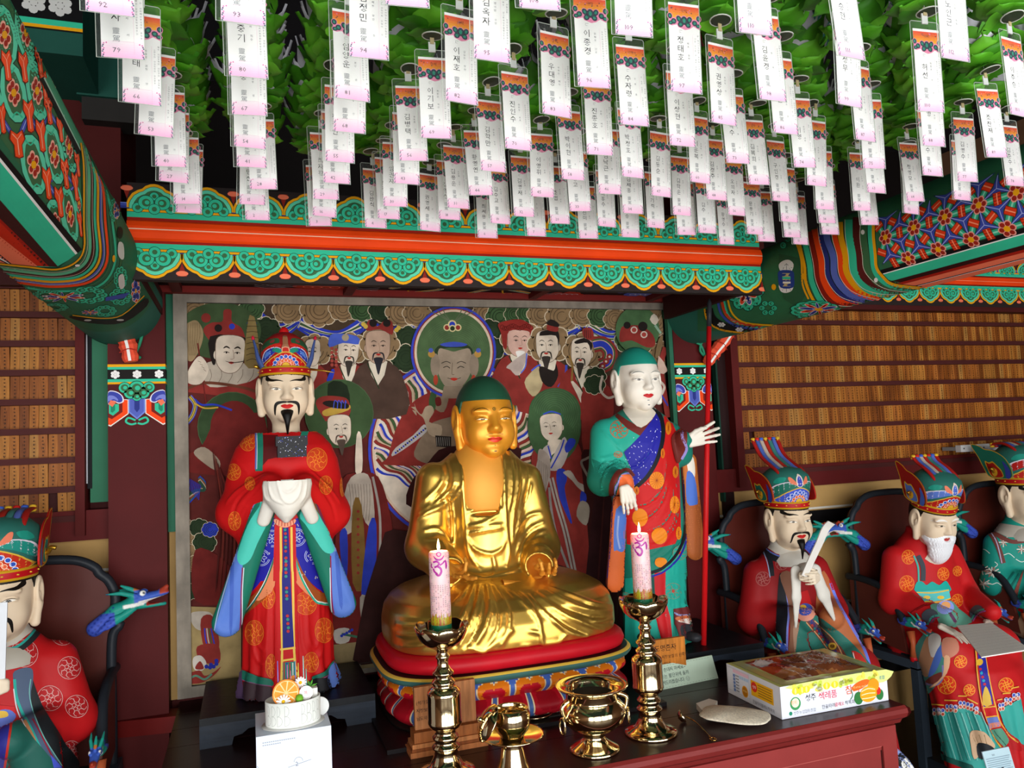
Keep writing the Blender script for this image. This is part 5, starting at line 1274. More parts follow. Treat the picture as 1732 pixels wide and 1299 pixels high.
# green halo with bearded minister, right of the standing king
oc(573,700,57,57,'#3c5232','#4b6040'); PP(cA,[(1100,650),(1240,660),(1260,900),(1200,1000),(1130,900)],'#1f2a1a',3)
PP(cB,[(900,40),(1000,0),(1100,20),(1160,200),(1180,420),(1150,1100),(860,1100),(870,300)],mRD2,3)
PP(cA,[(1010,790),(1060,740),(1180,740),(1250,770),(1255,880),(1100,920),(1070,900)],mRED,3); PP(cA,[(1060,850),(1130,820),(1250,800),(1250,840),(1090,885)],'#b9963e',3); PP(cA,[(1060,790),(1110,770),(1240,790),(1240,830),(1120,820)],mIN,3)
for k in range(4): LL(cA,[(1140+k*28,830),(1150+k*26,770),(1175+k*20,790)],1.3,'#4658c8')
pface(*cA(1185,985),19,25,-.05,.5,mSK,'#5a4a40')
PP(cA,[(1310,1020),(1345,1030),(1350,1280),(1300,1290)],mSK,3); PP(cB,[(930,60),(1000,0),(1060,40),(1080,280),(1030,270),(990,160),(960,320),(890,300)],'#b3a698',3)
for k in range(8): LL(cB,[(940+k*16,60),(950+k*15,160),(935+k*16,260)],.8,'#7b6e62')
PP(cB,[(960,180),(1010,180),(1030,600),(960,600)],'#7a5c2c',3)
for k in range(9): cv.circ(*cB(990,210+k*42),2.6,mRED,8)
PP(cB,[(1050,280),(1090,280),(1080,600),(1020,700),(1010,600)],mBL,3);PP(cB,[(890,330),(930,320),(930,560),(900,500)],mBL,3); LL(cB,[(1070,20),(1110,250),(1100,560),(1060,680)],4,'#a39a92')
PP(cB,[(1000,680),(1050,690),(1090,850),(1020,860)],'#a79c90',3);PP(cB,[(860,860),(940,850),(940,920),(870,930)],'#b9b2a8',3); PP(cB,[(850,940),(1180,900),(1180,1040),(850,1090)],'#8f7d58',0); LL(cB,[(900,880),(1000,900),(1080,930)],4,'#3c6a52')
for k in range(5): cv.circ(*cB(900+k*14,890-k*8),2.6,mBL,8)
# --- right row of attendants
attendant(*cC(285,350),19,24,34,mRED,None,'#e8e2da',0,.5,'#d0a898')
PP(cC,[(105,200),(180,170),(300,160),(390,210),(420,280),(380,300),(360,260),(200,260),(180,400),(150,400),(130,280)],'#8e2c26',4)
for k in range(14): cv.ring(*cC(140+k*19,225+12*math.sin(k)),3.5,1,'#5e1814',10)
PP(cC,[(180,560),(330,450),(360,470),(280,640),(210,590)],'#b8a69c',3); LL(cC,[(350,450),(340,560),(300,620)],2,'#5a70d0')
attendant(*cC(530,390),19,26,36,mRED,None,'#3c342e',0,-.6)
PP(cC,[(460,290),(480,260),(600,250),(630,300),(620,390),(600,300),(470,300)],mIN,3);PP(cC,[(520,240),(540,190),(610,190),(620,260),(560,260)],mRED,3);PP(cC,[(520,200),(560,160),(620,190),(620,225)],mIN,3)
PP(cC,[(450,560),(400,600),(330,700),(400,820),(470,760),(490,650)],'#b9a67e',3); LL(cC,[(390,600),(440,560),(470,550)],2.6,'#4a5cd0'); LL(cC,[(690,550),(680,650),(620,740)],4,'#4050b8')
PP(cC,[(460,560),(580,600),(600,540),(620,640),(560,740),(480,690)],mIN,3)
attendant(*cC(820,450),17,25,34,mRED,None,'#3a322c',.05,-.4)
PP(cC,[(760,350),(840,320),(910,360),(900,430),(870,360),(780,370)],mIN,3);PP(cC,[(840,310),(830,240),(910,240),(920,340)],mRED,3)
for k in range(4): LL(cC,[(845+k*18,320),(850+k*16,250)],.9,mIN)
PP(cC,[(730,700),(750,690),(830,790),(820,880),(780,800)],mSK,3);LL(cC,[(715,470),(740,560),(735,690)],3,'#8a6a34')
PP(cC,[(830,780),(980,700),(1080,780),(1090,1000),(1000,1300),(840,1300),(820,950)],mRED,3)
for k,(c,w) in enumerate(((mRED,26),(mOL,18),('#caa890',13),(mBL,10))): LL(cC,[(920,380),(1000,370),(1060,430),(1050,520),(990,560)],w,c)
for x,y in ((1000,560),(1030,520),(1060,480),(990,600),(960,660),(1000,700)): cv.circ(*cC(x,y),5.5,['#3e4b8a',mRED,mOLd][int(x)%3],10); cv.circ(*cC(x,y),2,'#cfc4b4',8)
puff(*cC(940,650),18,mOLd);puff(*cC(930,720),18,mOLd)
oc(*cC(1300,250),37,40,'#4a6a44');PP(cC,[(1150,350),(1160,230),(1240,210),(1340,220),(1430,290),(1450,380),(1380,400),(1250,340)],mRED,3);cv.circ(*cC(1210,210),6,mIN);cv.circ(*cC(1345,220),8,mIN)
for x,y in ((1270,250),(1355,290)): cv.circ(*cC(x,y),6,'#d8c8b8',10);cv.circ(*cC(x,y),4,'#a8423a',10)
PP(cC,[(1440,110),(1480,160),(1450,210),(1405,160)],'#cfc3b0',2);LL(cC,[(1450,210),(1500,280)],4,'#8aa890')
PP(cC,[(1480,330),(1520,300),(1490,470),(1450,480)],'#7a6244',2);LL(cC,[(1540,400),(1500,560),(1530,800),(1560,1000)],9,mRED); LL(cC,[(1000,640),(980,760),(1040,830),(1100,820)],4,'#d0bfae');LL(cC,[(1480,680),(1530,740),(1490,830)],4,'#d0bfae');LL(cC,[(1500,800),(1560,900)],2.5,mBL)
PP(cC,[(1480,470),(1560,600),(1480,620)],'#c8a898',2)
# --- attendant monk with green halo right of the gilded statue
PP(cD,[(180,160),(330,60),(540,20),(620,200),(660,600),(690,1180),(330,1180),(250,600)],mRED,4)
oc(935,720,44,62,'#3e5a38','#40593a'); 
for k in range(9): cv.ring(935,722,14+k*3.4,.5,'#52704a',26,2.6+k*.1,6.6)
oc(*cC(590,960),44,42,'#3f5c3a')
for k in range(9): cv.ring(*cC(590,960),12+k*3.4,.5,'#557350',26,2.6+k*.1,7)
cv.z+=4
PP(cC,[(465,1000),(480,960),(560,940),(650,970),(665,1030),(620,1020),(610,975),(480,1000)],'#3a6a4a',3);LL(cC,[(490,975),(560,950),(640,975)],2.4,'#3c50c0')
pface(*cC(560,1085),18,22,-.08,-.5,mSK,None,.8)
PP(cD,[(330,20),(430,20),(420,80),(350,150),(320,80)],mSK,2)
PP(cD,[(440,10),(480,30),(490,130),(430,260),(350,280),(330,240)],'#b7aca6',3);LL(cD,[(455,20),(420,120),(345,260)],2.4,mBL);PP(cD,[(270,110),(330,60),(350,160),(300,190)],'#b7aca6',3);LL(cD,[(320,70),(350,180)],2.2,mBL)
PP(cD,[(240,110),(270,100),(330,160),(340,270),(330,360),(270,540),(240,500),(215,300),(230,200)],'#a5968a',3)
for k in range(6): LL(cD,[(235+k*14,180+k*10),(240+k*15,330),(250+k*8,480)],.8,'#75685e')
PP(cD,[(500,10),(550,20),(540,70),(480,130),(460,80)],mBL,3);PP(cD,[(400,270),(460,270),(480,350),(460,420),(480,540),(520,700),(510,720),(470,640),(420,520),(400,420),(390,350)],'#2b3aa8',3)
LL(cD,[(345,340),(400,560),(470,800),(540,1130)],9,'#a39a92');LL(cD,[(345,340),(400,560),(470,800),(540,1130)],2,'#6a2c28');LL(cD,[(330,420),(350,620),(400,850),(500,1120)],4,'#8d8580');LL(cD,[(310,600),(330,800),(400,1020)],3,'#2c3578')
PP(cD,[(450,290),(510,280),(570,370),(620,400),(640,470),(570,420),(520,360),(460,310)],'#b2a79a',3)
PP(cD,[(600,150),(700,130),(760,380),(760,1140),(690,1180),(640,600)],'#3a1816',3);LL(cD,[(700,150),(640,180),(600,210),(640,300),(700,400),(750,400)],4,'#8a7c70');PP(cD,[(600,450),(640,480),(640,540),(590,540)],mBL,2);PP(cD,[(590,540),(650,550),(670,620),(640,740),(560,660)],'#9a8f80',3)
cv.poly([(1010,800),(1060,770),(1165,760),(1165,1200),(960,1200),(985,1000)],'#34181a',3)
for k in range(9): cv.line([(1020+k*16,820+k*5),(1010+k*17,960),(1000+k*18,1120)],3,['#4a201e','#2a1414','#3a2a1e'][k%3],4,taper=True)
# lower middle: gilded statue's shade painted in as a dark patch, folds and ground
cv.poly([(640,930),(700,900),(960,960),(1010,1050),(1000,1190),(620,1190)],'#341a18',3)
for k in range(12): cv.line([(360+k*3,760+k*8),(372+k*6,880),(365+k*7,1000)],3.5,['#4f1d1a','#6e2a22','#5a221e'][k%3],4,taper=True); cv.poly([(560,1130),(700,1110),(700,1190),(560,1190)],'#8c7a56')
f0=pxY_map(MYP)
def fm(v):
    P,N=f0(v); ok=(P[:,0]>mx0+fw*.4)&(P[:,0]<mx1-fw*.4)&(P[:,2]>mz0+ft*.4)&(P[:,2]<mz1-ft*.4); 
    P[:,0]=np.clip(P[:,0],mx0+fw*.5,mx1-fw*.5);P[:,2]=np.clip(P[:,2],mz0+ft*.5,mz1-ft*.5); return P,N,np.ones(len(v),bool)
b=MB(); b.box((mx0+.01,2.4992,mz0+.01),(mx1-.01,2.505,mz1-.01),'#3a1816')
mat('old_paint',rough=.8,var=.16,vscale=22,bump=.1,bscale=90,spec=.15)
under(cv.build('painted_canvas',fm,'old_paint',base=b,eps=1.6e-5,off=1e-4,label='painted deity with green nimbus, attendants and clouds'),ptg)
# ================================================================ standing crowned king, left of the gilded statue
SKIN='#e3cdb0'
mat('robe',rough=.52,var=.07,bump=.06,bscale=50,spec=.2)
mat('skin_paint',rough=.5,var=.04,spec=.2)
mat('white_paint',rough=.5,var=.05,bump=.1,bscale=60)
mat('gilt',rough=.3,metal=.9,var=.1,color='#d9a73a')
def plinth(name,label,x0,x1,y0,y1,z1,notch=True):
    t=thing(name,label,'plinth',((x0+x1)/2,y0,TZ)); b=MB(); b.box((x0,y0,z1-.018),(x1,y1,z1),'#15181d'); under(b.build('top_board','darkwood'),t)
    for ya,yb in ((y0,y0+.022),(y1-.03,y1-.008)):
        b=MB(); w=x1-x0; h=z1-.018-TZ
        P=[(x0,TZ),(x0+.075,TZ),(x0+.080,TZ+h*.35),(x0+.10,TZ+h*.42),(x0+.115,TZ+h*.62),(x0+w*.42,TZ+h*.72),(x0+w*.5,TZ+h*.62),(x1-w*.42,TZ+h*.72),(x1-.115,TZ+h*.62),(x1-.10,TZ+h*.42),(x1-.080,TZ+h*.35),(x1-.075,TZ),(x1,TZ),(x1,z1-.018),(x0,z1-.018)]
        b.prism(P,ya,yb,'#2b333f'); under(b.build('apron','darkwood'),t)
    return t
plinth('plinth','low black wooden plinth under the standing crowned king',-.122,.312,2.118,2.46,.958)
KY=2.28; K=UYF(KY)
king=thing('standing_king_statue','standing painted statue of a crowned king in a red robe with white cuffs','statue',(.10,2.28,.958))
tab=rows(KY,[(1178,398,580,.115),(1160,402,572,.11),(1120,410,563,.10),(1060,410,562,.095),(1000,410,560,.09),(940,414,554,.088),(905,398,566,.092),(880,384,575,.095),(850,379,579,.097),(815,380,578,.095),(780,388,571,.09),(755,398,560,.082),(738,412,545,.07),(724,438,522,.055),(716,455,508,.045)])
zb=.958
def fold_k(th,z):
    w=np.clip((1.22-z)/.2,0,1); return w*.0045*np.sin(th*17)*np.clip(np.abs(th)*1.2,0,1)
sl=[(K(452,845,-.105),K(384,1052,-.075),.030,.0385),(K(514,845,-.105),K(580,1022,-.075),.030,.0365)]
def robe0(P):
    d=dist_loft(P,tab,fold_k)
    for a,b_,s in ((K(398,868,-.01),K(455,824,-.11),1),(K(562,868,-.01),K(514,824,-.11),-1)): d=smin(d,dist_cap(P,a,b_,.052,.036),.03)
    return smax(d,zb+.002-P[:,2],.003)
lo=np.array([-.16,2.10,.95]);hi=np.array([.36,2.42,1.64])
KL=[([(383,850),(400,832),(430,812),(450,800)],.005,1),([(392,885),(398,855),(412,835),(436,815)],.004,-1),([(398,905),(404,870),(420,845),(440,822)],.0035,-1),([(405,905),(412,870),(428,846),(446,828)],.003,-1),
 ([(575,850),(560,830),(540,810),(528,798)],.005,1),([(568,880),(562,855),(548,832),(534,815)],.004,-1),([(395,775),(405,785),(420,800)],.003,1),
 ([(430,1020),(428,1090),(436,1118),(448,1122),(452,1100),(452,1010)],.0028,1),([(437,1010),(436,1080),(443,1098),(450,1090),(455,1000)],.0025,1),([(520,1010),(521,1070),(528,1092),(538,1085),(540,1000)],.0028,1),([(508,1000),(512,1090),(530,1112),(546,1098),(548,1010)],.0026,1),([(462,1000),(461,1100),(462,1150)],.0022,-1),([(502,1000),(506,1100),(508,1150)],.0022,-1)]
rb=Sc(carve(robe0,lo,hi,KL),lo,hi,.0042,'#c8181a')
k1=lambda x,y:(350+x/5.411,720+y/5.411); k2=lambda x,y:(350+x/4.996,940+y/4.996)
cv=Canvas()
def med(cv,x,y,rx,ry=None,base='#c8401c',ink='#f0962c',line=.55):
    ry=ry or rx; cv.ell(x,y,rx,ry,base,22)
    for k in range(8):
        t=k*math.pi/4; cx,cy=x+rx*.62*math.cos(t),y+ry*.62*math.sin(t); cv.line([(cx+rx*.26*math.cos(q+t),cy+ry*.26*math.sin(q+t)) for q in np.linspace(0,5.,8)],line,ink); cv.z-=1
    for k in range(4):
        t=k*math.pi/2+.4; cx,cy=x+rx*.25*math.cos(t),y+ry*.25*math.sin(t); cv.line([(cx+rx*.17*math.cos(q+t),cy+ry*.17*math.sin(q+t)) for q in np.linspace(0,5.,7)],line,ink); cv.z-=1
    cv.line([(x+rx*math.cos(q),y+ry*math.sin(q)) for q in np.linspace(0,6.28,24)],line,ink); cv.z+=1
for x,y,rx,ry in ((375,140,75,92),(245,425,65,75),(395,530,45,60),(255,870,55,85),(1005,310,92,105),(1085,545,60,85),(995,20,60,40),(1235,560,22,90)): a,b_=k1(x,y); med(cv,a,b_,rx/5.4,ry/5.4)
for x,y,rx,ry in ((405,650,78,105),(520,350,58,95),(545,930,48,100),(835,400,90,98),(985,630,75,105),(880,900,62,85)): a,b_=k2(x,y); med(cv,a,b_,rx/5,ry/5)
# dark shoulder opening and green collar band
PP(k1,[(515,90),(650,90),(650,290),(560,310),(510,370)],'#5e1013',0)
cv.line([k1(*p) for p in ((470,-40),(480,60),(485,200),(480,420))],12,'#1f7a64',4); cv.line([k1(*p) for p in ((448,-40),(458,60),(462,200),(458,400))],1.6,'#cfd6e6',4); cv.line([k1(*p) for p in ((440,-40),(450,60),(453,200),(450,400))],2.6,'#5a66a8',4)
cv.line([k1(*p) for p in ((960,-40),(905,40),(880,110))],11,'#1f7a64',4)
# blue skirt panels with white rosettes
PP(k1,[(600,830),(850,830),(900,950),(1080,1290),(1090,1420),(330,1420),(400,1290),(560,900)],'#23229a',0)
PP(k2,[(290,-60),(580,-60),(560,30),(470,200),(380,310),(310,380)],'#23229a',3); PP(k2,[(730,-60),(1045,-60),(1050,330),(960,300),(850,200),(760,50)],'#23229a',3)
PP(k2,[(300,400),(400,330),(470,240),(540,100),(585,-20),(585,200),(500,350),(400,440),(300,520)],'#9a4a1c',3); PP(k2,[(585,-20),(560,80),(500,230),(410,370),(480,360),(575,250)],'#e0855a',3)
PP(k2,[(740,-20),(800,120),(880,240),(960,310),(1055,320),(1055,410),(960,400),(860,320),(770,180)],'#9a4a1c',3); PP(k2,[(735,0),(760,80),(830,240),(900,350),(860,340),(770,250),(740,180)],'#e0855a',3)
LL(k2,[(575,0),(500,200),(400,380),(300,510)],1.6,'#e8ece8');LL(k2,[(570,20),(500,220),(400,395),(300,520)],2.4,'#1f6a58');LL(k2,[(735,0),(800,180),(900,360),(970,395),(1055,405)],2.,'#dfe6e0');LL(k2,[(742,20),(800,200),(900,372),(970,408),(1055,415)],3,'#2aa688')
def rosette(x,y,r,r2=None):
    r2=r2 or r
    for k in range(6):
        t=k*math.pi/3; cv.line([(x,y),(x+r*.35*math.cos(t-.45),y+r2*.35*math.sin(t-.45)),(x+r*.62*math.cos(t),y+r2*.62*math.sin(t)),(x+r*.35*math.cos(t+.45),y+r2*.35*math.sin(t+.45)),(x,y)],.7,'#c9d2ee',3); cv.z-=1
    for a0 in (.2,2.3,4.4):
        for q in (.95,.8): cv.line([(x+r*q*math.cos(t),y+r2*q*math.sin(t)) for t in np.linspace(a0,a0+1.5,8)],.7,'#c9d2ee'); cv.z-=1
    cv.z+=1
for x,y,r in ((600,1030,80),(505,1205,80),(820,1020,85),(965,1190,80)): rosette(*k1(x,y),r/5.4)
for x,y,r in ((350,230,60),(1010,210,55)): rosette(*k2(x,y),r/5*.7,r/5*1.3)
rr=random.Random(3)
for k in range(46):
    x=rr.uniform(420,1080);y=rr.uniform(880,1400)
    if abs(x-720)>100: cv.ell(*k1(x,y),.8,1.6,'#b8b0a8',6); cv.z-=1
cv.z+=1
# central red and gold band with jewels
PP(k1,[(620,900),(810,900),(815,1300),(820,1420),(610,1420)],'#c3161a',0)
cv.poly([k2(585,-80),k2(745,-80),k2(775,1060),k2(580,1060)],'#c3161a')
for a,b_ in ((655,605),(752,705)):
    cv.line([k1(a+20,925),k1(a+25,1290),k2(b_+20,200),k2(b_+30,800),k2(b_+22 if b_<650 else b_+58,1080)],3.6,'#e6c255',3)
cv.poly([k1(695,925),k1(745,930),k1(762,1300),k2(705,200),k2(735,765),k2(640,780),k2(635,200),k1(695,1300)],'#1f1f7a')
for s_ in ((640,790,735,775),(650,885,730,868)): cv.line([k2(s_[0]-20,s_[1]),k2(s_[2]+10,s_[3])],3.2,'#e6c255')
PP(k2,[(640,900),(740,890),(750,1060),(640,1060)],'#2f7f6c',0)
for k in range(4): LL(k2,[(652+k*24,900),(655+k*24,1060)],2,['#b02020','#2a3aa0','#b02020','#c9d6d0'][k])
for k,(x,y) in enumerate([(715,950),(718,985),(720,1018),(720,1050),(720,1080),(720,1110),(720,1145),(720,1210),(722,1245),(722,1280)]): cv.circ(*k1(x,y),2.4,['#2f8a7c','#b83030','#2f8a7c','#b83030','#7a3a2a'][k%5],10)
for k,(x,y) in enumerate([(668,15),(668,45),(668,75),(667,110),(668,140),(668,172),(673,270),(673,303),(674,335),(675,362),(680,505),(683,535),(684,570),(688,605),(686,635)]): cv.circ(*k2(x,y),2.6,['#b83030','#2f8a7c'][k%2],10)
PP(k1,[(615,860),(640,850),(800,850),(800,890),(760,915),(715,930),(660,915),(625,890)],'#e89a7a',3)
for k in range(7): cv.line([k1(640+k*24,860),k1(630+k*27,905+12*math.sin(k/6*3.1))],1.2,'#a83c28'); cv.z-=1
cv.z+=1; PP(k1,[(590,830),(620,790),(720,860),(840,800),(850,830),(720,890)],'#c3161a',0)
# hem
PP(k2,[(310,960),(420,1010),(560,1050),(560,1100),(420,1080),(310,1040)],'#1f6a58',3);PP(k2,[(880,1020),(980,980),(1060,880),(1060,930),(1000,1010),(900,1050)],'#1f6a58',3)
LL(k2,[(310,1045),(420,1080),(560,1100)],1.5,'#7c4c78');LL(k2,[(1060,940),(1000,1020),(900,1060)],1.5,'#8c5c88')
PP(k2,[(180,1180),(250,1080),(310,960),(310,1040),(330,1260),(180,1260)],'#4f3a58',3);PP(k2,[(1000,1040),(1060,900),(1110,1000),(1180,1130),(1060,1190)],'#5d7cc8',3);PP(k2,[(320,1060),(560,1110),(600,1300),(330,1300)],'#3a2a30',0);PP(k2,[(840,1080),(960,1030),(1030,1070),(1060,1200),(1050,1300),(850,1300)],'#1c1c20',3)
rb.paint(cv); under(rb.build('robe','robe'),king)
# long hanging sleeves
def sleeve(side):
    a,b_,ra,rb_=sl[side]
    def f(P):
        d=dist_cap(P,a,b_,ra,rb_,(1,.62,1)); a2=a+np.array([0,-.040,0]);b2=b_+np.array([0,-.034,-.0])
        return smax(d,-dist_cap(P,a2,b2,ra*.55,rb_*.66,(1,.75,1)),.006)
    L=np.minimum(a,b_)-.07;H=np.maximum(a,b_)+.07; s=Sc(f,L,H,.0036,'#1b7560'); cv=Canvas(); return s,cv
s,cv=sleeve(0)
PP(k2,[(70,640),(100,500),(170,250),(240,0),(300,-60),(300,120),(285,300),(280,520),(270,640),(230,720),(170,745),(100,720)],'#5b7fd2',3)
for p,w,c in (([(62,640),(95,480),(165,240),(235,0)],2.0,'#9fb4e4'),([(62,650),(90,710),(170,748),(240,715),(280,600),(290,300),(300,100)],2.2,'#8b1f52'),([(52,660),(80,725),(170,762),(250,728),(292,610),(300,300),(312,100)],1.6,'#cfdde8')): LL(k2,p,w,c)
PP(k2,[(200,60),(230,60),(215,600),(190,620)],'#4666c0',2)
for x0,w,c in ((545,2.4,'#86a0e0'),(525,2.6,'#8b2050'),(508,3.2,'#6f86d8'),(490,3.4,'#8a4a2a')): LL(k1,[(x0-20,540),(x0-130,760),(x0-230,1000),(x0-300,1250)],w,c)
PP(k1,[(500,690),(480,740),(400,860),(330,1020),(280,1180),(290,1250),(330,1275),(400,1220),(460,1080),(540,920),(600,800)],'#49c6b4',3)
s.paint(cv); under(s.build('sleeve','robe'),king)
s,cv=sleeve(1)
PP(k2,[(1050,60),(1040,-60),(1140,-40),(1200,140),(1240,360),(1250,450),(1220,540),(1160,575),(1090,540),(1062,400)],'#5b7fd2',3)
PP(k2,[(1080,0),(1110,0),(1150,400),(1120,420)],'#4666c0',2)
for p,w,c in (([(1045,0),(1052,300),(1070,470),(1110,560),(1170,582),(1225,545),(1255,460)],2.2,'#8b1f52'),([(1040,100),(1046,350),(1062,500),(1110,580),(1175,598)],1.6,'#cfdde8')): LL(k2,p,w,c)
for x0,w,c in ((935,2.4,'#8a4a2a'),(955,2.4,'#8b2050'),(975,3.4,'#8f9ee6')): LL(k1,[(x0,560),(x0+50,720),(x0+140,950),(x0+200,1150)],w,c)
PP(k1,[(930,680),(980,740),(1060,880),(1130,1000),(1165,1090),(1160,1150),(1120,1170),(1060,1140),(980,1020),(900,900),(850,820)],'#49c6b4',3)
s.paint(cv); under(s.build('sleeve','robe'),king)
# white cloth over the hands
wt=rows(KY-.165,[(772,470,503,.02),(777,459,515,.034),(790,450,522,.042),(820,443,528,.047),(842,446,524,.046),(858,458,512,.040),(872,469,500,.030),(884,480,488,.012)])
wl=[([k1(650,300),k1(640,480),k1(680,640),k1(730,700),k1(790,690),k1(850,600),k1(870,420),k1(862,300)],.0035,1),([k1(590,320),k1(565,520),k1(600,660),k1(700,715)],.0032,1),([k1(895,310),k1(915,450),k1(900,620),k1(860,700)],.003,1),([k1(550,350),k1(520,480),k1(530,640),k1(570,690)],.003,1),([k1(700,600),k1(760,605),k1(820,540),k1(850,440)],.0025,1)]
def w0(P):
    d=dist_loft(P,wt)
    for a,b_ in ((K(462,835,-.16),K(446,880,-.125)),(K(510,835,-.16),K(528,876,-.125))): d=smin(d,dist_cap(P,a,b_,.020,.017,(1,.7,1)),.008)
    return d
lo=np.array([-.02,1.98,1.27]);hi=np.array([.22,2.22,1.52]); s=Sc(carve(w0,lo,hi,wl,h0=.005,k=.004),lo,hi,.0028,'#e9e5da'); under(s.build('white_cuff','white_paint',label='white cloth cuffs covering the joined hands'),king)
# small dark jewelled casket
bx=thing('jewel_casket','small black casket spangled with white and blue dots, held in the white cuffs','box',K(492,776,-.19))
p0=K(470,775,-.215);p1=K(519,773,-.215);zt=K(494,738,-.215)[2]; b=MB(); b.box((p0[0],p0[1],p0[2]+.001),(p1[0],p0[1]+.07,zt),'#16161c')
b.box((p0[0]-.004,p0[1]-.003,zt-.024),(p1[0]+.003,p0[1]+.073,zt+.001),'#14141a')
cv=Canvas(); rr=random.Random(5)
for k in range(60):
    x=rr.uniform(p0[0],p1[0]);z=rr.uniform(p0[2],zt); cv.circ(x,z,rr.choice((.0007,.0009,.0012)),rr.choice(('#f2f2f4','#4a5cc8','#c9cdf0','#2c3a9c')),6); cv.z-=1
o=cv.build('jewel_casket_body',plane_map((0,p0[1]-.0035,0),(1,0,0),(0,0,1)),'satin',base=b); o.name='casket_body'; under(o,bx)
# head
def kp(cv):
    king_paint()(cv)
hm,HM=head(king,K(483,664,-.012)+np.array([0,0,.0]),1.0,0.0,SKIN,'skin_paint',kp)
def hair_shell(parent,M_,c,zf,infl=.003,top=True,m='satin',back=-.05,side=.01,h=.0028,name='hair'):
    """close cap of hair: front edge at height zf, going down behind the ears"""
    def f(P):
        d=dist_ell(P,(0,.014,.024),(.066+infl,.080+infl,.085+infl)); d=np.maximum(d,-dist_ell(P,(0,.012,.02),(.062,.076,.08)))
        lim=np.where(P[:,1]<-.012,zf,np.where(P[:,1]<.030,side+(zf-side)*np.clip((-.002-P[:,1])/.010,0,1)*1.0,back)); return np.maximum(d,lim-P[:,2])
    s=Sc(f,(-.08,-.08,-.07),(.08,.105,.118),h,c); return s.build(name,m,parent,M_)
hair_shell(king,HM,'#1a1613',.042,.002,side=.0)
# collar and goatee
def mtxpts(M_,pts): return [np.array(M_@Vector(p)) for p in pts]
b=MB(); b.lathe([(.060,-.150),(.062,-.130),(.050,-.118),(.040,-.112)],'#cfc8bc',32,sx=1.05,sy=.95,ctr=(0,.018,0)); o=b.build('collar','white_paint'); o.matrix_world=HM; under(o,king)
def goatee(parent,M_,L=.05,w=.017,c='#15110f',z0=-.058):
    b=MB(); b.tube([(0,-.058,z0),(0,-.066,z0-.012),(0,-.068,z0-.03),(0,-.065,z0-L)],[w,w*.72,w*.38,.002],c,12,flat=.7); o=b.build('beard','satin'); o.matrix_world=M_; under(o,parent)
goatee(king,HM,.062,.018)
# crown
def crown(parent,M_,kind='tall'):
    b=MB()
    # band
    b.lathe([(.0665,.046),(.0700,.046),(.0700,.050),(.0705,.0505),(.0705,.066),(.0700,.0665),(.0700,.070),(.066,.070)],'#c9981f',40,sx=1,sy=1.12,ctr=(0,.012,0))
    bb=MB(); bb.lathe([(.0712,.0515),(.0715,.058),(.0712,.0648)],'#b3121a',40,sx=1,sy=1.12,ctr=(0,.012,0))
    b.join(bb)
    for k in range(10):
        a=-math.pi/2+(k-4.5)*.42; b.lathe([(0,.0),(.003,0),(.0026,.0018),(0,.0028)],'#e8c040',8,ctr=(.072*math.cos(a),.012+.0805*math.sin(a),.0575))
    o=b.build('crown_band','satin'); o.matrix_world=M_; under(o,parent); return o
crown(king,HM)
b=MB()
n=28;prof=[(.066,.070),(.067,.10),(.064,.13),(.052,.152),(.030,.168),(.012,.174),(.0,.176)]
b.lathe(prof,'#a52420',n,ctr=(0,.012,0),sy=1.05)
Hs=Sc.__new__(Sc); Hs.V=np.concatenate(b.V); Hs.Q=np.array(b.Fc); Hs.c='#a01f1e'; Hs.D=[]; Hs._b=None; Hs.Q=Hs.Q
cv=Canvas()   # local x,z sheet
def P2(pts,c,sm=3): cv.poly(pts,c,sm)
for s_ in (-1,1):
    P2([(s_*.020,.150),(s_*.048,.145),(s_*.064,.125),(s_*.066,.112),(s_*.040,.128),(s_*.016,.136)],'#2f5a3a'); P2([(s_*.028,.146),(s_*.038,.144),(s_*.040,.136),(s_*.030,.138)],'#8c3a38')
    P2([(s_*.066,.112),(s_*.044,.128),(s_*.020,.134),(s_*.012,.126),(s_*.045,.115),(s_*.064,.100)],'#c8281e')
    P2([(s_*.012,.118),(s_*.030,.124),(s_*.052,.116),(s_*.060,.100),(s_*.062,.080),(s_*.045,.092),(s_*.028,.108)],'#d8dcf0');P2([(s_*.012,.117),(s_*.030,.122),(s_*.050,.114),(s_*.058,.098),(s_*.060,.082),(s_*.044,.094),(s_*.028,.108)],'#2c3aa0')
    P2([(s_*.010,.116),(s_*.030,.121),(s_*.034,.112),(s_*.018,.106),(s_*.006,.100)],'#1f8a6e');P2([(s_*.038,.112),(s_*.050,.110),(s_*.056,.096),(s_*.046,.100)],'#5a86d8')
P2([(-.006,.155),(.006,.155),(.007,.130),(.010,.120),(-.010,.120),(-.007,.130)],'#9a6a4a',2)
P2([(-.010,.122),(.010,.122),(.008,.104),(-.008,.104)],'#e0a080',2);P2([(-.007,.120),(.007,.120),(.006,.105),(-.006,.105)],'#c3281e',2); LLc=lambda p,w,c: cv.line(p,w,c,4)
P2([(-.050,.070),(-.046,.086),(-.030,.098),(-.012,.108),(0,.110),(.012,.108),(.030,.098),(.046,.086),(.050,.070)],'#d8b040');P2([(-.047,.070),(-.043,.085),(-.028,.096),(-.011,.105),(0,.107),(.011,.105),(.028,.096),(.043,.085),(.047,.070)],'#c3181c')
for k in range(9): t=math.pi*k/8; cv.ell(.030*math.cos(t),.070+.026*math.sin(t),.0058,.0058,'#dfe6fa',10); cv.z-=1
cv.z+=1
for k in range(9): t=math.pi*k/8; cv.ell(.030*math.cos(t),.070+.026*math.sin(t),.0046,.0046,'#2f55b8',10); cv.z-=1
cv.z+=1
for k in range(7): t=math.pi*k/6; cv.ell(.018*math.cos(t),.070+.0155*math.sin(t),.0052,.005,'#f4cdb0',10); cv.z-=1
cv.z+=1
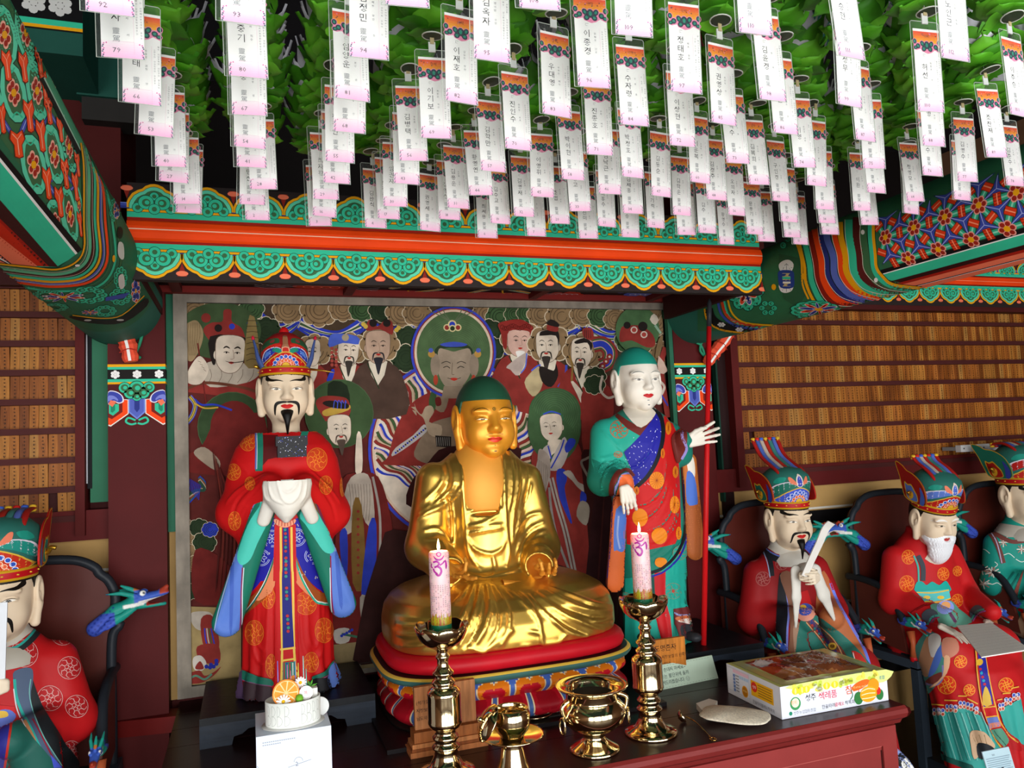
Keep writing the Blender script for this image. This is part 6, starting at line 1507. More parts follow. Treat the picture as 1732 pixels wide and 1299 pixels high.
for k in range(7): t=math.pi*k/6; cv.ell(.018*math.cos(t),.070+.0155*math.sin(t),.004,.004,'#e0643c',10); cv.z-=1
cv.z+=1; cv.ell(0,.071,.010,.009,'#d9ab2c',14); 
Hs._b=BVHTree.FromPolygons(Hs.V.tolist(),[list(q) for q in b.Fc]); Hs.paint(cv,maxlen=.004,off=6e-4,eps=5e-5,jump=.03,mode='front',y0=-.4); under(Hs.build('crown_dome','robe',None,HM),king)
b=MB(); b.lathe([(.013,.166),(.0145,.174),(.011,.184),(.004,.190),(0,.191)],'#c8181a',16,ctr=(0,.012,0)); o=b.build('crown_knob','satin'); o.matrix_world=HM; under(o,king)
for s_ in (-1,1):
    b=MB(); P=[(s_*.060,-.01,.070),(s_*.072,-.012,.095),(s_*.078,-.010,.125),(s_*.084,-.006,.150)]; b.tube(catmull(P,4),np.linspace(.014,.004,13),'#3f5288',10,flat=.6); b.tube(catmull([(s_*.084,-.006,.150),(s_*.0855,-.005,.157),(s_*.086,-.004,.163)],3),[.0045]*4+[.003,.0015,.0005],'#c8203a',8)
    o=b.build('crown_horn','satin'); o.matrix_world=HM; under(o,king)
b=MB(); b.tube([(.066,.0,.066),(.10,-.02,.060),(.135,-.03,.052)],[.004,.0025,.0008],'#d9ab2c',8); b.tube([(-.07,.0,.072),(-.084,-.006,.076)],[.006,.004],'#d9ab2c',8); o=b.build('crown_pin','gilt'); o.matrix_world=HM; under(o,king)
# ================================================================ lotus pedestal and gilded seated statue
BY=2.22; Bp=UYF(BY); pcx,pcy=.676,2.165
ped=thing('lotus_pedestal','red, orange and blue painted lotus pedestal under the gilded seated statue','pedestal',(pcx,pcy,TZ))
def sup(a,n=3.6): c,s=math.cos(a),math.sin(a); r=(abs(c)**n+abs(s)**n)**(-1/n); return c*r,s*r
def suprow(sc,z,N=160,ax=.340,ay=.258,mod=None):
    V=[]
    for j in range(N):
        a=2*math.pi*j/N; x,y=sup(a); m=sc+(mod(j/N) if mod else 0); V.append((pcx+ax*x*m-(1-m)*0,pcy+ay*y*m,z))
    return V
def ring_surf(name,prof,colf,m='satin',N=160,mod=None,label=None):
    V=[];F=[];C=[]
    for k,(sc,z) in enumerate(prof): V+=suprow(sc,z,N,mod=(lambda u:mod(u,k/(len(prof)-1))) if mod else None)
    for k in range(len(prof)-1):
        for j in range(N): F.append((k*N+j,k*N+(j+1)%N,(k+1)*N+(j+1)%N,(k+1)*N+j)); C.append(lin(colf(j/N,(k+.5)/(len(prof)-1))))
    o=meshobj(name,V,F,np.array(C),m,None,True,label); under(o,ped); return o
ztop=1.072; NP=22
cush=[(.2,1.030),(.94,1.030),(.985,1.036),(1.0,1.050),(.985,1.064),(.95,1.071),(.2,1.072)]
ring_surf('cushion',cush,lambda u,v:'#c81424','satin',label='red lacquered cushion rim')
ring_surf('rim_plate',[(.2,1.004),(.98,1.004),(1.03,1.010),(1.05,1.018),(1.045,1.024),(1.02,1.0295),(.9,1.031),(.2,1.031)],lambda u,v:'#e8c24c' if .5<v<.66 else ('#3f6b66' if v<=.5 else '#2a1214'),'satin',label='teal plate edge with a yellow line')
def petal_band(name,z0,z1,flip,base,c_out,c_in,scb,bul,ph=0,blue='#4c6cc0'):
    K_=14; prof=[]
    for k in range(K_+1):
        v=k/K_; prof.append((scb+bul*math.sin(math.pi*v*.95)+(0.02*v if not flip else -.02*v),z0+(z1-z0)*v))
    def mod(u,v):
        w=(u*NP+ph)%1; return .022*math.sin(math.pi*w)**.7*math.sin(math.pi*min(1,v*1.05))
    def col(u,v):
        w=abs(((u*NP+ph)%1)-.5)*2; h=v if not flip else 1-v    # w 0 centre ..1 edge ; h 0 base .. 1 tip
        edge=(1-.10)-(.0 if h<.62 else (h-.62)**2*3.2); notch=.965-.10*max(0,1-w/.22)
        if w>edge or h>notch: return blue
        if w>edge-.07 or h>notch-.045: return '#f3dcae'
        w2=w/.62; 
        if (w2**2+((h-.30)/.40)**2<1 and h<.66-.06*max(0,1-w/.15)): return c_in
        return c_out if (w<.78) else base
    ring_surf(name,prof,col,'satin',N=NP*26,mod=mod)
petal_band('upper_petals',.958,1.006,False,'#c85a14','#ee7e18','#c41426',.90,.075)
ring_surf('waist',[(.90,.952),(.84,.957),(.88,.962)],lambda u,v:'#1a1416')
petal_band('lower_petals',.893,.958,True,'#c06a2c','#b81828','#a01020',.90,.095,.5,'#4a6aa8')
b=MB(); b.box((pcx-.375,pcy-.285,TZ),(pcx+.375,pcy+.285,TZ+.010),'#151012'); under(b.build('base_board','satin'),ped)
ring_surf('foot',[(.3,TZ+.009),(1.0,TZ+.009),(.99,TZ+.016),(.3,TZ+.018)],lambda u,v:'#17110f')
bud=thing('gilded_statue','large gilded seated statue with dark green hair on a red lotus pedestal','statue',(.675,2.22,1.072))
def arm_tab(): pass
zt0=1.0735
LX=.678; LY=2.168
legs=[(1.06,LX,LY,.318,.236),(1.09,LX,LY,.326,.240),(1.13,LX,LY,.326,.238),(1.165,LX,LY+.004,.318,.228),(1.190,LX,LY+.01,.300,.208),(1.208,LX,LY+.02,.270,.180),(1.224,LX,LY+.03,.215,.14),(1.236,LX,LY+.04,.15,.10)]
tors=rows(BY+.01,[(1000,745,925,.115,.0),(960,745,900,.112),(920,748,892,.112),(880,748,890,.112),(840,738,893,.108),(812,722,897,.10),(795,730,889,.092),(780,742,879,.08),(768,757,867,.066),(758,769,858,.054)])
def b0(P):
    # legs with a squarer plan
    t=np.asarray(legs); t=t[t[:,0].argsort()]; z=P[:,2]; g=[np.interp(z,t[:,0],t[:,i]) for i in (1,2,3,4)]
    x=(P[:,0]-g[0])/g[2];y=(P[:,1]-g[1])/g[3]; n=3.1; k=(np.abs(x)**n+np.abs(y)**n)**(1/n)+1e-6; R=np.sqrt((P[:,0]-g[0])**2+(P[:,1]-g[1])**2); d=np.maximum(R*(1-1/k)*.85,np.maximum(t[0,0]-z,z-t[-1,0]))
    d=smin(d,dist_loft(P,tors),.035)
    for a,b_,c_ in ((Bp(733,812,.0),Bp(722,925,-.02),Bp(758,962,-.135)),(Bp(888,812,.0),Bp(912,925,-.02),Bp(912,955,-.135))):
        d=smin(d,dist_cap(P,a,b_,.052,.060),.02); d=smin(d,dist_cap(P,b_,c_,.060,.046),.02)
    for c_ in (Bp(760,968,-.165),Bp(911,958,-.165)): d=smax(d,-dist_ell(P,c_,(.037,.035,.034)),.006)
    # open chest
    cb=Bp(817,808,-.14); d=smax(d,-dist_box(P,cb,(.058,.060,.108),.010),.006)
    return smax(d,zt0-P[:,2],.004)
q1=lambda x,y:(640+x/3.936,740+y/3.936); q2=lambda x,y:(640+x/3.936,940+y/3.936)
BL=[]
def bl(conv,pts,r,sg=1): BL.append(([conv(*p) for p in pts],r,sg))
# folds over the lap fan out from the middle
for pts in ([(640,175),(600,300),(540,450),(480,600)],[(670,180),(650,320),(600,460),(540,600)],[(720,190),(740,340),(710,480),(640,600)],[(770,195),(850,330),(870,450),(820,600)],[(600,190),(560,260),(500,320)],[(830,200),(950,300),(1060,420),(1080,540)],
 [(1000,260),(1090,360),(1180,440),(1290,520),(1420,540)],[(1040,240),(1160,340),(1300,420),(1500,500)],[(1100,220),(1260,310),(1420,360),(1590,360)],[(1130,205),(1300,270),(1450,320),(1580,330)],[(930,240),(1010,320),(1060,420)]): bl(q2,pts,.0060)
for pts in ([(655,200),(630,330),(575,470),(510,600)],[(700,195),(705,340),(660,480),(590,600)],[(745,200),(800,340),(800,470),(730,600)],[(1020,260),(1130,370),(1240,450),(1380,520)],[(1070,235),(1210,330),(1360,390),(1560,430)]): bl(q2,pts,.0045,-1)
for pts in ([(600,610),(700,640),(830,640),(960,590),(1000,520),(940,480),(870,510),(820,590)],[(1000,500),(1080,520),(1090,580),(1180,585),(1250,530)],[(115,450),(200,470),(330,460)],[(120,520),(220,530),(330,510)],[(150,600),(250,600),(330,580)],[(1590,370),(1540,420),(1420,440)],[(120,680),(250,690),(420,700),(600,620)],[(960,600),(1200,590),(1400,560),(1600,520)]): bl(q2,pts,.0055)
# robe edges and sleeve folds
for pts in ([(530,90),(560,200),(570,400),(580,560),(600,760),(680,880)],[(820,90),(835,250),(840,420),(850,600),(870,760),(850,860)],[(455,120),(500,240),(490,340),(380,430),(270,500)],[(400,140),(430,240),(400,330),(300,420)],[(560,320),(500,400),(420,450),(310,500)],[(430,380),(470,480),(480,640)],[(480,390),(500,560),(500,700)],[(260,540),(330,500),(440,460)],[(300,620),(400,610),(470,680)],[(320,680),(420,690),(460,760)],
 [(900,100),(930,300),(900,500),(890,700)],[(960,150),(1010,320),(950,500),(920,640)],[(870,120),(890,300),(870,480)],[(1080,500),(1000,520),(930,600),(900,700)],[(1100,560),(1020,600),(950,680),(920,780)],[(1110,620),(1050,650),(980,720)],[(1160,760),(1090,710),(1020,730),(980,820)],[(585,600),(700,590),(840,580)],[(600,640),(700,620),(830,600)],[(585,500),(680,470),(820,470)],[(590,590),(720,560),(820,480)],[(600,680),(640,740),(740,775),(820,740),(850,650)],[(560,900),(700,930),(860,900),(960,850)],[(760,780),(775,860),(770,920)]): bl(q1,pts,.0050)
for pts in ([(430,100),(465,240),(445,340),(350,450)],[(1000,200),(1000,340),(940,560)],[(930,130),(960,300),(920,520)],[(470,400),(490,560),(490,680)],[(550,110),(580,250),(590,470)],[(810,110),(815,280),(815,460)]): bl(q1,pts,.0038,-1)
lo=np.array([.33,1.90,1.068]);hi=np.array([1.03,2.47,1.56])
SK='#e39a36'; GD='#e8bb58'
def bcol(V):
    c=np.tile(lin(GD),(len(V),1)); return c
body=Sc(carve(b0,lo,hi,BL,h0=.0075,k=.006),lo,hi,.0043,GD)
under(body.build('robe','gold'),bud)
# chest panel
def chest(P):
    d=dist_ell(P,Bp(815,830,-.010),(.110,.088,.165)); return np.maximum(np.maximum(d,Bp(814,866,-.1)[2]-P[:,2]),np.abs(P[:,0]-Bp(817,820,-.08)[0])-.062) 
s=Sc(chest,(.50,2.05,1.30),(.84,2.30,1.58),.004,SK); under(s.build('bare_chest','gold_skin',label='matt golden bare chest'),bud)
def bud_paint(cv):
    for s in (-1,1):
        cv.line([(s*.012,.0235),(s*.022,.0300),(s*.036,.0300),(s*.049,.0235)],.0017,'#20140c',4,taper=True)
        cv.poly([(s*.041,.0045),(s*.030,.0066),(s*.018,.0050),(s*.013,.0036),(s*.022,.0036),(s*.033,.0038)],'#e8d8b4',3); cv.ell(s*.027,.0046,.0055,.0018,'#15100e',10)
        cv.line([(s*.043,.005),(s*.033,.0080),(s*.022,.0070),(s*.012,.0030)],.0012,'#3a2210',4,taper=True)
        cv.line([(s*.004,-.030),(s*.012,-.0285),(s*.022,-.032)],.0009,'#20150e',4,taper=True); cv.line([(s*.005,-.0325),(s*.013,-.0312),(s*.020,-.0345)],.0008,'#20150e',4,taper=True)
    lips(cv,'#d8341c',1.05); cv.ell(0,-.0565,.0015,.0011,'#20150e'); cv.ell(0,-.070,.004,.0012,'#20150e')
    cv.circ(0,.028,.0040,'#20150e',14);cv.circ(0,.028,.0028,'#d9a23a',12);cv.circ(0,.028,.0013,'#20150e',10)
mat('gold_face',rough=.36,metal=.35,var=.05,spec=.5)
hc=np.array(Bp(822,714,-.022)); hm,BM=head(bud,hc,1.24,0.0,'#e89a2a','gold_face',bud_paint)
hair_shell(bud,BM,'#24503a',.050,.004,side=-.002,h=.0022)
b=MB()
for r,z in ((.0385,-.097),(.0405,-.112)): b.tube([(r*math.cos(t)*1.03,.016+r*math.sin(t),z+.004*math.sin(t)) for t in np.linspace(0,2*math.pi,41)[:-1]],.0042,'#e0942c',8,closed=True)
o=b.build('neck_folds','gold_face'); o.matrix_world=BM; under(o,bud)
hs=1.0*.62
for o_,X_,Y_,Z_,cl,nm in ((Bp(751,953,-.155),(.35,-.75,-.45),(1,.2,.2),(.3,-.2,.9),[(.2,.3,.2),(1.0,1.0,.6),(.35,.3,.2),(.2,.3,.2)],'right'),(Bp(918,955,-.13),(-.06,-.92,-.26),(-.4,.1,1),(-.1,-.2,.95),[(.9,1.1,.7),(.5,.6,.3),(.35,.4,.2),(1.0,1.1,.7)],'left')):
    f=hand_fn(o_,X_,Y_,Z_,hs,cl,thumb=(.7,.9,.6),tdir=(.7,.5,.5)); s=Sc(f,f.lo,f.hi,.0024,SK); under(s.build('hand','gold_skin'),bud)
# sole of the crossed foot
f=lambda P: smin(dist_cap(P,Bp(880,988,-.155),Bp(930,972,-.13),.017,.019,(1,1.3,.6)),dist_cap(P,Bp(845,985,-.16),Bp(880,988,-.155),.015,.017,(1,1.2,.55)),.01)
s=Sc(f,(.66,1.98,1.16),(.92,2.15,1.29),.003,SK); under(s.build('foot_sole','gold_skin'),bud)
# ================================================================ standing monk with red staff, right of the gilded statue
plinth('plinth','low black wooden plinth under the standing shaven-headed monk',1.12,1.502,2.06,2.44,.955)
MY_=2.20; Mp=UYF(MY_); zm=.957
monk=thing('standing_monk_statue','standing painted statue of a shaven-headed monk in a patched blue and red robe','statue',(1.20,2.20,zm))
r1=lambda x,y:(990+x/5.412,680+y/5.412); r2=lambda x,y:(1000+x/4.64,840+y/4.64)
mt=rows(MY_,[(1085,1056,1172,.085),(1060,1054,1168,.082),(1020,1052,1160,.075),(970,1050,1160,.078),(920,1044,1160,.082),(870,1038,1156,.085),(820,1030,1150,.088),(780,1018,1146,.09),(750,1014,1144,.088),(725,1018,1138,.08),(708,1026,1128,.068),(695,1046,1112,.05),(686,1060,1100,.04)])
def m_fold(th,z): w=np.clip((1.25-z)/.2,0,1); return w*.003*np.sin(th*15)
MS=[(Mp(1025,735,.01),Mp(1020,812,-.03),.050,.046),(Mp(1020,812,-.03),Mp(1050,815,-.12),.046,.034),(Mp(1133,735,.0),Mp(1150,768,-.03),.040,.036),(Mp(1150,768,-.03),Mp(1158,745,-.07),.036,.028)]
def m0(P):
    d=dist_loft(P,mt,m_fold)
    for a,b_,ra,rb_ in MS: d=smin(d,dist_cap(P,a,b_,ra,rb_),.018)
    d=smax(d,-dist_ell(P,Mp(1056,822,-.165),(.026,.03,.03)),.005)
    return smax(d,zm-P[:,2],.003)
ML=[]
def ml(conv,pts,r,sg=1): ML.append(([conv(*p) for p in pts],r,sg))
for pts in ([(450,950),(560,930),(660,840),(720,700),(740,500)],[(440,1085),(560,1060),(680,940),(740,780)],[(560,1180),(700,1120),(790,980),(800,800)],[(600,1290),(740,1200),(830,1000),(830,760)],[(400,590),(500,560),(590,440),(640,250)],[(80,480),(160,520),(280,490),(340,520)],[(120,640),(180,560),(290,520),(370,560)],[(150,800),(180,650),(280,570),(380,600)],[(150,250),(240,350),(340,450)]): ml(r1,pts,.0042)
for pts in ([(450,970),(570,950),(690,850),(735,700)],[(440,1100),(570,1080),(700,960),(770,780)],[(620,1230),(750,1100),(820,950)],[(140,700),(190,610),(290,540),(370,570)],[(400,605),(510,575),(600,460)]): ml(r1,pts,.0036,-1)
for pts in ([(450,470),(560,380),(650,230),(690,80)],[(460,510),(600,430),(700,260),(720,100)],[(640,520),(640,900),(660,1080)],[(500,640),(500,850),(560,1090)]): ml(r2,pts,.0034)
lo=np.array([.98,2.02,.95]);hi=np.array([1.44,2.33,1.68])
mk=Sc(carve(m0,lo,hi,ML,h0=.006,k=.0045),lo,hi,.0039,'#1f7d6c')
cv=Canvas()
# red wrap with gold rounds
PP(r1,[(700,40),(740,90),(830,270),(850,500),(870,1000),(820,1300),(380,1300),(440,800),(640,600),(730,300)],'#c81c1c',2)
# teal robe on the shoulder and upper arm
PP(r1,[(230,60),(140,100),(60,250),(60,560),(100,700),(100,1400),(240,1400),(240,850),(300,650),(400,600),(350,480),(360,440),(500,310),(350,190)],'#2aa893',2)
PP(r1,[(60,520),(150,560),(300,520),(400,600),(300,640),(240,860),(230,1400),(100,1400),(100,700)],'#1f7d6c',2)
med(cv,*r1(310,250),15,15,'#2aa893','#b0603c',1.5); med(cv,*r1(300,480),7,5,'#2aa893','#b0603c',1.2)
PP(r1,[(215,70),(270,90),(360,150),(510,240),(640,120),(600,210),(500,310),(380,240),(290,150)],'#6d2a24',0)
PP(r1,[(340,60),(400,150),(512,235),(640,115),(600,20),(340,20)],'#d9d0c0',3)
# blue spotted patch with dark border
PP(r1,[(355,460),(500,310),(620,150),(645,105),(690,160),(700,300),(660,500),(560,690),(450,790),(430,640)],'#25259a',0)
rr=random.Random(8)
for k in range(90):
    x=rr.uniform(370,690);y=rr.uniform(140,770)
    if (x-360)*.9+(y-460)*1.0>-60 and x<705-(y-300)*.25*(y>300): X_,Y_=r1(x,y); cv.line([(X_-.7,Y_-.8),(X_+.7,Y_+.8)] if k%2 else [(X_+.7,Y_-.6),(X_-.5,Y_+.8)],.8,'#d8dcf4'); cv.z-=1
cv.z+=1
LL(r1,[(580,10),(660,90),(705,200),(705,350),(650,540),(560,690),(450,790)],7,'#17191f')
for x,y,rx,ry in ((652,718,68,80),(500,1055,70,80),(680,1225,68,78),(470,810,22,38),(815,940,45,80),(820,640,25,55),(705,470,18,45),(755,240,25,60),(850,1200,25,60)):
    a,b_=r1(x,y); cv.ell(a,b_,rx/5.41,ry/5.41,'#e8861c',20)
    for k in range(16): t=k*math.pi/8; cv.line([(a,b_),(a+rx/5.9*math.cos(t+.2),b_+ry/5.9*math.sin(t+.2))],.45,'#9c3a10'); cv.z-=1
    cv.z+=1
for x,y,rx,ry in ((385,165,58,70),(530,305,60,60),(545,515,48,40)): a,b_=r2(x,y); cv.ell(a,b_,rx/4.64,ry/4.64,'#e8861c',20)
# lower robes
PP(r2,[(270,640),(460,620),(560,560),(700,350),(740,330),(750,600),(790,860),(640,880),(640,1200),(270,1200)],'#1fa08f',0)
for x,y,r in ((640,740,62),(690,440,55),(270,790,40)): med(cv,*r2(x,y),r/4.64,r/4.64,'#1fa08f','#8a7a5a',.8); cv.circ(*r2(x,y),3,'#c03a2c')
PP(r2,[(495,600),(580,580),(580,800),(620,950),(640,1150),(560,1150),(500,900)],'#c01c22',0);PP(r2,[(450,620),(495,610),(500,900),(460,1000)],'#1c4f46',0)
LL(r2,[(440,600),(540,570),(650,470),(720,330),(735,200),(735,0)],5,'#16181e');LL(r2,[(470,625),(570,585),(680,480),(738,340),(745,200)],3,'#24249a')
PP(r2,[(640,880),(780,860),(800,920),(850,1010),(900,1080),(700,1120),(650,1000)],'#6c2c2c',0);LL(r2,[(645,910),(700,930),(770,920),(775,850)],3,'#8a90c0')
PP(r2,[(650,950),(780,930),(830,1000),(700,980)],'#c0663c',3);PP(r2,[(680,970),(760,955),(810,990),(780,1000),(700,985)],'#d8d0c8',3);PP(r2,[(700,1010),(820,1010),(880,1060),(800,1120),(720,1110)],'#2a2c30',3)
# cuff and inside of the near sleeve
LL(r1,[(240,860),(250,760),(300,660),(380,620),(440,680)],8,'#6d2a24');LL(r1,[(268,880),(285,760),(330,680),(400,660),(440,710)],2.6,'#8f8fd0')
PP(r1,[(310,700),(360,670),(420,680),(445,740),(440,900),(300,900)],'#e8713c',3)
# far sleeve cuff
PP(r1,[(780,330),(840,260),(900,240),(930,300),(920,420),(880,520),(830,560),(800,470)],'#6d2a24',3);LL(r1,[(900,240),(890,320),(925,420),(880,520)],4,'#9a8fd0')
mk.paint(cv); under(mk.build('robe','robe'),monk)
# hanging sleeves: flat lined panels
def panel_sleeve(P0,P1,w,th,paint,c):
    def f(P): return dist_cap(P,P0,P1,w*.8,w,(1,th,1))
    L=np.minimum(P0,P1)-w-.02;H=np.maximum(P0,P1)+w+.02; s=Sc(f,L,H,.0034,c); cv=Canvas(); paint(cv); s.paint(cv); under(s.build('sleeve','robe'),monk)
def ps1(c_):
    global cv; cv=c_
    PP(r2,[(120,-60),(200,-60),(170,300),(150,640),(120,640),(100,300)],'#5a241f',0);LL(r2,[(160,-40),(165,160),(150,400),(125,640)],2,'#23205a')
    PP(r2,[(165,0),(340,0),(320,300),(270,500),(250,860),(120,860),(140,500)],'#c8602c',0);PP(r2,[(195,100),(290,100),(285,330),(250,430),(200,420),(175,400)],'#4b70c0',3);LL(r2,[(215,150),(205,300),(225,410)],3,'#8a9cc8')
panel_sleeve(Mp(1048,850,-.115),Mp(1040,985,-.105),.030,.45,ps1,'#5a241f')
def ps2(c_):
    global cv; cv=c_
    PP(r1,[(840,440),(1020,420),(1060,1400),(860,1400)],'#c47034',0);PP(r2,[(735,0),(865,0),(865,550),(800,590),(745,540)],'#a85a2c',0)
    PP(r1,[(930,440),(990,520),(1005,640),(990,700),(940,640)],'#e2dccf',3);PP(r1,[(930,640),(1000,690),(1028,900),(1010,940),(930,920)],'#4b70c8',3);LL(r1,[(850,460),(880,620),(905,800),(915,1300)],2.4,'#2a2450'); PP(r1,[(830,440),(870,560),(900,900),(900,1400),(860,1400),(850,900)],'#5a1c1c',0)
panel_sleeve(Mp(1166,780,-.035),Mp(1176,930,-.03),.033,.42,ps2,'#c47034')
# head, throat, hands
def monk_paint(cv):
    for s in (-1,1): cv.line([(s*.010,.0235),(s*.022,.029),(s*.036,.0285),(s*.048,.0225)],.0016,'#3a4a4a',4,taper=True)
    eyes(cv,'#e9e4dc','#2a2624',.9); lips(cv,'#c4161c'); cv.ell(0,-.0565,.004,.0011,'#47505a'); cv.ell(0,-.0705,.0035,.0013,'#39404a')
MW='#ece4d6'; hm,MMx=head(monk,Mp(1079,648,-.01),1.05,-.05,MW,'white_paint',monk_paint)
hair_shell(monk,MMx,'#1f8a78',.052,.0032,side=.002,h=.0022)
b=MB()
for r,z in ((.040,-.098),(.0415,-.108)): b.tube([(r*math.cos(t)*1.02,.016+r*math.sin(t)*.98,z) for t in np.linspace(0,2*math.pi,33)[:-1]],.0028,MW,8,closed=True)
b.tube([(.052*math.sin(t),.014-.052*math.cos(t),-.118-.014*math.cos(t)) for t in np.linspace(-1.6,1.6,24)],.0014,'#b9ae98',6)
o=b.build('necklace','white_paint'); o.matrix_world=MMx; under(o,monk)
f=hand_fn(Mp(1056,822,-.165),(.10,-.25,-1.),(.9,-.5,0),(.35,.9,-.1),.52,[(.5,.6,.3),(.75,.9,.5),(.35,.5,.3),(.25,.3,.2)],thumb=(.5,.6,.4),tdir=(.9,.35,.3)); s=Sc(f,f.lo,f.hi,.0020,MW); under(s.build('hand','white_paint'),monk)
SY=2.12; st=UYF(SY); top=st(1200,505);bot=st(1190.5,1066)
f=hand_fn(st(1163,748,-.005),(1,-.12,.30),(0,.15,1),(.1,-1.,.1),.60,[(.15,.15,.1),(.5,.3,.2),(.35,.2,.1),(.1,.1,.05)],thumb=(.3,.3,.2),tdir=(.8,.35,.35),spread=.16); s=Sc(f,f.lo,f.hi,.0020,MW); under(s.build('hand','white_paint'),monk)
staff=thing('staff','tall thin red staff with a dark tip, standing in front of the monk statue','staff',bot)
zb_=.9555; bot=bot+(top-bot)*((zb_-bot[2])/(top[2]-bot[2])); b=MB(); q=bot+(top-bot)*.915; b.tube([bot,bot+(q-bot)*.5,q],[.0088,.0086,.0078],'#c4161a',12); under(b.build('pole','satin'),staff)
b=MB(); b.tube([q,q+(top-q)*.5,q+(top-q)*.85,top],[.0080,.0080,.0070,.002],'#2a2c30',12); under(b.build('tip','satin',label='dark grey tip'),staff)
f=lambda P: np.minimum(dist_cap(P,Mp(1152,1072,-.03),Mp(1176,1078,-.09),.022,.020,(1,1,.7)),dist_cap(P,Mp(1085,1074,-.03),Mp(1096,1082,-.09),.022,.020,(1,1,.7)))
s=Sc(f,(1.05,2.03,.95),(1.45,2.25,1.02),.004,'#2e2f33'); under(s.build('shoe','satin'),monk)
# ================================================================ thrones, dragon heads and seated kings
def dragon_mesh():
    def f(P):
        d=dist_cap(P,(0,0,0),(.05,0,.012),.017,.018,(1,1.1,1)); d=smin(d,dist_cap(P,(.05,0,.018),(.125,0,.022),.019,.010,(1,1.1,.8)),.008)
        d=smin(d,dist_cap(P,(.055,0,.0),(.118,0,-.008),.013,.007,(1,1.1,.7)),.004); d=smax(d,-dist_cap(P,(.085,0,.004),(.14,0,.008),.0035,.009,(1,3,1)),.003)
        d=smin(d,dist_cap(P,(.118,0,.026),(.130,0,.036),.010,.006),.005)
        for s in (-1,1):
            d=smin(d,dist_ell(P,(.070,s*.015,.032),(.012,.007,.009)),.003)
            d=smin(d,dist_line(P,[(.05,s*.012,.03),(.02,s*.02,.045),(-.015,s*.022,.05)],[.007,.006,.002]),.004)
            for k in range(4): d=smin(d,dist_line(P,[(.045-.01*k,s*.015,-.002-.006*k),(.015-.012*k,s*.022,-.014-.007*k),(-.012-.012*k,s*.024,-.014-.010*k)],[.008,.007,.002]),.004)
        d=smin(d,dist_line(P,[(.06,0,.036),(.035,0,.052),(.02,0,.062)],[.007,.006,.003]),.004)
        return smin(d,dist_cap(P,(0,0,0),(-.055,0,-.035),.017,.021),.01)
    def col(V):
        c=np.tile(lin('#1f8f80'),(len(V),1)); x,y,z=V.T
        c[(x<.0)&(z<-.0)]=lin('#3f55b8'); m=(x>.05)&(z>.004); c[m]=lin('#3a5ab4'); m=(x>.06)&(np.abs(z-.010)<.0045)&(x<.13); c[m]=lin('#e8e6e0'); m=(x>.075)&(z<.006)&(z>-.003); c[m]=lin('#8e2018'); m=(x>.112)&(z>.022); c[m]=lin('#a03a28')
        c[(x>.02)&(x<.07)&(z<.012)&(z>.002)]=lin('#e6e6e0'); c[(np.sin(x*400)*np.sin(z*420)>.5)&(x<.0)]=lin('#25348c'); c[(x>.05)&(x<.075)&(z>.042)]=lin('#b0662a')
        m=((x-.072)**2+(z-.034)**2<.00005)&(np.abs(y)>.014); c[m]=lin('#f0f0e8'); m=((x-.075)**2+(z-.034)**2<.000010)&(np.abs(y)>.014); c[m]=lin('#101010'); return c
    s=Sc(f,(-.09,-.05,-.07),(.15,.05,.08),.0024,col); return s
DR=dragon_mesh().build('dragon_head','satin').data
def add_dragon(par,loc,rz,tilt,s,label=None,name='dragon_head'):
    o=link(name,DR,par); m=Matrix.Translation(Vector(loc))@Matrix.Rotation(rz,4,'Z')@Matrix.Rotation(tilt,4,'Y')@Matrix.Scale(s,4); o.matrix_world=m; o.parent=par; o.matrix_parent_inverse=par.matrix_world.inverted(); o.matrix_world=m
    if label: o['label']=label
    return o
bpy.data.objects.remove([o for o in COL.objects if o.data==DR][0])
THZ=.45
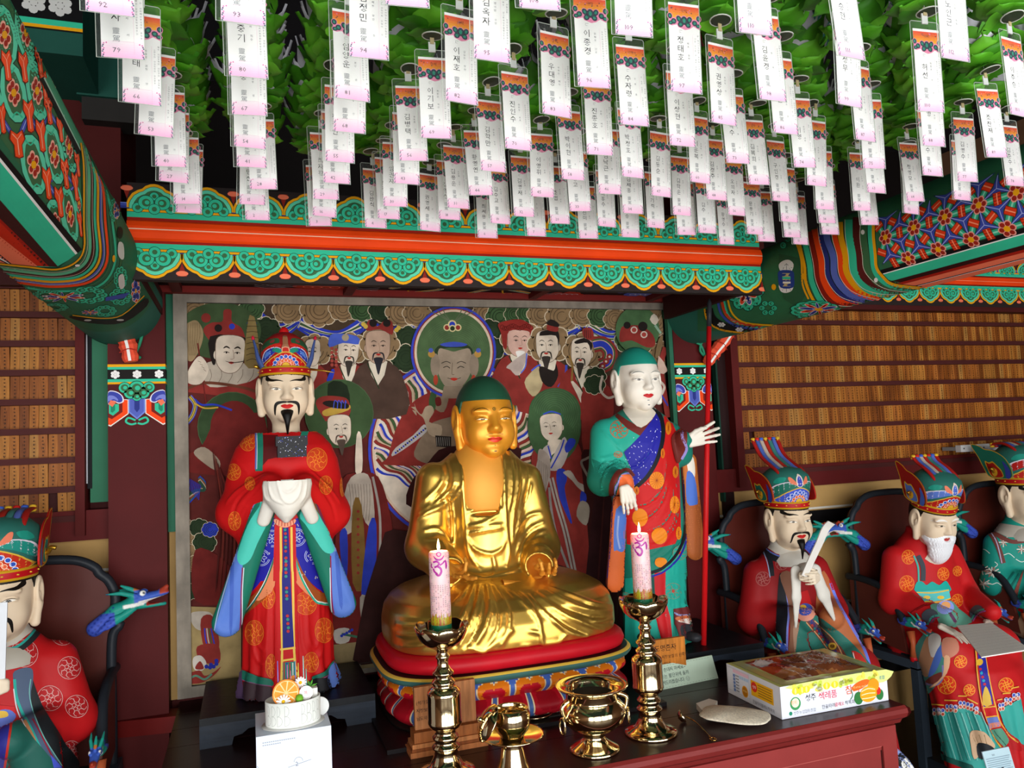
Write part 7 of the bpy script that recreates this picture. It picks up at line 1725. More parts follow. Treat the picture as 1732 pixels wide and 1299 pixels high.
def throne(xc,label,dz=0.,sides=(-1,1)):
    t=thing('throne',label,'throne',(xc,2.25,THZ)); Yb=2.36
    half=[(0,1.352),(.06,1.350),(.105,1.342),(.140,1.322),(.150,1.305),(.172,1.285),(.188,1.245),(.186,1.205),(.176,1.180),(.200,1.165),(.182,1.140),(.178,1.05),(.180,.90),(.180,.78)]
    out=[(xc+x,z) for x,z in catmull(half,3)]; pts=out+[(2*xc-x,z) for x,z in out[::-1][:-1]]
    b=MB(); b.prism(pts,Yb,Yb+.022,'#4f1c14','xz'); under(b.build('back_panel','satin'),t)
    b=MB(); P=[(x,Yb-.002,z) for x,z in out[::-1]]+[(2*xc-x,Yb-.002,z) for x,z in out[1:]]; b.tube(P,.0125,'#22262c',8,flat=.9); under(b.build('back_rim','satin'),t)
    for s in (-1,1):
        x=xc+s*.182
        P=[(x,2.40,1.045),(x,2.33,1.045),(x,2.25,1.033),(x,2.20,1.008),(x+s*.004,2.165,.965),(x+s*.008,2.14,.925)]
        b=MB(); b.tube(catmull(P,5),.013,'#1f2329',10); under(b.build('armrest','satin'),t)
        b=MB(); b.prism([(2.385,1.04),(2.33,1.04),(2.25,1.025),(2.205,1.0),(2.17,.955),(2.15,.88),(2.14,.82),(2.385,.85)],x-.006,x+.006,'#5e2a22','yz'); under(b.build('side_panel','satin'),t)
        b=MB(); b.box((x-.016,2.09,.775),(x+.016,2.40,.805),'#3a4450'); under(b.build('seat_rail','satin'),t)
        add_dragon(t,(x+s*.004,2.115,.935),-math.pi/2,.45,.62)
        b=MB(); b.tube([(x+s*.008,2.115,.90),(x+s*.010,2.105,.86),(x+s*.006,2.11,.815)],[.014,.009,.013],'#b85a34',10); b.lathe([(0,0),(.013,.0),(.014,.012),(.010,.022)],'#c01820',12,ctr=(x+s*.006,2.11,.800)); under(b.build('arm_post','satin',label='carved red and brown post under the arm end'),t)
        add_dragon(t,(xc+s*.192,2.345,1.205),(0 if s>0 else math.pi),-.12,1.0)
        for y0 in (2.09,2.38):
            b=MB(); b.prism([(x-.016,THZ),(x+.016,THZ),(x+.016,.78),(x-.016,.78)],y0,y0+.03,'#2f3842','xz'); under(b.build('leg','satin'),t)
    b=MB(); b.box((xc-.17,2.09,.79),(xc+.17,2.38,.81),'#22262c'); under(b.build('seat','satin'),t)
    b=MB(); b.box((xc-.19,1.92,THZ),(xc+.19,2.09,.49),'#20252b'); under(b.build('footrest','satin'),t)
    return t
TX=[-.530,1.760,2.330,2.870]
throne(TX[0],'dark throne at the left edge, behind the king with the white tablet')
throne(TX[1],'dark throne nearest the right column, under the king with the curved tablet')
throne(TX[2],'dark throne under the white-bearded reading king')
throne(TX[3],'dark throne at the right edge, under the king in the teal robe')
def seated_base(kind):
    tor=[(.80,0,.02,.160,.12),(.90,0,.02,.150,.11),(1.0,0,.03,.140,.10),(1.09,0,.035,.130,.09),(1.15,0,.035,.112,.078),(1.19,0,.03,.078,.062),(1.215,0,.028,.050,.048),(1.235,0,.025,.046,.044)]
    sk=[(.492,0,-.235,.185,.105),(.56,0,-.225,.178,.11),(.70,0,-.19,.172,.13),(.80,0,-.15,.165,.14),(.87,0,-.09,.150,.14),(.895,0,-.05,.12,.11)]
    def f(P):
        d=smin(dist_loft(P,tor),dist_loft(P,sk,lambda th,z:.004*np.sin(th*19)*np.clip((.8-z)/.15,0,1)),.03)
        for s in (-1,1):
            d=smin(d,dist_cap(P,(s*.07,.02,.865),(s*.095,-.17,.845),.075,.072),.03)
            d=smin(d,dist_cap(P,(s*.108,.03,1.125),(s*.146,.01,.985),.048,.052),.02)
            if kind=='read':
                d=smin(d,dist_cap(P,(s*.146,.01,.985),(s*(.105 if s<0 else .075),-.185,.962),.046,.028),.02)
            else:
                d=smin(d,dist_cap(P,(s*.146,.01,.985),(s*.045,-.135,1.00),.052,.036),.02)
                d=smin(d,dist_cap(P,(s*.085,-.105,.965),(s*.125,-.215,.70),.050,.048,(1,.8,1)),.012)
        return d
    return f
SB={}
def seated(name,label,xc,yaw,kind,base,hs=1.0,pitch=0,yoff=0.,zoff=0.,faced=None,hz=1.300,hy=-.01,lines=None):
    t=thing(name,label,'statue',(xc,2.20+yoff,.49)); M_=Matrix.Translation(Vector((xc,2.20+yoff,zoff)))@Matrix.Rotation(yaw,4,'Z')
    if kind not in SB: SB[kind]=nets(seated_base(kind),(-.26,-.38,.485),(.26,.18,1.25),.0052)
    V,Q=SB[kind]; s=Sc.__new__(Sc); m=np.array(M_); s.V=V@m[:3,:3].T+m[:3,3]; s.Q=Q; s.c=base; s.D=[]; s._b=None
    hm,HM_=head(t,tuple(M_@Vector((0,hy,hz))),hs,yaw,SKIN,'skin_paint',faced or king_paint(),pitch=pitch)
    return t,M_,s,HM_
def collar(t,HM_,c='#bdb4a6'):
    b=MB(); b.lathe([(.070,-.145),(.068,-.128),(.054,-.108),(.043,-.100)],c,28,sx=1.1,sy=1.0,ctr=(0,.018,0)); o=b.build('collar','white_paint'); o.matrix_world=HM_; under(o,t)
def wing_hat(t,HM_,ye,ze,c1,c2,c3,arc):
    crown(t,HM_)
    b=MB(); b.lathe([(.067,.070),(.074,.10),(.078,.130),(.072,.156),(.050,.176),(.0,.184)],'#2c5a50',28,ctr=(0,.012,0),sy=1.1)
    Hs=Sc.__new__(Sc); Hs.V=np.concatenate(b.V); Hs.Q=np.array(b.Fc); Hs.c='#2c6a60'; Hs.D=[]; Hs._b=None; c_=Canvas(); c_.push(0,-.0105,0,1.15,1.15)
    def P2(p,c): c_.poly(p,c,3)
    for s in (-1,1):
        P2([(s*.010,.118),(s*.030,.128),(s*.056,.120),(s*.064,.105),(s*.064,.085),(s*.045,.100),(s*.025,.112)],'#d9d4e0'); P2([(s*.010,.116),(s*.030,.126),(s*.054,.118),(s*.062,.103),(s*.062,.087),(s*.044,.100),(s*.025,.110)],c2)
        P2([(s*.008,.120),(s*.022,.140),(s*.030,.140),(s*.026,.124)],'#e0795a'); P2([(s*.034,.140),(s*.050,.140),(s*.060,.125),(s*.044,.126)],'#1f8f7c')
    P2([(-.008,.115),(-.010,.135),(0,.150),(.010,.135),(.008,.115)],'#e8d8c8');P2([(-.006,.116),(-.007,.133),(0,.146),(.007,.133),(.006,.116)],c3)
    P2([(-.052,.070),(-.048,.088),(-.030,.102),(0,.112),(.030,.102),(.048,.088),(.052,.070)],'#d8b040');P2([(-.049,.070),(-.045,.087),(-.028,.100),(0,.109),(.028,.100),(.045,.087),(.049,.070)],arc)
    for k,(n,r,rr_,ca,cb) in enumerate(((9,.031,.0056,'#dfe6fa','#2f55b8'),(7,.0185,.005,'#f4cdb0','#e0643c'))):
        for cc,q in ((ca,1),(cb,.75)):
            for j in range(n): th=math.pi*j/(n-1); c_.ell(r*math.cos(th),.070+r*.9*math.sin(th),rr_*q,rr_*q,cc,9); c_.z-=1
            c_.z+=1
    c_.ell(0,.072,.010,.009,'#d9ab2c',14)
    Hs._b=BVHTree.FromPolygons(Hs.V.tolist(),[list(q) for q in b.Fc]); Hs.paint(c_,maxlen=.004,off=6e-4,eps=5e-5,jump=.03,mode='front',y0=-.4); under(Hs.build('crown_dome','robe',None,HM_),t)
    for s in (-1,1):
        ol=catmull([(-.030,.070),(.052,.070),(.080,.102),(.100,.138),(.130,.182),(.098,.180),(.072,.168),(.045,.165),(.015,.155),(-.015,.135),(-.036,.100)],4,True)
        b=MB(); b.prism(ol,s*.077,s*.081,c1,'yz')
        cc=Canvas(); cc.line(ol,.0028,'#d9ab2c',0,True); cc.poly([(.0,.072),(.046,.072),(.064,.098),(.074,.126),(.056,.122),(.040,.126),(.022,.112),(.004,.095)],'#d9ab2c',3); cc.poly([(.003,.074),(.044,.074),(.060,.098),(.069,.121),(.055,.117),(.040,.121),(.024,.108),(.007,.093)],c2 if c2!=c1 else '#1f7a64',3); cc.ell(.034,.088,.012,.014,'#d9ab2c',14); cc.poly([(-.030,.071),(-.012,.071),(-.010,.10),(.0,.128),(-.015,.118),(-.031,.095)],c3,2)
        o=cc.build('crown_wing',plane_map((s*.0812,0,0),(0,1,0),(0,0,1),flip=(s<0)),'robe',base=b,eps=5e-5); o.matrix_world=HM_; under(o,t)
        b=MB(); b.tube(catmull([(s*.072,.036,.088),(s*.088,.034,.092),(s*.092,.028,.102),(s*.104,.026,.100)],4),[.005]*13,'#dcb84a',8); o=b.build('crown_pin','gilt'); o.matrix_world=HM_; under(o,t)
    cols=['#a8201c','#4a63b0','#c2b0a0','#b02a20','#3f7f78','#5a6fc0','#a8201c']
    for k in range(7):
        x=(k-3)*.0155; b=MB(); P=catmull([(x*.9,-.048,.140),(x,-.02,.168),(x,.02,.186),(x,.5*ye+.02,.190+.35*(ze-.185)),(x*1.05,ye,ze+.006)],5); b.tube(P,.0078,cols[k],8,flat=.6)
        b.lathe([(0,-.008),(.006,-.008),(.0085,-.004),(.0060,0),(.0085,.004),(.006,.008),(0,.009)],['#d9ab2c','#c8201c','#3f5fc0'][k%3],10,ctr=(x*1.05,ye,ze+.006)); o=b.build('crown_ribbon','robe'); o.matrix_world=HM_; under(o,t)
a1=lambda x,y:(1190+x/4.23,740+y/4.23); a2=lambda x,y:(1190+x/4.23,920+y/4.23); c1_=lambda x,y:(1432+x/4.23,740+y/4.23); d1=lambda x,y:(1432+x/4.23,940+y/4.23); e1=lambda x,y:(1492+x/5.2875,1119+y/5.2875); g1=lambda x,y:(x/4.23,830+y/4.23); h1=lambda x,y:(x/3.677,1040+y/3.677)
# ---- king with the curved ivory tablet
t,M_,s,H_=seated('seated_king_statue','seated king in dark red robe clasping a curved ivory tablet near the right column',1.735,-.10,'clasp','#98171b',1.0,.04)
cv=Canvas()
for x,y,r in ((355,80,45),(425,250,50),(560,140,45),(700,130,20)): med(cv,*a2(x,y),r/4.23,r/4.23,'#8e1a1e','#b8756e',.6)
for y in (560,600,640): LL(a2,[(515,y),(530,y+10)],.6,'#b8756e')
LL(a2,[(395,20),(440,60),(500,100),(600,125),(680,110),(740,60)],10,'#1e2128');LL(a2,[(420,-10),(460,45),(520,80),(600,102),(680,88),(715,40)],2.4,'#5e74c0'); LL(a2,[(455,60),(480,130),(490,230)],8,'#1e2128');LL(a2,[(425,40),(455,130),(475,240)],1.6,'#9fb0d8')
PP(a2,[(440,-40),(720,-40),(700,60),(600,90),(520,70),(460,30)],'#cfcabf',0)
PP(a2,[(540,230),(570,260),(600,420),(600,800),(540,800),(520,600)],'#1b1d24',3);LL(a2,[(585,300),(610,480),(600,620),(598,820)],3.4,'#7d86d8')
PP(a2,[(545,225),(620,200),(650,330),(660,500),(700,620),(690,820),(610,820),(620,600),(600,400)],'#8a5c46',3);PP(a2,[(640,600),(680,560),(700,620),(695,800),(655,800)],'#a8846c',3)
PP(a2,[(840,200),(900,260),(960,420),(1080,620),(1190,860),(1190,900),(1060,830),(900,620),(800,470)],'#b3673e',3);LL(a2,[(905,280),(960,420),(1060,600),(1150,760),(1195,900)],4.5,'#6c7fe0');LL(a2,[(900,260),(925,330)],3,'#b01a20')
PP(a2,[(690,560),(790,510),(900,570),(1050,700),(1190,860),(1190,900),(700,900)],'#2f7266',3)
PP(a2,[(730,550),(780,540),(880,640),(970,720),(1050,860),(960,860),(860,730)],'#7a3a30',3);LL(a2,[(760,545),(850,650),(920,740),(980,850)],6,'#2b3274');LL(a2,[(735,560),(850,700),(930,820)],1.6,'#d8a070');LL(a2,[(790,550),(930,680),(1010,830)],1.6,'#d8a070')
for k in range(8): cv.circ(*a2(775+k*16,580+k*21),2,['#b03a30','#2f7f80'][k%2],8)
cv.circ(*a2(925,735),7,'#d8b040',14);cv.circ(*a2(925,735),4,'#6a4a1a',12)
PP(a2,[(670,350),(740,330),(770,430),(680,450)],'#c8141a',0);cv.ell(*a2(730,490),16,15,'#d8907a',18);cv.ell(*a2(725,470),12,11,'#3f55b0',18);cv.ell(*a2(708,455),6,5,'#e0b030',14)
PP(a2,[(1060,770),(1120,790),(1170,860),(1100,850)],'#c0302a',2);LL(a2,[(1070,780),(1090,860)],1.4,'#e8e0d8')
s.paint(cv,jump=.04); under(s.build('robe','robe'),t); hair_shell(t,H_,'#1a1613',.040,.0025,side=.0,back=-.06); collar(t,H_,'#cfcabf'); goatee(t,H_,.060,.016); wing_hat(t,H_,.125,.265,'#a81c18','#1f6f5c','#3a48b0','#3e56c8')
T1=t
K1=UYF(2.02)
# hanging white cuffs and hands
def f(P):
    q=(1,.5,1); d=smin(dist_cap(P,K1(1346,966,-.0),K1(1347,1010,-.0),.019,.015,q),dist_cap(P,K1(1347,1010,.0),K1(1346,1060,.015),.015,.005,q),.006)
    e=smin(dist_cap(P,K1(1378,966,-.01),K1(1393,1005,-.005),.020,.021,q),dist_cap(P,K1(1393,1005,-.005),K1(1412,1050,.01),.021,.005,q),.006)
    return smin(smin(d,e,.006),dist_ell(P,K1(1366,962,.015),(.040,.032,.020)),.01)
ss=Sc(f,K1(1335,1065,.0)-np.array([.03,.09,.03]),K1(1412,955,0.)+np.array([.03,.07,.04]),.003,'#d8d4ca'); under(ss.build('white_cuff','white_paint'),t)
for o_,X_,Y_,Z_ in ((K1(1352,975,-.03),(.8,-.45,-.05),(0,0,1),(.3,.8,0)),(K1(1384,976,-.035),(-.75,-.45,.0),(0,0,1),(-.3,.8,0))):
    f=hand_fn(o_,X_,Y_,Z_,.42,[(.5,.7,.4)]*4,thumb=(.4,.5,.3)); ss=Sc(f,f.lo,f.hi,.0024,'#e0d0b8'); under(ss.build('hand','skin_paint'),t)
tab=thing('ivory_tablet','curved white ivory tablet held upright by the seated king next to the right column','tablet',K1(1362,972,-.045))
b=MB(); P=[K1(1360,975,-.045),K1(1372,948,-.05),K1(1386,918,-.058),K1(1396,895,-.07),K1(1406,884,-.085)]; P=catmull(P,6); n=len(P)
V=[];W_=np.linspace(.011,.0135,n)
for i,p in enumerate(P):
    for sx,sy in ((-1,-1),(1,-1),(1,1),(-1,1)): V.append(p+np.array([sx*W_[i]*.9,sy*.002,sx*W_[i]*-.35*0+sx*-W_[i]*.45]))
F_=[(i*4+j,i*4+(j+1)%4,(i+1)*4+(j+1)%4,(i+1)*4+j) for i in range(n-1) for j in range(4)]+[(0,1,2,3),tuple((n-1)*4+k for k in (3,2,1,0))]
b.add(V,F_,'#dedad2'); o=b.build('blade','white_paint'); under(o,tab)
# ---- white-bearded king reading a sheet
def old_paint(cv):
    for s_ in (-1,1): cv.poly([(s_*.008,.0215),(s_*.022,.030),(s_*.040,.029),(s_*.053,.017),(s_*.040,.0235),(s_*.022,.0245)],'#efece6',3)
    eyes(cv,'#d8cfc0','#3a2f28',.6); lips(cv,'#b03a38',.9)
t,M_,s,H_=seated('seated_king_statue','seated white-bearded king in red robe with teal belt, reading a ruled sheet',2.315,-.10,'read','#c01c20',1.0,.30,yoff=-.02,faced=old_paint,hz=1.262,hy=-.045)
cv=Canvas()
for x,y,r in ((430,200,58),(440,10,50),(690,130,45),(790,110,35),(790,320,45)): med(cv,*d1(x,y),r/4.23*.9,r/4.23,'#d04018','#f09030',.8)
for x,y,r in ((580,210,80),(780,255,50),(1105,210,65),(700,0,55)): med(cv,*e1(x,y),r/5.3,r/5.3,'#d8381c','#f0a030',1.)
PP(d1,[(500,190),(540,185),(570,210),(610,185),(660,210),(700,180),(725,200),(730,260),(500,265)],'#18a79c',3);PP(d1,[(498,260),(728,240),(742,310),(560,335)],'#58c4c0',0);LL(d1,[(500,262),(620,265),(728,245)],2.,'#e8c040');LL(d1,[(560,332),(660,330),(742,305)],2.,'#e8c040')
for x in (572,670): cv.ell(*d1(x,298),6,3,'#e8c040',12)
LL(d1,[(480,0),(510,80),(515,190)],3,'#3fb0a4');LL(d1,[(510,0),(545,80),(545,180)],8,'#3a3f48')
cv.ell(*d1(705,370),14,12,'#6f80d8',18);cv.ell(*d1(705,355),8,7,'#e0a060',14);cv.ell(*d1(770,370),5,6,'#c0463a',12)
PP(d1,[(600,360),(660,340),(740,320),(800,380),(900,480),(700,520),(640,420)],'#5d9a86',3)
cv.ell(*d1(705,370),14,12,'#8f9ce4',18);cv.ell(*d1(705,356),8,7,'#e0a060',14);LL(d1,[(735,410),(780,480)],5,'#5a3050')
for k in range(3): LL(d1,[(440+k*60,420-k*30),(500+k*40,380-k*10),(560+k*20,350)],1.2,'#7a1416')
PP(d1,[(540,420),(600,380),(660,420),(610,480),(570,500)],'#4a4f58',3);LL(d1,[(580,500),(610,440),(665,425)],3,'#3fa090');LL(d1,[(590,510),(620,455),(668,440)],2,'#a82a5a')
PP(d1,[(880,400),(930,355),(980,380),(900,460)],'#4a4f58',3);LL(d1,[(895,465),(930,400),(990,385)],3,'#3fa090');LL(d1,[(905,475),(945,415),(1000,395)],2,'#a85aa0')
PP(d1,[(460,740),(560,560),(640,560),(680,620),(700,700),(680,860),(580,1000),(480,960)],'#4a8a80',3);PP(d1,[(520,760),(580,580),(640,660),(600,840),(560,860)],'#b98a68',3);PP(d1,[(590,590),(640,560),(680,600),(650,700),(610,720)],'#d8d6d0',3);PP(d1,[(640,700),(680,640),(690,700),(640,830),(590,860)],'#4e70c0',3)
PP(d1,[(560,920),(600,870),(680,830),(690,880),(640,920)],'#7a3a34',3);LL(d1,[(560,910),(640,925),(690,880),(690,780)],3,'#8a82b8');PP(d1,[(690,600),(780,600),(800,680),(740,730),(690,720)],'#c8846c',3);PP(d1,[(700,720),(740,730),(720,840),(640,930),(600,940),(690,860)],'#e0b088',3)
# teal pleated hem with scalloped fringe
PP(e1,[(380,470),(460,440),(560,440),(680,420),(780,420),(870,480),(960,600),(1060,760),(1000,960),(760,960),(440,760)],'#3aa79c',0);PP(e1,[(1040,440),(1100,400),(1160,370),(1230,330),(1260,500),(1300,760),(1180,700),(1080,560)],'#3aa79c',0)
for k in range(9): LL(e1,[(420+k*55,470-k*4),(450+k*60,620),(520+k*62,880)],1.4,'#2a7f78'); LL(e1,[(435+k*55,480-k*4),(470+k*60,640),(540+k*62,880)],.9,'#9fdcd2')
zz=cv.z
for x,y in ((395,480),(430,480),(480,430),(515,430),(550,435),(590,400),(625,400),(660,405),(700,370),(735,370),(770,380),(800,390),(840,420),(1045,390),(1075,385),(1100,340),(1135,340),(1170,300),(1205,295)):
    cv.z=zz; cv.ell(*e1(x,y),3.4,3.8,'#e8e0ea',9); cv.ell(*e1(x,y),2.6,3,'#3f58b8',9); cv.z=zz; cv.ell(*e1(x,y+32),3.4,3.8,'#f0d8c8',9); cv.ell(*e1(x,y+34),2.4,2.6,'#c8523c',9)
for a_,b_ in (((380,425),(445,425)),((455,380),(560,390)),((565,345),(675,350)),((680,308),(760,308)),((765,330),(850,380)),((1020,345),(1070,335)),((1070,288),(1140,280)),((1145,240),(1210,225))): cv.line([e1(*a_),e1(*b_)],2,'#e8b040'); cv.z-=1
cv.z+=4
PP(e1,[(810,-200),(900,-200),(950,100),(1000,420),(1080,580),(1270,760),(1270,800),(1080,770),(960,620),(880,420),(850,100)],'#b8181c',0);LL(e1,[(820,-150),(860,200),(900,420),(970,620),(1060,760)],2,'#e8b040');LL(e1,[(900,-150),(960,200),(1010,420),(1060,570),(1200,720)],2,'#e8b040')
PP(e1,[(830,-180),(895,-180),(985,380),(905,405)],'#2c2c9c',0);cv.circ(*e1(865,10),6,'#e0b030',12);PP(e1,[(910,235),(935,240),(975,385),(895,385)],'#e0b84a',2)
for k in range(5): cv.circ(*e1(875+k*9,75+k*32),2.4,['#c02a40','#2a9ac0'][k%2],8)
PP(e1,[(905,415),(1005,405),(1015,480),(925,495)],'#c8141a',0);LL(e1,[(900,410),(1005,402)],2,'#e8b040');LL(e1,[(920,495),(1018,482)],2,'#e8b040');PP(e1,[(930,500),(1020,490),(1045,570),(950,600)],'#6a80c8',0);PP(e1,[(945,550),(1040,535),(1048,575),(955,600)],'#e08a70',0)
PP(e1,[(960,610),(1050,590),(1130,700),(1080,760)],'#5a9a80',0);LL(e1,[(1000,610),(1100,760)],1.2,'#2a6050')
PP(e1,[(780,640),(830,610),(900,625),(960,690),(1000,760),(900,800),(820,870),(790,760)],'#d8b490',3)
for k in range(4): LL(e1,[(800+k*35,650),(840+k*30,740)],1,'#a8845e')
PP(e1,[(840,760),(880,720),(960,750),(1000,800),(960,860),(860,860)],'#26282c',3)
PP(e1,[(440,760),(600,850),(800,920),(760,960),(430,820)],'#1f5a52',3)
s.paint(cv,jump=.04); under(s.build('robe','robe'),t); hair_shell(t,H_,'#1a1613',.040,.0025,side=.0,back=-.06); collar(t,H_,'#c9c0ae'); wing_hat(t,H_,.085,.205,'#9c1a18','#5a78c8','#4a6ac8','#b8201c')
def fb(P):
    d=dist_ell(P,(0,-.045,-.085),(.045,.030,.060)); d=smin(d,dist_ell(P,(0,-.030,-.05),(.060,.045,.035)),.015); d=smax(d,-dist_ell(P,(0,-.085,-.043),(.017,.03,.008)),.004); return d+.0012*np.sin(P[:,0]*900+np.sin(P[:,2]*300)*2)
ss=Sc(fb,(-.08,-.1,-.16),(.08,.03,.0),.0024,'#eceef2'); under(ss.build('beard','white_paint',None,H_),t)
b=MB(); 
for s_ in (-1,1): b.tube([(s_*.006,-.066,-.034),(s_*.025,-.060,-.038),(s_*.040,-.045,-.055)],[.004,.005,.002],'#eceef2',8)
o=b.build('moustache','white_paint'); o.matrix_world=H_; under(o,t)
R2=UYF(1.93)
f=hand_fn(R2(1588,1058,.0),(.42,-.60,-.32),(.7,.4,.5),(-.1,.2,-1),.50,[(.1,.15,.1),(.12,.15,.1),(.15,.15,.1),(.2,.2,.1)],thumb=(.2,.2,.1),spread=.12,tdir=(.9,.4,.1)); ss=Sc(f,f.lo,f.hi,.0024,'#d8cdbc'); under(ss.build('hand','skin_paint'),t)
f=hand_fn(R2(1668,1050,.10),(-.1,-.80,-.35),(-.8,.1,.2),(-.2,.1,-1),.48,[(.5,.6,.4)]*4,thumb=(.3,.3,.2)); ss=Sc(f,f.lo,f.hi,.0024,'#d0c4b4'); under(ss.build('hand','skin_paint'),t)
sheet=thing('ruled_sheet','pale ruled sheet held over the lap of the white-bearded king','paper',R2(1670,1080,-.05))
zs=.968; Cn=[uZ(1632,1060,zs),uZ(1675,1054,zs+.004),uZ(1740,1102,zs-.01),uZ(1665,1113,zs-.012)]; Cn=[uZ(1618,1058,zs+.004),uZ(1677,1053,zs+.006),uZ(1742,1098,zs-.008),uZ(1660,1111,zs-.010)]
b=MB(); V=[c for c in Cn]+[c-np.array([0,0,.003]) for c in Cn]; b.add(V,[(0,1,2,3),(7,6,5,4),(0,4,5,1),(1,5,6,2),(2,6,7,3),(3,7,4,0)],'#efede6')
cv=Canvas()
for k in range(11):
    v=.06+k*.088; cv.line([(.03,v),(.97,v)],.0025,'#8a8780'); cv.z-=1
    cv.line([(.08,v-.04),(.35+.05*(k%4),v-.038),(.7+.04*(k%3),v-.043)],.002,'#b0ada4'); cv.z-=1
nn=np.cross(Cn[1]-Cn[0],Cn[3]-Cn[0]); nn/=np.linalg.norm(nn); nn*=np.sign(nn[2])
def shm(v): u=v[:,:1];w=v[:,1:2]; return (1-u)*(1-w)*Cn[0]+u*(1-w)*Cn[1]+u*w*Cn[2]+(1-u)*w*Cn[3],np.tile(nn,(len(v),1))
o=cv.build('sheet',shm,'paper',base=b,off=3e-4); under(o,sheet)
# ---- king in the teal robe at the right edge
t,M_,s,H_=seated('seated_king_statue','seated king in teal robe with white dragon scrolls at the right edge',2.860,-.12,'clasp','#1c8f80',1.12,.02,yoff=.02,hz=1.305)
cv=Canvas()
for x,y in ((945,720),(1040,960),(1120,750),(1250,800)):
    z0=cv.z
    for k in range(8): th=k*.785; X_,Y_=c1_(x,y); cv.line([(X_,Y_),(X_+8*math.cos(th),Y_+8*math.sin(th))],1.6,'#a8786c' if k%2 else '#e0dcd0'); cv.z-=1
    cv.z=z0+3; LL(c1_,[(x-40,y+70),(x,y+90),(x+40,y+80),(x+80,y+110)],1.2,'#d8e4dc');LL(c1_,[(x+20,y-70),(x+40,y-50),(x+20,y-30)],1.2,'#d8e4dc')
for x,y in ((1045,120),(970,100),(980,200)):
    X_,Y_=d1(x,y); z0=cv.z
    for k in range(9): th=k*.7; cv.line([(X_,Y_),(X_+13*math.cos(th),Y_+9*math.sin(th))],1.8,'#a8786c' if k%2 else '#e0dcd0'); cv.z-=1
    cv.z=z0+2
LL(c1_,[(960,630),(1040,700),(1090,800),(1120,900)],8,'#6c3a34');LL(c1_,[(1000,640),(1070,740),(1110,900)],1.6,'#b8b0d0');LL(c1_,[(1010,640),(1080,700),(1180,745),(1269,740)],7,'#6c3a34');PP(c1_,[(1000,600),(1269,640),(1269,715),(1150,715),(1050,670)],'#a9a296',0)
PP(d1,[(1269,100),(1230,250),(1180,430),(1150,560),(1110,560),(1150,400),(1200,250)],'#8a4a40',3);PP(d1,[(1269,420),(1190,560),(1180,660),(1269,760)],'#c09a7a',3);PP(d1,[(1269,340),(1225,390),(1269,420)],'#c0141a',0)
LL(d1,[(1080,300),(1140,200),(1200,120)],3,'#146a60');LL(d1,[(1130,320),(1180,220),(1240,130)],3,'#146a60')
PP(d1,[(1170,740),(1269,700),(1269,952),(1200,940)],'#8e2a28',0);PP(d1,[(1200,820),(1269,790),(1269,860),(1215,880)],'#2a4a46',0)
s.paint(cv,jump=.04); under(s.build('robe','robe'),t); hair_shell(t,H_,'#1a1613',.040,.0025,side=.0,back=-.06); collar(t,H_,'#a9a296'); goatee(t,H_,.055,.016); wing_hat(t,H_,.070,.175,'#1f7a64','#b01c18','#3a48b0','#b8201c')
# ---- king at the left edge holding a white tablet
t,M_,s,H_=seated('seated_king_statue','seated king in red robe with pale rosettes at the left edge, holding a white tablet',-.555,.06,'clasp','#b2171b',1.06,.03,yoff=-.04,hz=1.292)
cv=Canvas()
for x,y,r in ((390,115,75),(150,240,85),(430,330,70),(310,520,80),(475,570,70),(445,840,60)): med(cv,*h1(x,y),r/3.68,r/3.68,'#a81c20','#cfa8a4',.8)
LL(h1,[(20,240),(120,215),(220,130),(280,20)],9,'#22282a');LL(h1,[(20,215),(110,195),(200,115),(265,10)],4,'#2a9a90');PP(h1,[(-20,-30),(290,-60),(260,20),(190,110),(100,180),(0,215)],'#c2bcb0',0)
PP(h1,[(190,380),(260,560),(380,760),(500,952),(330,952),(240,760),(190,560)],'#1f2427',3);PP(h1,[(90,350),(190,330),(205,400),(190,520),(240,700),(380,952),(300,952),(180,760),(110,560),(85,420)],'#4a5a74',3)
LL(h1,[(90,400),(110,540),(200,730),(260,850)],5,'#22a094');LL(h1,[(190,400),(185,520),(250,720),(380,940)],1.6,'#6fb0a8');LL(h1,[(85,460),(110,600),(190,760)],2,'#c8ccd0');LL(h1,[(150,660),(190,740),(220,800)],6,'#b07a54');LL(h1,[(200,650),(260,760),(330,900)],2.4,'#8e1c30')
PP(h1,[(90,660),(200,760),(330,952),(20,952)],'#1f5a50',3);PP(h1,[(-10,560),(90,570),(100,620),(0,640)],'#c0141a',0);PP(h1,[(-10,690),(60,680),(40,952),(-10,952)],'#2a2a80',0);LL(h1,[(70,680),(30,952)],4,'#b02a20');PP(h1,[(-10,600),(60,590),(100,630),(60,680),(-10,690)],'#5a6ec0',3);PP(h1,[(-10,600),(40,600),(50,630),(-10,640)],'#d8b040',3);PP(h1,[(310,870),(380,952),(330,952)],'#4a5cd0',0)
s.paint(cv,jump=.04); under(s.build('robe','robe'),t); hair_shell(t,H_,'#1a1613',.040,.0025,side=.0,back=-.06); collar(t,H_,'#b9b3a6'); goatee(t,H_,.055,.016); wing_hat(t,H_,.080,.185,'#b01c18','#1f8a7c','#5a6fb0','#c0301c')
L3=UYF(1.93)
f=hand_fn(L3(14,1158,.0),(-.8,-.45,-.05),(0,0,1),(-.3,.8,0),.46,[(.5,.7,.4)]*4,thumb=(.4,.5,.3)); ss=Sc(f,f.lo,f.hi,.0024,'#e0d0b8'); under(ss.build('hand','skin_paint'),t)
tb=thing('ivory_tablet','white tablet held upright by the seated king at the left edge','tablet',L3(-6,1150,-.03))
b=MB(); A_=L3(-12,1150,-.03);B_=L3(-8,1020,-.05); P=catmull([A_,(A_+B_)/2,B_],6); n=len(P); V=[]
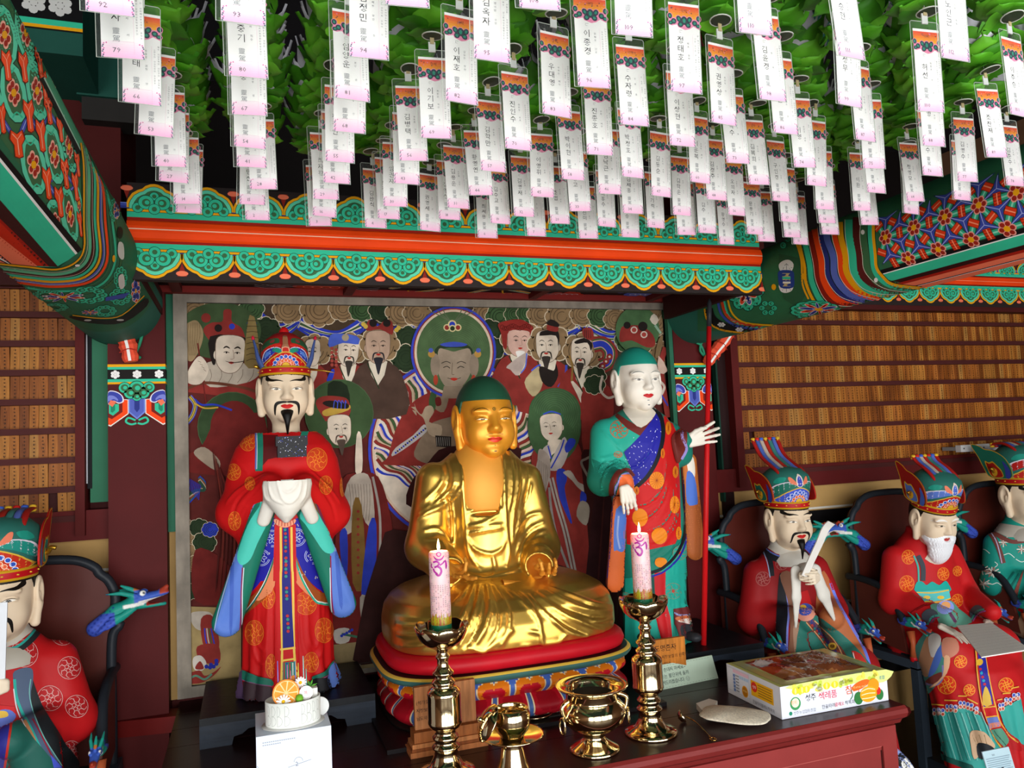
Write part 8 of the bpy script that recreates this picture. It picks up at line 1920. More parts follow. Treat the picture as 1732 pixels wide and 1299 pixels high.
for p in P:
    for sx,sy in ((-1,-1),(1,-1),(1,1),(-1,1)): V.append(p+np.array([sx*.022,sy*.002,0]))
b.add(V,[(i*4+j,i*4+(j+1)%4,(i+1)*4+(j+1)%4,(i+1)*4+j) for i in range(n-1) for j in range(4)]+[(0,1,2,3),tuple((n-1)*4+k for k in (3,2,1,0))],'#d9dde2'); under(b.build('blade','white_paint'),tb)
# ---- small standing attendant figure below the table corner (only its hem and shoe show)
at=thing('attendant_statue','small painted attendant statue in blue robe, mostly hidden beside the table corner','statue',(1.70,1.68,.45))
A0=uY(1525,1290,1.72)
def fa(P):
    d=dist_loft(P,[(.0,A0[0],1.74,.10,.10),(.55,A0[0]-.005,1.74,.085,.085),(.63,A0[0]-.01,1.74,.07,.07),(.69,A0[0]-.02,1.74,.05,.05),(.735,A0[0]-.035,1.75,.026,.03)],lambda th,z:.003*np.sin(th*11)); return smax(d,.452-P[:,2],.003)
ss=Sc(fa,(A0[0]-.15,1.6,.44),(A0[0]+.14,1.88,.76),.004,'#6f84c8'); cv=Canvas()
PP(e1,[(100,640),(150,700),(240,840),(330,952),(100,952)],'#8fa0d8',0);LL(e1,[(95,630),(140,720),(220,820),(330,900),(420,950)],2.2,'#d8d4c0');PP(e1,[(95,650),(150,740),(160,790),(100,790)],'#c8727e',2)
cv.ell(*e1(200,880),15,14,'#1c1e22',18);cv.ell(*e1(235,915),12,11,'#e6e6e2',18)
ss.paint(cv); under(ss.build('robe','robe'),at)
f=lambda P: smin(dist_ell(P,(A0[0]-.035,1.745,.775),(.026,.028,.034)),dist_cap(P,(A0[0]-.035,1.75,.75),(A0[0]-.035,1.75,.72),.014,.016),.01)
ss=Sc(f,(A0[0]-.08,1.69,.70),(A0[0]+.01,1.80,.82),.003,SKIN); under(ss.build('head','skin_paint'),at)
# ================================================================ offerings on the table
OY=1.70
def put(name,label,cat,loc,group=None): return thing(name,label,cat,loc,0,group)
CSP=[(0,0),(.064,0),(.065,.004),(.062,.009),(.050,.013),(.037,.020),(.029,.036),(.025,.052),(.031,.057),(.031,.061),(.025,.066),(.023,.071),(.029,.077),(.029,.081),(.024,.086),(.022,.091),(.026,.097),(.034,.102),(.0375,.110),(.0375,.114),(.0365,.117),(.0368,.168),(.0375,.172),(.036,.179),(.027,.186),(.022,.190),(.026,.195),(.026,.199),(.020,.204),(.017,.209),(.024,.215),(.024,.219),(.017,.225),(.013,.234),(.0125,.246),(.016,.250),(.016,.254),(.012,.259),(.0125,.265),(.019,.270)]
CUP=[(.019,.270),(.036,.278),(.050,.291),(.058,.310),(.0595,.322),(.058,.322),(.048,.300),(.030,.291),(0,.289)]
def candlestick(x,y,label):
    t=put('candlestick',label,'candlestick',(x,y,TZ),'brass candlesticks on the altar table')
    b=MB(); b.lathe(CSP,'#ecd8ac',48,ctr=(x,y,TZ)); under(b.build('stem','brass'),t)
    b=MB(); b.lathe(CUP,'#ecd8ac',64,ctr=(x,y,TZ)); v=b.V[0]; k=len(CUP)
    for i in range(len(v)):
        a=math.atan2(v[i][1]-y,v[i][0]-x); w=max(0,(v[i][2]-TZ-.285)/.037); v[i][2]+=.006*w*(abs(math.cos(4*a))-.6); r=1+.03*w*abs(math.cos(4*a)); v[i][0]=x+(v[i][0]-x)*r; v[i][1]=y+(v[i][1]-y)*r
    under(b.build('lotus_cup','brass'),t); return t
def candle(x,y,z,h,label):
    t=put('candle',label,'candle',(x,y,z),'printed candles burning on the candlesticks'); r=.0228
    b=MB(); b.lathe([(0,0),(r,0),(r,h-.004),(r-.003,h),(r-.008,h-.001),(.008,h-.006),(0,h-.007)],'#f3cdcf',40,ctr=(x,y,z))
    cv=Canvas(); A=-math.atan2(x,y)*0 ; a0=-math.pi/2-math.atan2(x,y)*-0.0
    a0=-math.pi/2-math.atan(x/y)    # faces the room where the viewer stands
    def mp(v): a=a0+v[:,0]/r; n=np.stack([np.cos(a),np.sin(a),0*a],1); return np.stack([x+r*np.cos(a),y+r*np.sin(a),z+v[:,1]],1),n
    W_=math.pi*r
    cv.rect(-W_,0,W_,.036,'#0f7a4c'); rr=random.Random(int(x*100))
    for k in range(60): u=rr.uniform(-W_,W_); cv.ell(u,rr.uniform(.004,.034),.002,.0014,rr.choice(('#2f9a6a','#8fc8c0','#0a5c38','#c8e0da')),6); cv.z-=1
    cv.z+=1
    for k in range(90):
        u=-W_+2*W_*k/90; hh=.052+rr.uniform(-.004,.008); cv.poly([(u,.033),(u+.0022,.033),(u+.0018,hh),(u+.0006,hh)],rr.choice(('#e8481c','#f0a01c','#e8c828','#e86a20'))); cv.z-=1
    cv.z+=1
    for k in range(90): u=rr.uniform(-W_,W_); cv.ell(u,rr.uniform(.036,.050),.0015,.0012,'#e8d030',6); cv.z-=1
    cv.z+=1
    for cx in list(np.arange(-W_,W_,.0052)):
        if abs(cx)<.0165 and True: top=h-.072
        else: top=h-.006
        for y_ in np.arange(.060,top,.0042):
            if rr.random()<.55: cv.text(rr.choice(('南','無','阿','佛','光','大','日','月')),cx,y_,.0030,'#6a5464',vert=True); cv.z-=1
    cv.z+=1
    m='#e01c9c'; cv.push(0,h-.030,0,1.35,1.35); yb=0.
    cv.ring(0,yb+.019,.0034,.0017,m,16); cv.line([(-.009,yb+.0165),(-.005,yb+.0115),(0,yb+.0100),(.005,yb+.0115),(.009,yb+.0165)],.0030,m,4,taper=True)
    cv.line([(-.010,yb+.006),(-.004,yb+.0075),(0,yb+.004),(-.003,yb+.000),(-.008,yb-.002)],.0030,m,4); cv.line([(-.003,yb+.000),(.002,yb-.004),(.003,yb-.010),(-.001,yb-.0155),(-.006,yb-.012)],.0036,m,4); cv.line([(-.010,yb-.004),(-.008,yb-.009),(-.003,yb-.013)],.0028,m,4)
    cv.line([(.001,yb+.001),(.006,yb+.004),(.010,yb+.008)],.0024,m,4); cv.line([(.011,yb+.009),(.0125,yb+.000),(.0115,yb-.006)],.0034,m,4,taper=True); cv.line([(-.013,yb+.004),(-.014,yb-.001),(-.011,yb-.003)],.0022,m,4); cv.pop()
    under(cv.build('wax_body',mp,'wax',base=b,maxlen=.0035,off=2e-4),t)
    b=MB(); b.tube([(x,y,z+h-.007),(x+.0005,y,z+h+.004)],[.0009,.0007],'#201814',6); under(b.build('wick','satin'),t)
    b=MB(); b.lathe([(0,0),(.0022,.002),(.0036,.007),(.0030,.014),(.0015,.021),(0,.027)],'#ffe0a0',14,ctr=(x,y,z+h+.001)); under(b.build('flame','flame'),t)
    l=bpy.data.lights.new('candle_glow','POINT'); l.energy=.5; l.color=(1,.62,.28); l.shadow_soft_size=.006; o=bpy.data.objects.new('candle_glow',l); COL.objects.link(o); o.location=(x,y-.0,z+h+.016)
XR_,XL_=float(uY(1100,1200,OY)[0]),float(uY(753,1200,OY)[0]); YR,YL=OY,OY
XR_=float(uZ(1101,1240,TZ)[0]); YR=float(uZ(1101,1240,TZ)[1]); YL=YR-.01; XL_=float(uY(752,1200,YL)[0])
candlestick(XL_,YL,'tall brass candlestick with lotus cup standing in front of the wooden plaque'); candlestick(XR_,YR,'tall brass candlestick with lotus cup standing beside the white notice card')
candle(XL_,YL,TZ+.291,.193,'lit pink printed candle on the candlestick in front of the gilded statue'); candle(XR_,YR,TZ+.291,.190,'lit pink printed candle on the candlestick in front of the monk statue')
# incense burner
bx,by=float(uZ(1006,1268,TZ)[0]),float(uZ(1006,1268,TZ)[1])
t=put('incense_burner','wide-rimmed brass incense burner with ring handles, at the middle of the table front','incense burner',(bx,by,TZ))
b=MB(); b.lathe([(0,0),(.058,0),(.060,.004),(.055,.009),(.038,.018),(.027,.028),(.025,.036),(.030,.042),(.052,.052),(.070,.068),(.077,.086),(.074,.102),(.062,.114),(.059,.118),(.061,.121),(.060,.132),(.066,.138),(.083,.145),(.085,.148),(.080,.149),(.060,.144),(.055,.138),(.055,.110),(.0,.105)],'#ecd8ac',64,ctr=(bx,by,TZ)); under(b.build('bowl','brass'),t)
b=MB(); b.lathe([(0,.127),(.054,.127)],'#2a2622',24,ctr=(bx,by,TZ)); under(b.build('ash','straw',label='dark ash inside the burner'),t)
for s in (-1,1):
    b=MB(); b.tube(catmull([(bx+s*.062,by-.01,TZ+.122),(bx+s*.082,by-.014,TZ+.112),(bx+s*.080,by-.014,TZ+.092),(bx+s*.072,by-.012,TZ+.080)],4),.0045,'#ecd8ac',8); under(b.build('handle','brass'),t)
    b=MB(); b.tube([(bx+s*(.084+.003*math.sin(q)),by-.016+.010*math.sin(q)*.9,TZ+.070+.018*math.cos(q)) for q in np.linspace(0,2*math.pi,20)[:-1]],.0022,'#ecd8ac',8,closed=True); under(b.build('ring','brass'),t)
# water cup on its stand, lid leaning beside the bowl
ux,uy=float(uY(866,1240,1.655)[0]),1.655
t=put('offering_cup','small round brass cup on a flared stand with saucer','cup',(ux,uy,TZ))
b=MB(); b.lathe([(0,0),(.040,0),(.042,.004),(.037,.010),(.030,.030),(.024,.055),(.022,.066),(.030,.072),(.050,.074),(.066,.080),(.070,.084),(.066,.084),(.045,.078),(.0,.077)],'#ecd8ac',48,ctr=(ux,uy,TZ)); under(b.build('stand','brass'),t)
b=MB(); b.lathe([(0,.078),(.026,.078),(.028,.084),(.038,.096),(.0425,.112),(.042,.126),(.038,.138),(.036,.140),(.034,.138),(.037,.120),(.034,.10),(0,.088)],'#ecd8ac',48,ctr=(ux,uy,TZ)); under(b.build('bowl','brass'),t)
t=put('cup_lid','domed brass lid leaning against the small brass cup','lid',(ux-.052,uy,TZ+.085))
b=MB(); b.lathe([(0,.014),(.012,.013),(.028,.009),(.040,.0),(.041,-.002),(.038,-.001),(.027,.006),(.0,.011)],'#ecd8ac',40); b.lathe([(0,.024),(.005,.023),(.006,.018),(.003,.013)],'#ecd8ac',12)
m_=Matrix.Translation(Vector((ux-.056,uy-.004,TZ+.118)))@Matrix.Rotation(-1.05,4,'Y'); o=b.build('lid','brass'); o.matrix_world=m_; under(o,t)
dx,dy=uZ(908,1222,TZ)[:2]
t=put('brass_dish','shallow brass dish lying behind the small brass cup','dish',(dx,dy,TZ)); b=MB(); b.lathe([(0,.004),(.030,.004),(.044,.012),(.050,.020),(.049,.021),(.042,.014),(.028,.006),(0,.006)],'#ecd8ac',40,ctr=(dx,dy+.02,TZ)); under(b.build('dish','brass'),t)
# wooden plaque on moulded foot behind the left candlestick
def plaque(name,label,P0,w,h,th,c,lines,foot,ink='#24160e',yaw=0.,tilt=0.):
    t=put(name,label,'plaque',(P0[0],P0[1],TZ)); M_=Matrix.Translation(Vector((P0[0],P0[1],P0[2])))@Matrix.Rotation(yaw,4,'Z')@Matrix.Rotation(tilt,4,'X')
    b=MB(); b.box((-w/2,0,0),(w/2,th,h),c); cv=Canvas()
    for s_,x,y,hh in lines: cv.text(s_,x,y,hh,ink); 
    o=cv.build('board',plane_map((0,-.0003,0),(1,0,0),(0,0,1)),'wood',base=b); o.matrix_world=M_; under(o,t)
    if foot:
        b=MB()
        for lo,hi,cc in foot: b.box(lo,hi,cc)
        o=b.build('foot','wood'); o.matrix_world=M_; under(o,t)
    return t
px0=uZ(755,1270,TZ); wx=.165
plaque('wooden_plaque','light wooden plaque with brown moulded foot and ink writing, behind the tall candlestick',(float(uY(755,1230,1.86)[0]),1.86,TZ+.052),.150,.098,.014,'#b9794a',[('지장보살',-.020,.078,.014),('(석가모니 부처님께',-.072,.058,.0105),('지장보살이 되어 보살님',-.072,.040,.0105),('님도와 중생을 구제합니다)',-.072,.022,.0100)],[((-.094,-.030,-.052),(.094,.035,-.040),'#b87040'),((-.090,-.026,-.040),(.090,.032,-.034),'#8c4c24'),((-.088,-.024,-.034),(.088,.030,-.024),'#c27c48'),((-.082,-.018,-.024),(.082,.028,0),'#a5602f')])
plaque('wooden_plaque','orange wooden plaque with ink writing leaning on the monk plinth, behind the notice card',(float(uY(1128,1110,2.025)[0]),2.025,TZ),.125,.132,.012,'#c87a2c',[('도명존자',-.040,.100,.020),('(존자는 지장보살의 왼쪽에',-.058,.078,.0115),('계시는 보살님)',-.058,.058,.0115)],None,'#1c120c')
# notice card
t=put('notice_card','pale green notice card with handwriting propped on the table beside the fruit box','card',tuple(uZ(1165,1158,TZ)))
nL=uZ(1096,1172,TZ); nR=uZ(1215,1147,TZ); up=np.array([-.004,.020,.062]); b=MB(); nn=np.array([0,.004,0]); b.add([nL,nR,nR+up,nL+up,nL+nn,nR+nn,nR+up+nn,nL+up+nn],[(0,1,2,3),(5,4,7,6),(3,2,6,7),(0,4,5,1),(1,5,6,2),(4,0,3,7)],'#b9cdb8')
L_=np.linalg.norm(nR-nL); ex=(nR-nL)/L_; ez=up/np.linalg.norm(up); H_=np.linalg.norm(up); cv=Canvas()
for s_,y_ in (('절대 초에 손대지 마세요~',.046),('놓으신 초는 불단위에 올려',.029),('놓으면 켜드리겠습니다 ☺',.012)): cv.text(s_,.016,y_,.0125,'#2c3a3a',wide=.98)
for k in range(22): cv.line([(.01+k*(L_-.02)/22,H_-.004),(.01+k*(L_-.02)/22+.006,H_-.004)],.0006,'#5a6a60'); cv.z-=1; cv.line([(.01+k*(L_-.02)/22,.004),(.01+k*(L_-.02)/22+.006,.004)],.0006,'#5a6a60'); cv.z-=1
under(cv.build('card',plane_map(nL+np.array([0,-.0006,0]),ex,ez),'paint_clean',base=b),t)
# fruit box
FL=uZ(1323,1218,TZ);FR=uZ(1503,1185,TZ);BLc=uZ(1226,1176,TZ); e_x=(FR-FL); Wb=np.linalg.norm(e_x); e_x/=Wb; e_y=np.array([-e_x[1],e_x[0],0]); Db=.235; Hb=.080
t=put('fruit_box','white cardboard fruit box printed with melons, film-covered top, on the table corner','box',tuple(FL))
def BX(x,y,z): return FL+e_x*x+e_y*y+np.array([0,0,z])
b=MB(); C8=[BX(0,0,.001),BX(Wb,0,.001),BX(Wb,Db,.001),BX(0,Db,.001),BX(0,0,Hb),BX(Wb,0,Hb),BX(Wb,Db,Hb),BX(0,Db,Hb)]
b.add(C8,[(0,1,5,4),(1,2,6,5),(2,3,7,6),(3,0,4,7),(0,3,2,1),(4,5,6,7)],['#e4e8f4','#dfe3ee','#dfe3ee','#dfe2ea','#c8c8c8','#c9cf78'])
cv=Canvas(); R=cv.rect
cv.poly([(.03,Hb),(Wb,Hb),(Wb,.052),(Wb*.86,.050),(Wb*.7,.058),(Wb*.55,.056),(Wb*.4,.064),(Wb*.2,.062),(.05,.066)],'#dbe68a',3)
rr=random.Random(4)
for k in range(26): x=rr.uniform(.04,Wb-.02); cv.ell(x,Hb-rr.uniform(.004,.022),rr.uniform(.006,.014),.006,rr.choice(('#eef2c0','#c8d84a','#f2e05a','#e6ecd0')),12,rr.uniform(0,3)); cv.z-=1
cv.z+=1
for x in (.045,.065,.078,.14,.165): cv.ell(x,.064,.011,.009,'#e8d82a',14); cv.ell(x,.064,.003,.008,'#f6f090',8); 
cv.circ(.042,.034,.016,'#3f9a5a',20);cv.circ(.042,.036,.0115,'#f2ead0',16);cv.text('참외',.028,.034,.010,'#e07a1c'); cv.text('성주',.072,.036,.019,'#26262a'); cv.text('색레품',.112,.034,.021,'#e0284a',wide=1.05); cv.text('참외',.196,.036,.024,'#e8641c',wide=1.05)
cv.text('성주농업협동조합',.034,.008,.0095,'#8a93a0'); cv.circ(.026,.012,.005,'#1f8a6a',10); cv.text('한울타리',.120,.010,.0112,'#3a3a42'); cv.text('클레오',.160,.010,.0112,'#d8284a'); cv.text('작목회',.192,.010,.0112,'#3a3a42')
cv.ell(.245,.052,.030,.010,'#ee6a1c',20,.25); cv.text('Korea melon',.222,.046,.0085,'#ffd98a'); 
for x,y_,rx,ry,c in ((.236,.020,.014,.016,'#2f7a3c'),(.304,.020,.012,.014,'#2f7a3c'),(.30,.030,.008,.010,'#d82a20'),(.286,.046,.018,.017,'#f39a14'),(.268,.026,.027,.020,'#f6a818')): cv.ell(x,y_,rx,ry,c,20)
for k in (-1,0,1): cv.line([(.246,.026+k*.009),(.268,.028+k*.012),(.290,.026+k*.009)],.0022,'#fff0b8',4)
cv.line([(.214,.044),(.218,.030),(.210,.020)],.002,'#2f7a5c',4); cv.text('조합',.306,.058,.010,'#2f8ab0')
A1=cv.arrays(plane_map(BX(0,-.0002,0),e_x,(0,0,1)),3e-5,1e-4)
cv=Canvas(); R=cv.rect; # left long side: u from back to front
D_=Db; cv.rect(.004,.012,D_*.44,Hb-.006,'#c4c7d0');cv.rect(.005,.013,D_*.44-.001,Hb-.007,'#e4e7ee'); cv.rect(.030,Hb-.016,D_*.44-.001,Hb-.007,'#f0c8d8')
for k in range(5): cv.rect(.030,.014+k*.0095,.040,.022+k*.0095,'#6a88c0')
for k in range(4): cv.rect(.058+k*.011,Hb-.026,.068+k*.011,Hb-.018,'#b8d0ea')
for k in range(6):
    for j in range(3): cv.rect(.043+j*.005,.016+k*.008,.046+j*.005,.020+k*.008,'#50525a'); cv.z-=1
cv.z+=1; cv.ell(.083,.026,.014,.015,'#e8a01c',20);cv.ell(.083,.026,.011,.012,'#c47a10',18);cv.text('성주참외',.073,.025,.0055,'#ffe890')
cv.rect(.112,.026,.206,.066,'#f2b416'); cv.circ(.126,.050,.013,'#e0301c',20); cv.text('성주',.118,.046,.0095,'#ffffff')
for k in range(5): cv.rect(.142,.032+k*.0065,.200,.0348+k*.0065,'#a8741c'); cv.z-=1
cv.z+=1; cv.text('한울타리클레오작목회',.116,.008,.0100,'#4a4a55'); cv.line([(.104,.0),(.104,Hb)],.0006,'#a8acb8')
A2=cv.arrays(plane_map(BX(-.0002,Db,0),-e_y,(0,0,1)),3e-5,1e-4)
V=[np.concatenate(b.V),A1[0],A2[0]]; n1=len(V[0]);n2=n1+len(V[1]); Fc=b.Fc+[tuple(x) for x in (A1[1]+n1).tolist()]+[tuple(x) for x in (A2[1]+n2).tolist()]
under(meshobj('carton',np.vstack(V),Fc,np.vstack([np.array(b.C),A1[2],A2[2]]),'paint_clean'),t)
# crumpled film and brown fruit wrapping over the open top
rr=random.Random(9); n_,m_=40,28; V=[];F_=[];C=[]
import mathutils.noise as mn
for i in range(n_+1):
    for j in range(m_+1):
        u,v=i/n_,j/m_; e=min(u,1-u,v,1-v); z=Hb+.001+min(1,max(0,e-.09)*9)*(.010+.012*mn.noise(Vector((u*9+v*4,v*2.5-u*3,1.)))+.006*mn.noise(Vector((u*26+v*18,v*7,3.))))
        V.append(BX(.012+u*(Wb-.02),.006+v*(Db-.012),max(z,Hb+.0008)))
for i in range(n_):
    for j in range(m_):
        F_.append((i*(m_+1)+j,(i+1)*(m_+1)+j,(i+1)*(m_+1)+j+1,i*(m_+1)+j+1)); u,v=i/n_,j/m_
        k=mn.noise(Vector((u*3+1,v*3,7.))); c='#c9cf7e' if min(u,1-u,v,1-v)<.10 else ('#b8471a' if (u<.38 and v>.35 and k>-.15) else ('#7a4226' if k<.1 else '#a86a3c'))
        if .12<u<.3 and .6<v<.8: c='#dcd6d6'
        C.append(lin(c))
mat('film',rough=.16,var=.1,spec=.8,coat=.6); under(meshobj('film_cover',V,F_,np.array(C),'film',None,True,'crumpled brown and orange film over the fruit'),t)
# bag of rice
q=[uZ(x,y,TZ+.012) for x,y in ((1186,1208),(1246,1240),(1311,1223),(1262,1194),(1215,1193))]; c_=sum(q)/5
def bag(P):
    p=P-c_; ex_=(q[2]-q[0]);L=np.linalg.norm(ex_[:2]); a=math.atan2(ex_[1],ex_[0]); ca,sa=math.cos(a),math.sin(a); X=p[:,0]*ca+p[:,1]*sa; Y=-p[:,0]*sa+p[:,1]*ca
    k=(np.abs(X/.088)**3.2+np.abs(Y/.060)**3.2)**(1/3.2); hh=.013*(1-np.clip(k,0,1)**2.2)+.0004*np.sin(X*90+3*np.sin(Y*60)); return np.maximum(np.abs(P[:,2]-(TZ+.0145))-hh,(k-1)*.05)*.7
t=put('rice_bag','small clear bag of pale rice lying beside the fruit box','bag',tuple(uZ(1240,1220,TZ)))
s=Sc(bag,(c_[0]-.13,c_[1]-.12,TZ-.002),(c_[0]+.13,c_[1]+.12,TZ+.034),.0026,'#ece2cc'); under(s.build('bag','straw'),t)
b=MB(); b.prism([(float(a[0]),float(a[1])) for a in [uZ(1178,1200,TZ),uZ(1190,1214,TZ),uZ(1206,1213,TZ),uZ(1214,1196,TZ),uZ(1200,1192,TZ)]],TZ+.001,TZ+.016,'#ddd6c8','xy'); under(b.build('folded_end','satin'),t)
# spoon
t=put('spoon','thin brass spoon lying between the candlestick and the rice bag','spoon',tuple(uZ(1180,1230,TZ)))
b=MB(); P=[uZ(1160,1212,TZ+.012),uZ(1175,1220,TZ+.006),uZ(1192,1236,TZ+.004),uZ(1201,1246,TZ+.004)]; b.tube(catmull(P,5),.0016,'#c79a50',8); E_=uZ(1206,1250,TZ+.004); b.tube([E_+np.array([.007*math.cos(a),.009*math.sin(a),0]) for a in np.linspace(0,6.28,14)[:-1]],.0016,'#c79a50',6,closed=True); under(b.build('handle','brass'),t)
b=MB(); b.lathe([(0,-.010),(.010,-.007),(.015,.0),(.016,.004),(.0148,.004),(.009,-.004),(0,-.007)],'#d8cbb0',24); o=b.build('bowl','brass'); o.matrix_world=Matrix.Translation(Vector(uZ(1153,1212,TZ+.014)))@Matrix.Rotation(1.1,4,'Y')@Matrix.Rotation(.3,4,'X'); under(o,t)
# white carton and cake
wy=1.668; A0=uY(433,1245,wy);A1_=uY(560,1229,wy); zt=float((A0[2]+A1_[2])/2); x0,x1=float(A0[0]),float(A1_[0])
t=put('white_carton','plain white square carton standing on the table under the oval cake','box',((x0+x1)/2,wy,TZ))
b=MB(); b.box((x0,wy,TZ+.0005),(x1,wy+.150,zt),'#dfe8f8'); cv=Canvas(); 
for k in range(2): 
    for j in range(16 if k==0 else 9): cv.rect(x0+.012+j*.0040,zt-.014-k*.005,x0+.0148+j*.0040,zt-.0122-k*.005,'#9aa2b4'); cv.z-=1
cv.z+=1; cv.ring(x0+.080,zt-.060,.0085,.0007,'#8a90a0',16,0,math.pi); cv.text('2',x0+.074,zt-.068,.012,'#7a8090'); cv.line([(x0+.060,zt-.068),(x0+.105,zt-.060)],.0007,'#7a8090'); cv.line([(x0+.001,zt-.055),(x0+.008,zt-.068)],.0008,'#9aa2b4')
under(cv.build('carton',plane_map((0,wy-.0003,0),(1,0,0),(0,0,1)),'paint_clean',base=b),t)
ca=uZ(496,1222,zt); kx,ky=float(ca[0]),float(ca[1])-.004
t=put('oval_cake','small oval white cake in a lettered film band, topped with orange slice and daisies','cake',(kx,ky,zt)); rx_,ry_=.0555,.040; hk=.052
b=MB(); b.lathe([(0,.0005),(1.14,.0005),(1.14,.003),(0,.003)],'#c9c9c4',40,ctr=(kx,ky,zt),sx=rx_,sy=ry_); under(b.build('tray','satin'),t)
b=MB(); b.lathe([(0,.003),(.99,.003),(1.,.006),(1.,hk),(.97,hk+.001),(.93,hk-.006),(0,hk-.006)],'#e9ece6',48,ctr=(kx,ky,zt),sx=rx_,sy=ry_)
cv=Canvas()
def km(v): a=-math.pi/2-.05+v[:,0]/rx_; n=np.stack([np.cos(a)*ry_,np.sin(a)*rx_,0*a],1); n/=np.linalg.norm(n,axis=1)[:,None]; return np.stack([kx+rx_*np.cos(a),ky+ry_*np.sin(a),zt+v[:,1]],1),n
for j,x in enumerate((-.060,-.046,-.032,-.016,.018,.030,.044,.058)):
    cv.line([(x,.008),(x,.048)],.0005,'#9a9e98'); cv.z-=1; cv.line([(x+.009*math.sin(a)*(1 if j%2 else .7),.037+.0105*math.cos(a)) for a in np.linspace(0,3.14,10)],.0005,'#9a9e98'); cv.z-=1; cv.line([(x+.011*math.sin(a),.018+.010*math.cos(a)) for a in np.linspace(0,3.14,10)],.0005,'#9a9e98'); cv.z-=1
cv.z+=1; cv.rect(-.001,.006,.007,.050,'#f8f8f4'); under(cv.build('cake_body',km,'satin',base=b,maxlen=.006),t)
z0=zt+hk-.006
def disc(nm,x,dz,y,r,th,cface,cedge,paintf=None,tilt=-.15,mt='satin'):
    M_=Matrix.Translation(Vector((x,y,z0+dz)))@Matrix.Rotation(math.pi/2+tilt,4,'X'); b=MB(); b.lathe([(0,0),(r,0),(r,th),(0,th)],cedge,28); cv=Canvas(); cv.circ(0,0,r*.999,cface,28)
    if paintf: paintf(cv,r)
    o=cv.build(nm,plane_map((0,0,th),(1,0,0),(0,1,0)),mt,base=b,off=1e-4,eps=3e-5); o.matrix_world=M_; under(o,t); return o
def orange(cv,r):
    cv.circ(0,0,r*.97,'#f08a14',28);cv.circ(0,0,r*.90,'#f8d89a',28)
    for k in range(9): a=k*2*math.pi/9; cv.poly([(.1*r*math.cos(a+.35),.1*r*math.sin(a+.35)),(.84*r*math.cos(a+.06),.84*r*math.sin(a+.06)),(.87*r*math.cos(a+.35),.87*r*math.sin(a+.35)),(.84*r*math.cos(a+.64),.84*r*math.sin(a+.64))],'#f39a1e'); cv.z-=1
disc('orange_slice',kx-.014,.020,ky-.010,.027,.006,'#f08a14','#ee7f10',orange)
disc('round_pick',kx+.026,.016,ky-.014,.0138,.002,'#f4f0f2','#ece8ea',lambda cv,r:(cv.ring(0,0,r*.8,.0004,'#d0a0a8',24),cv.text('복',-.0045,-.003,.0085,'#d84a5a')))
disc('orange_slice',kx+.004,.030,ky+.016,.016,.005,'#e88a1c','#d87c10')
b=MB(); b.lathe([(0,-.009),(.006,-.007),(.0085,0),(.006,.007),(0,.009)],'#6fae2c',16,ctr=(kx+.012,ky-.022,z0+.008)); under(b.build('green_grape','satin'),t)
for x,y,dz,r in ((-.020,-.026,.004,.015),(.016,.0,.030,.013)):
    b=MB()
    for k in range(13):
        a=k*2*math.pi/13; d=np.array([math.cos(a),-.15,math.sin(a)]); n_=np.array([-math.sin(a),0,math.cos(a)]); o_=np.array([kx+x,ky+y,z0+dz+.004]); b.add([o_+d*r*.25-n_*.0012,o_+d*r*.25+n_*.0012,o_+d*r*.85+n_*.0019,o_+d*r,o_+d*r*.85-n_*.0019],[(0,1,2,3,4)],'#f4f4f2')
    b.lathe([(0,.003),(.003,.002),(.0036,0)],'#e8b820',10); v=b.V[-1]; v[:]=v[:,[0,2,1]]*np.array([1,-1,1])+np.array([kx+x,ky+y-.0005,z0+dz+.004]); under(b.build('daisy','paper'),t)
b=MB()
for k in range(6): a=k*1.05; o_=np.array([kx+.036,ky+.004,z0+.022]); d=np.array([math.cos(a)*.8,-.2,abs(math.sin(a))*1.0+.3]); d/=np.linalg.norm(d); n_=np.cross(d,[0,1,0]); b.add([o_,o_+d*.008+n_*.002,o_+d*.016,o_+d*.008-n_*.002],[(0,1,2,3)],'#4f9a2c')
under(b.build('leaf_sprig','leaf'),t)
b=MB(); b.box((kx+.038,ky-.004,z0),(kx+.050,ky+.012,z0+.020),'#eceae4'); under(b.build('white_block','satin'),t)
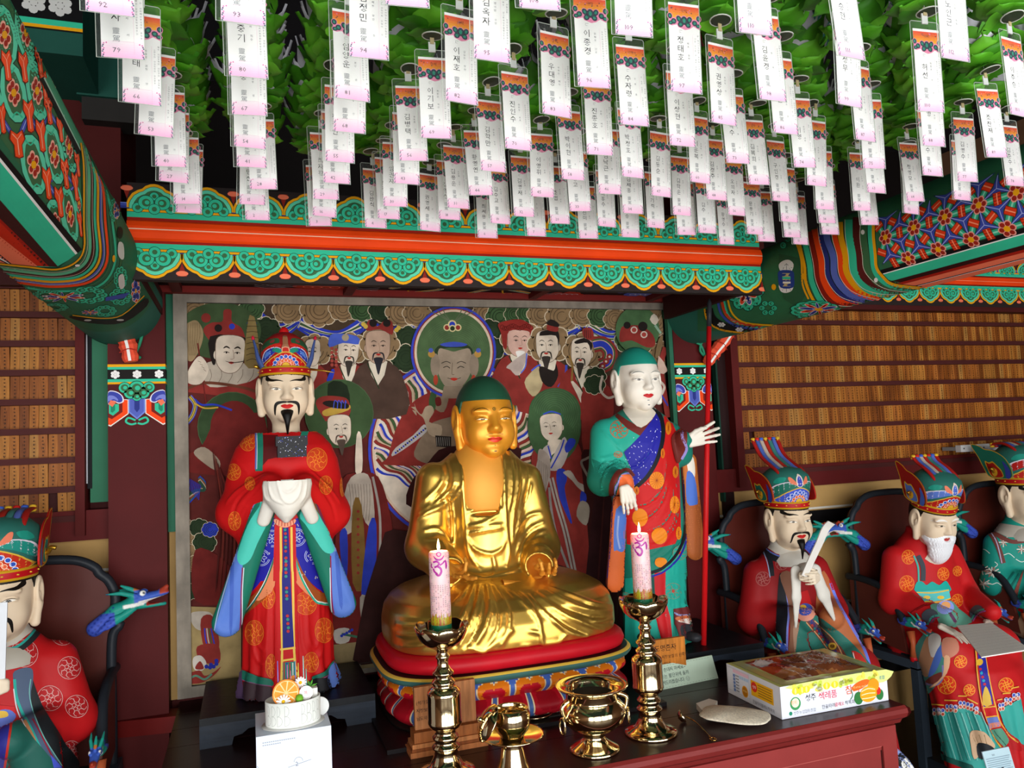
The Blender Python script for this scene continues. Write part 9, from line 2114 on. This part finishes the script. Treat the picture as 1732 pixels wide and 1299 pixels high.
b=MB(); b.prism([(kx+.052+.021*math.sin(a) if 0 else kx+.055+.020*math.sin(a),zt+.020+.020*math.cos(a)) for a in np.linspace(0,math.pi,14)],ky+.018,ky+.021,'#d9dbd9','xz'); b.box((kx+.053,ky+.016,zt+.003),(kx+.0555,ky+.023,zt+.046),'#e0a080'); under(b.build('side_tab','satin'),t)
for x,y,h_,c in ((-.028,-.004,.085,'#7a74c8'),(-.0085,.006,.072,'#e07aa0'),(-.002,.004,.060,'#e08aa8'),(.0075,.006,.078,'#5a7cc8'),(.014,.010,.072,'#e8c850'),(.024,.006,.086,'#9fd8d0'),(.029,.0,.060,'#4fc4b0')):
    b=MB(); b.tube([(kx+x,ky+y,z0),(kx+x-.0008,ky+y,z0+h_*.6),(kx+x-.001,ky+y,z0+h_)],[.0013,.0012,.0009],c,6); under(b.build('cake_candle','wax'),t)
# small label card in front of the reading king
t=put('label_card','small pale blue label card on a thin post in front of the reading king','card',(2.0,1.70,.45))
ya=1.70; a_,b2,c3=uY(1661,1272,ya),uY(1706,1263,ya),uY(1717,1300,ya); ex=b2-a_; W2=np.linalg.norm(ex); ex/=W2; ez=(b2-c3)/np.linalg.norm(b2-c3)*-1; Hc=.075
b=MB(); nn=np.array([0,.003,0]); P4=[a_,b2,b2+ez*Hc,a_+ez*Hc]; b.add(P4+[p+nn for p in P4],[(0,1,2,3),(7,6,5,4),(0,4,5,1),(1,5,6,2),(2,6,7,3),(3,7,4,0)],'#bcd8e2'); cv=Canvas()
cv.text('알림',W2*.3,.012,.006,'#6a7a88')
for k in range(8): cv.rect(.006,.022+k*.006,W2-.006-(k%3)*.004,.0240+k*.006,'#8aa0b0'); cv.z-=1
under(cv.build('card',plane_map(a_-np.array([0,.0005,0]),ex,ez,flip=True),'paint_clean',base=b),t)
m3=(a_+b2)/2+ez*Hc; b=MB(); b.tube([(m3[0],m3[1],.452),(m3[0],m3[1],m3[2]+.02)],.004,'#2a2c30',8); b.lathe([(0,0),(.03,0),(.03,.006),(0,.008)],'#2a2c30',16,ctr=(m3[0],m3[1],.4505)); under(b.build('post','satin'),t)
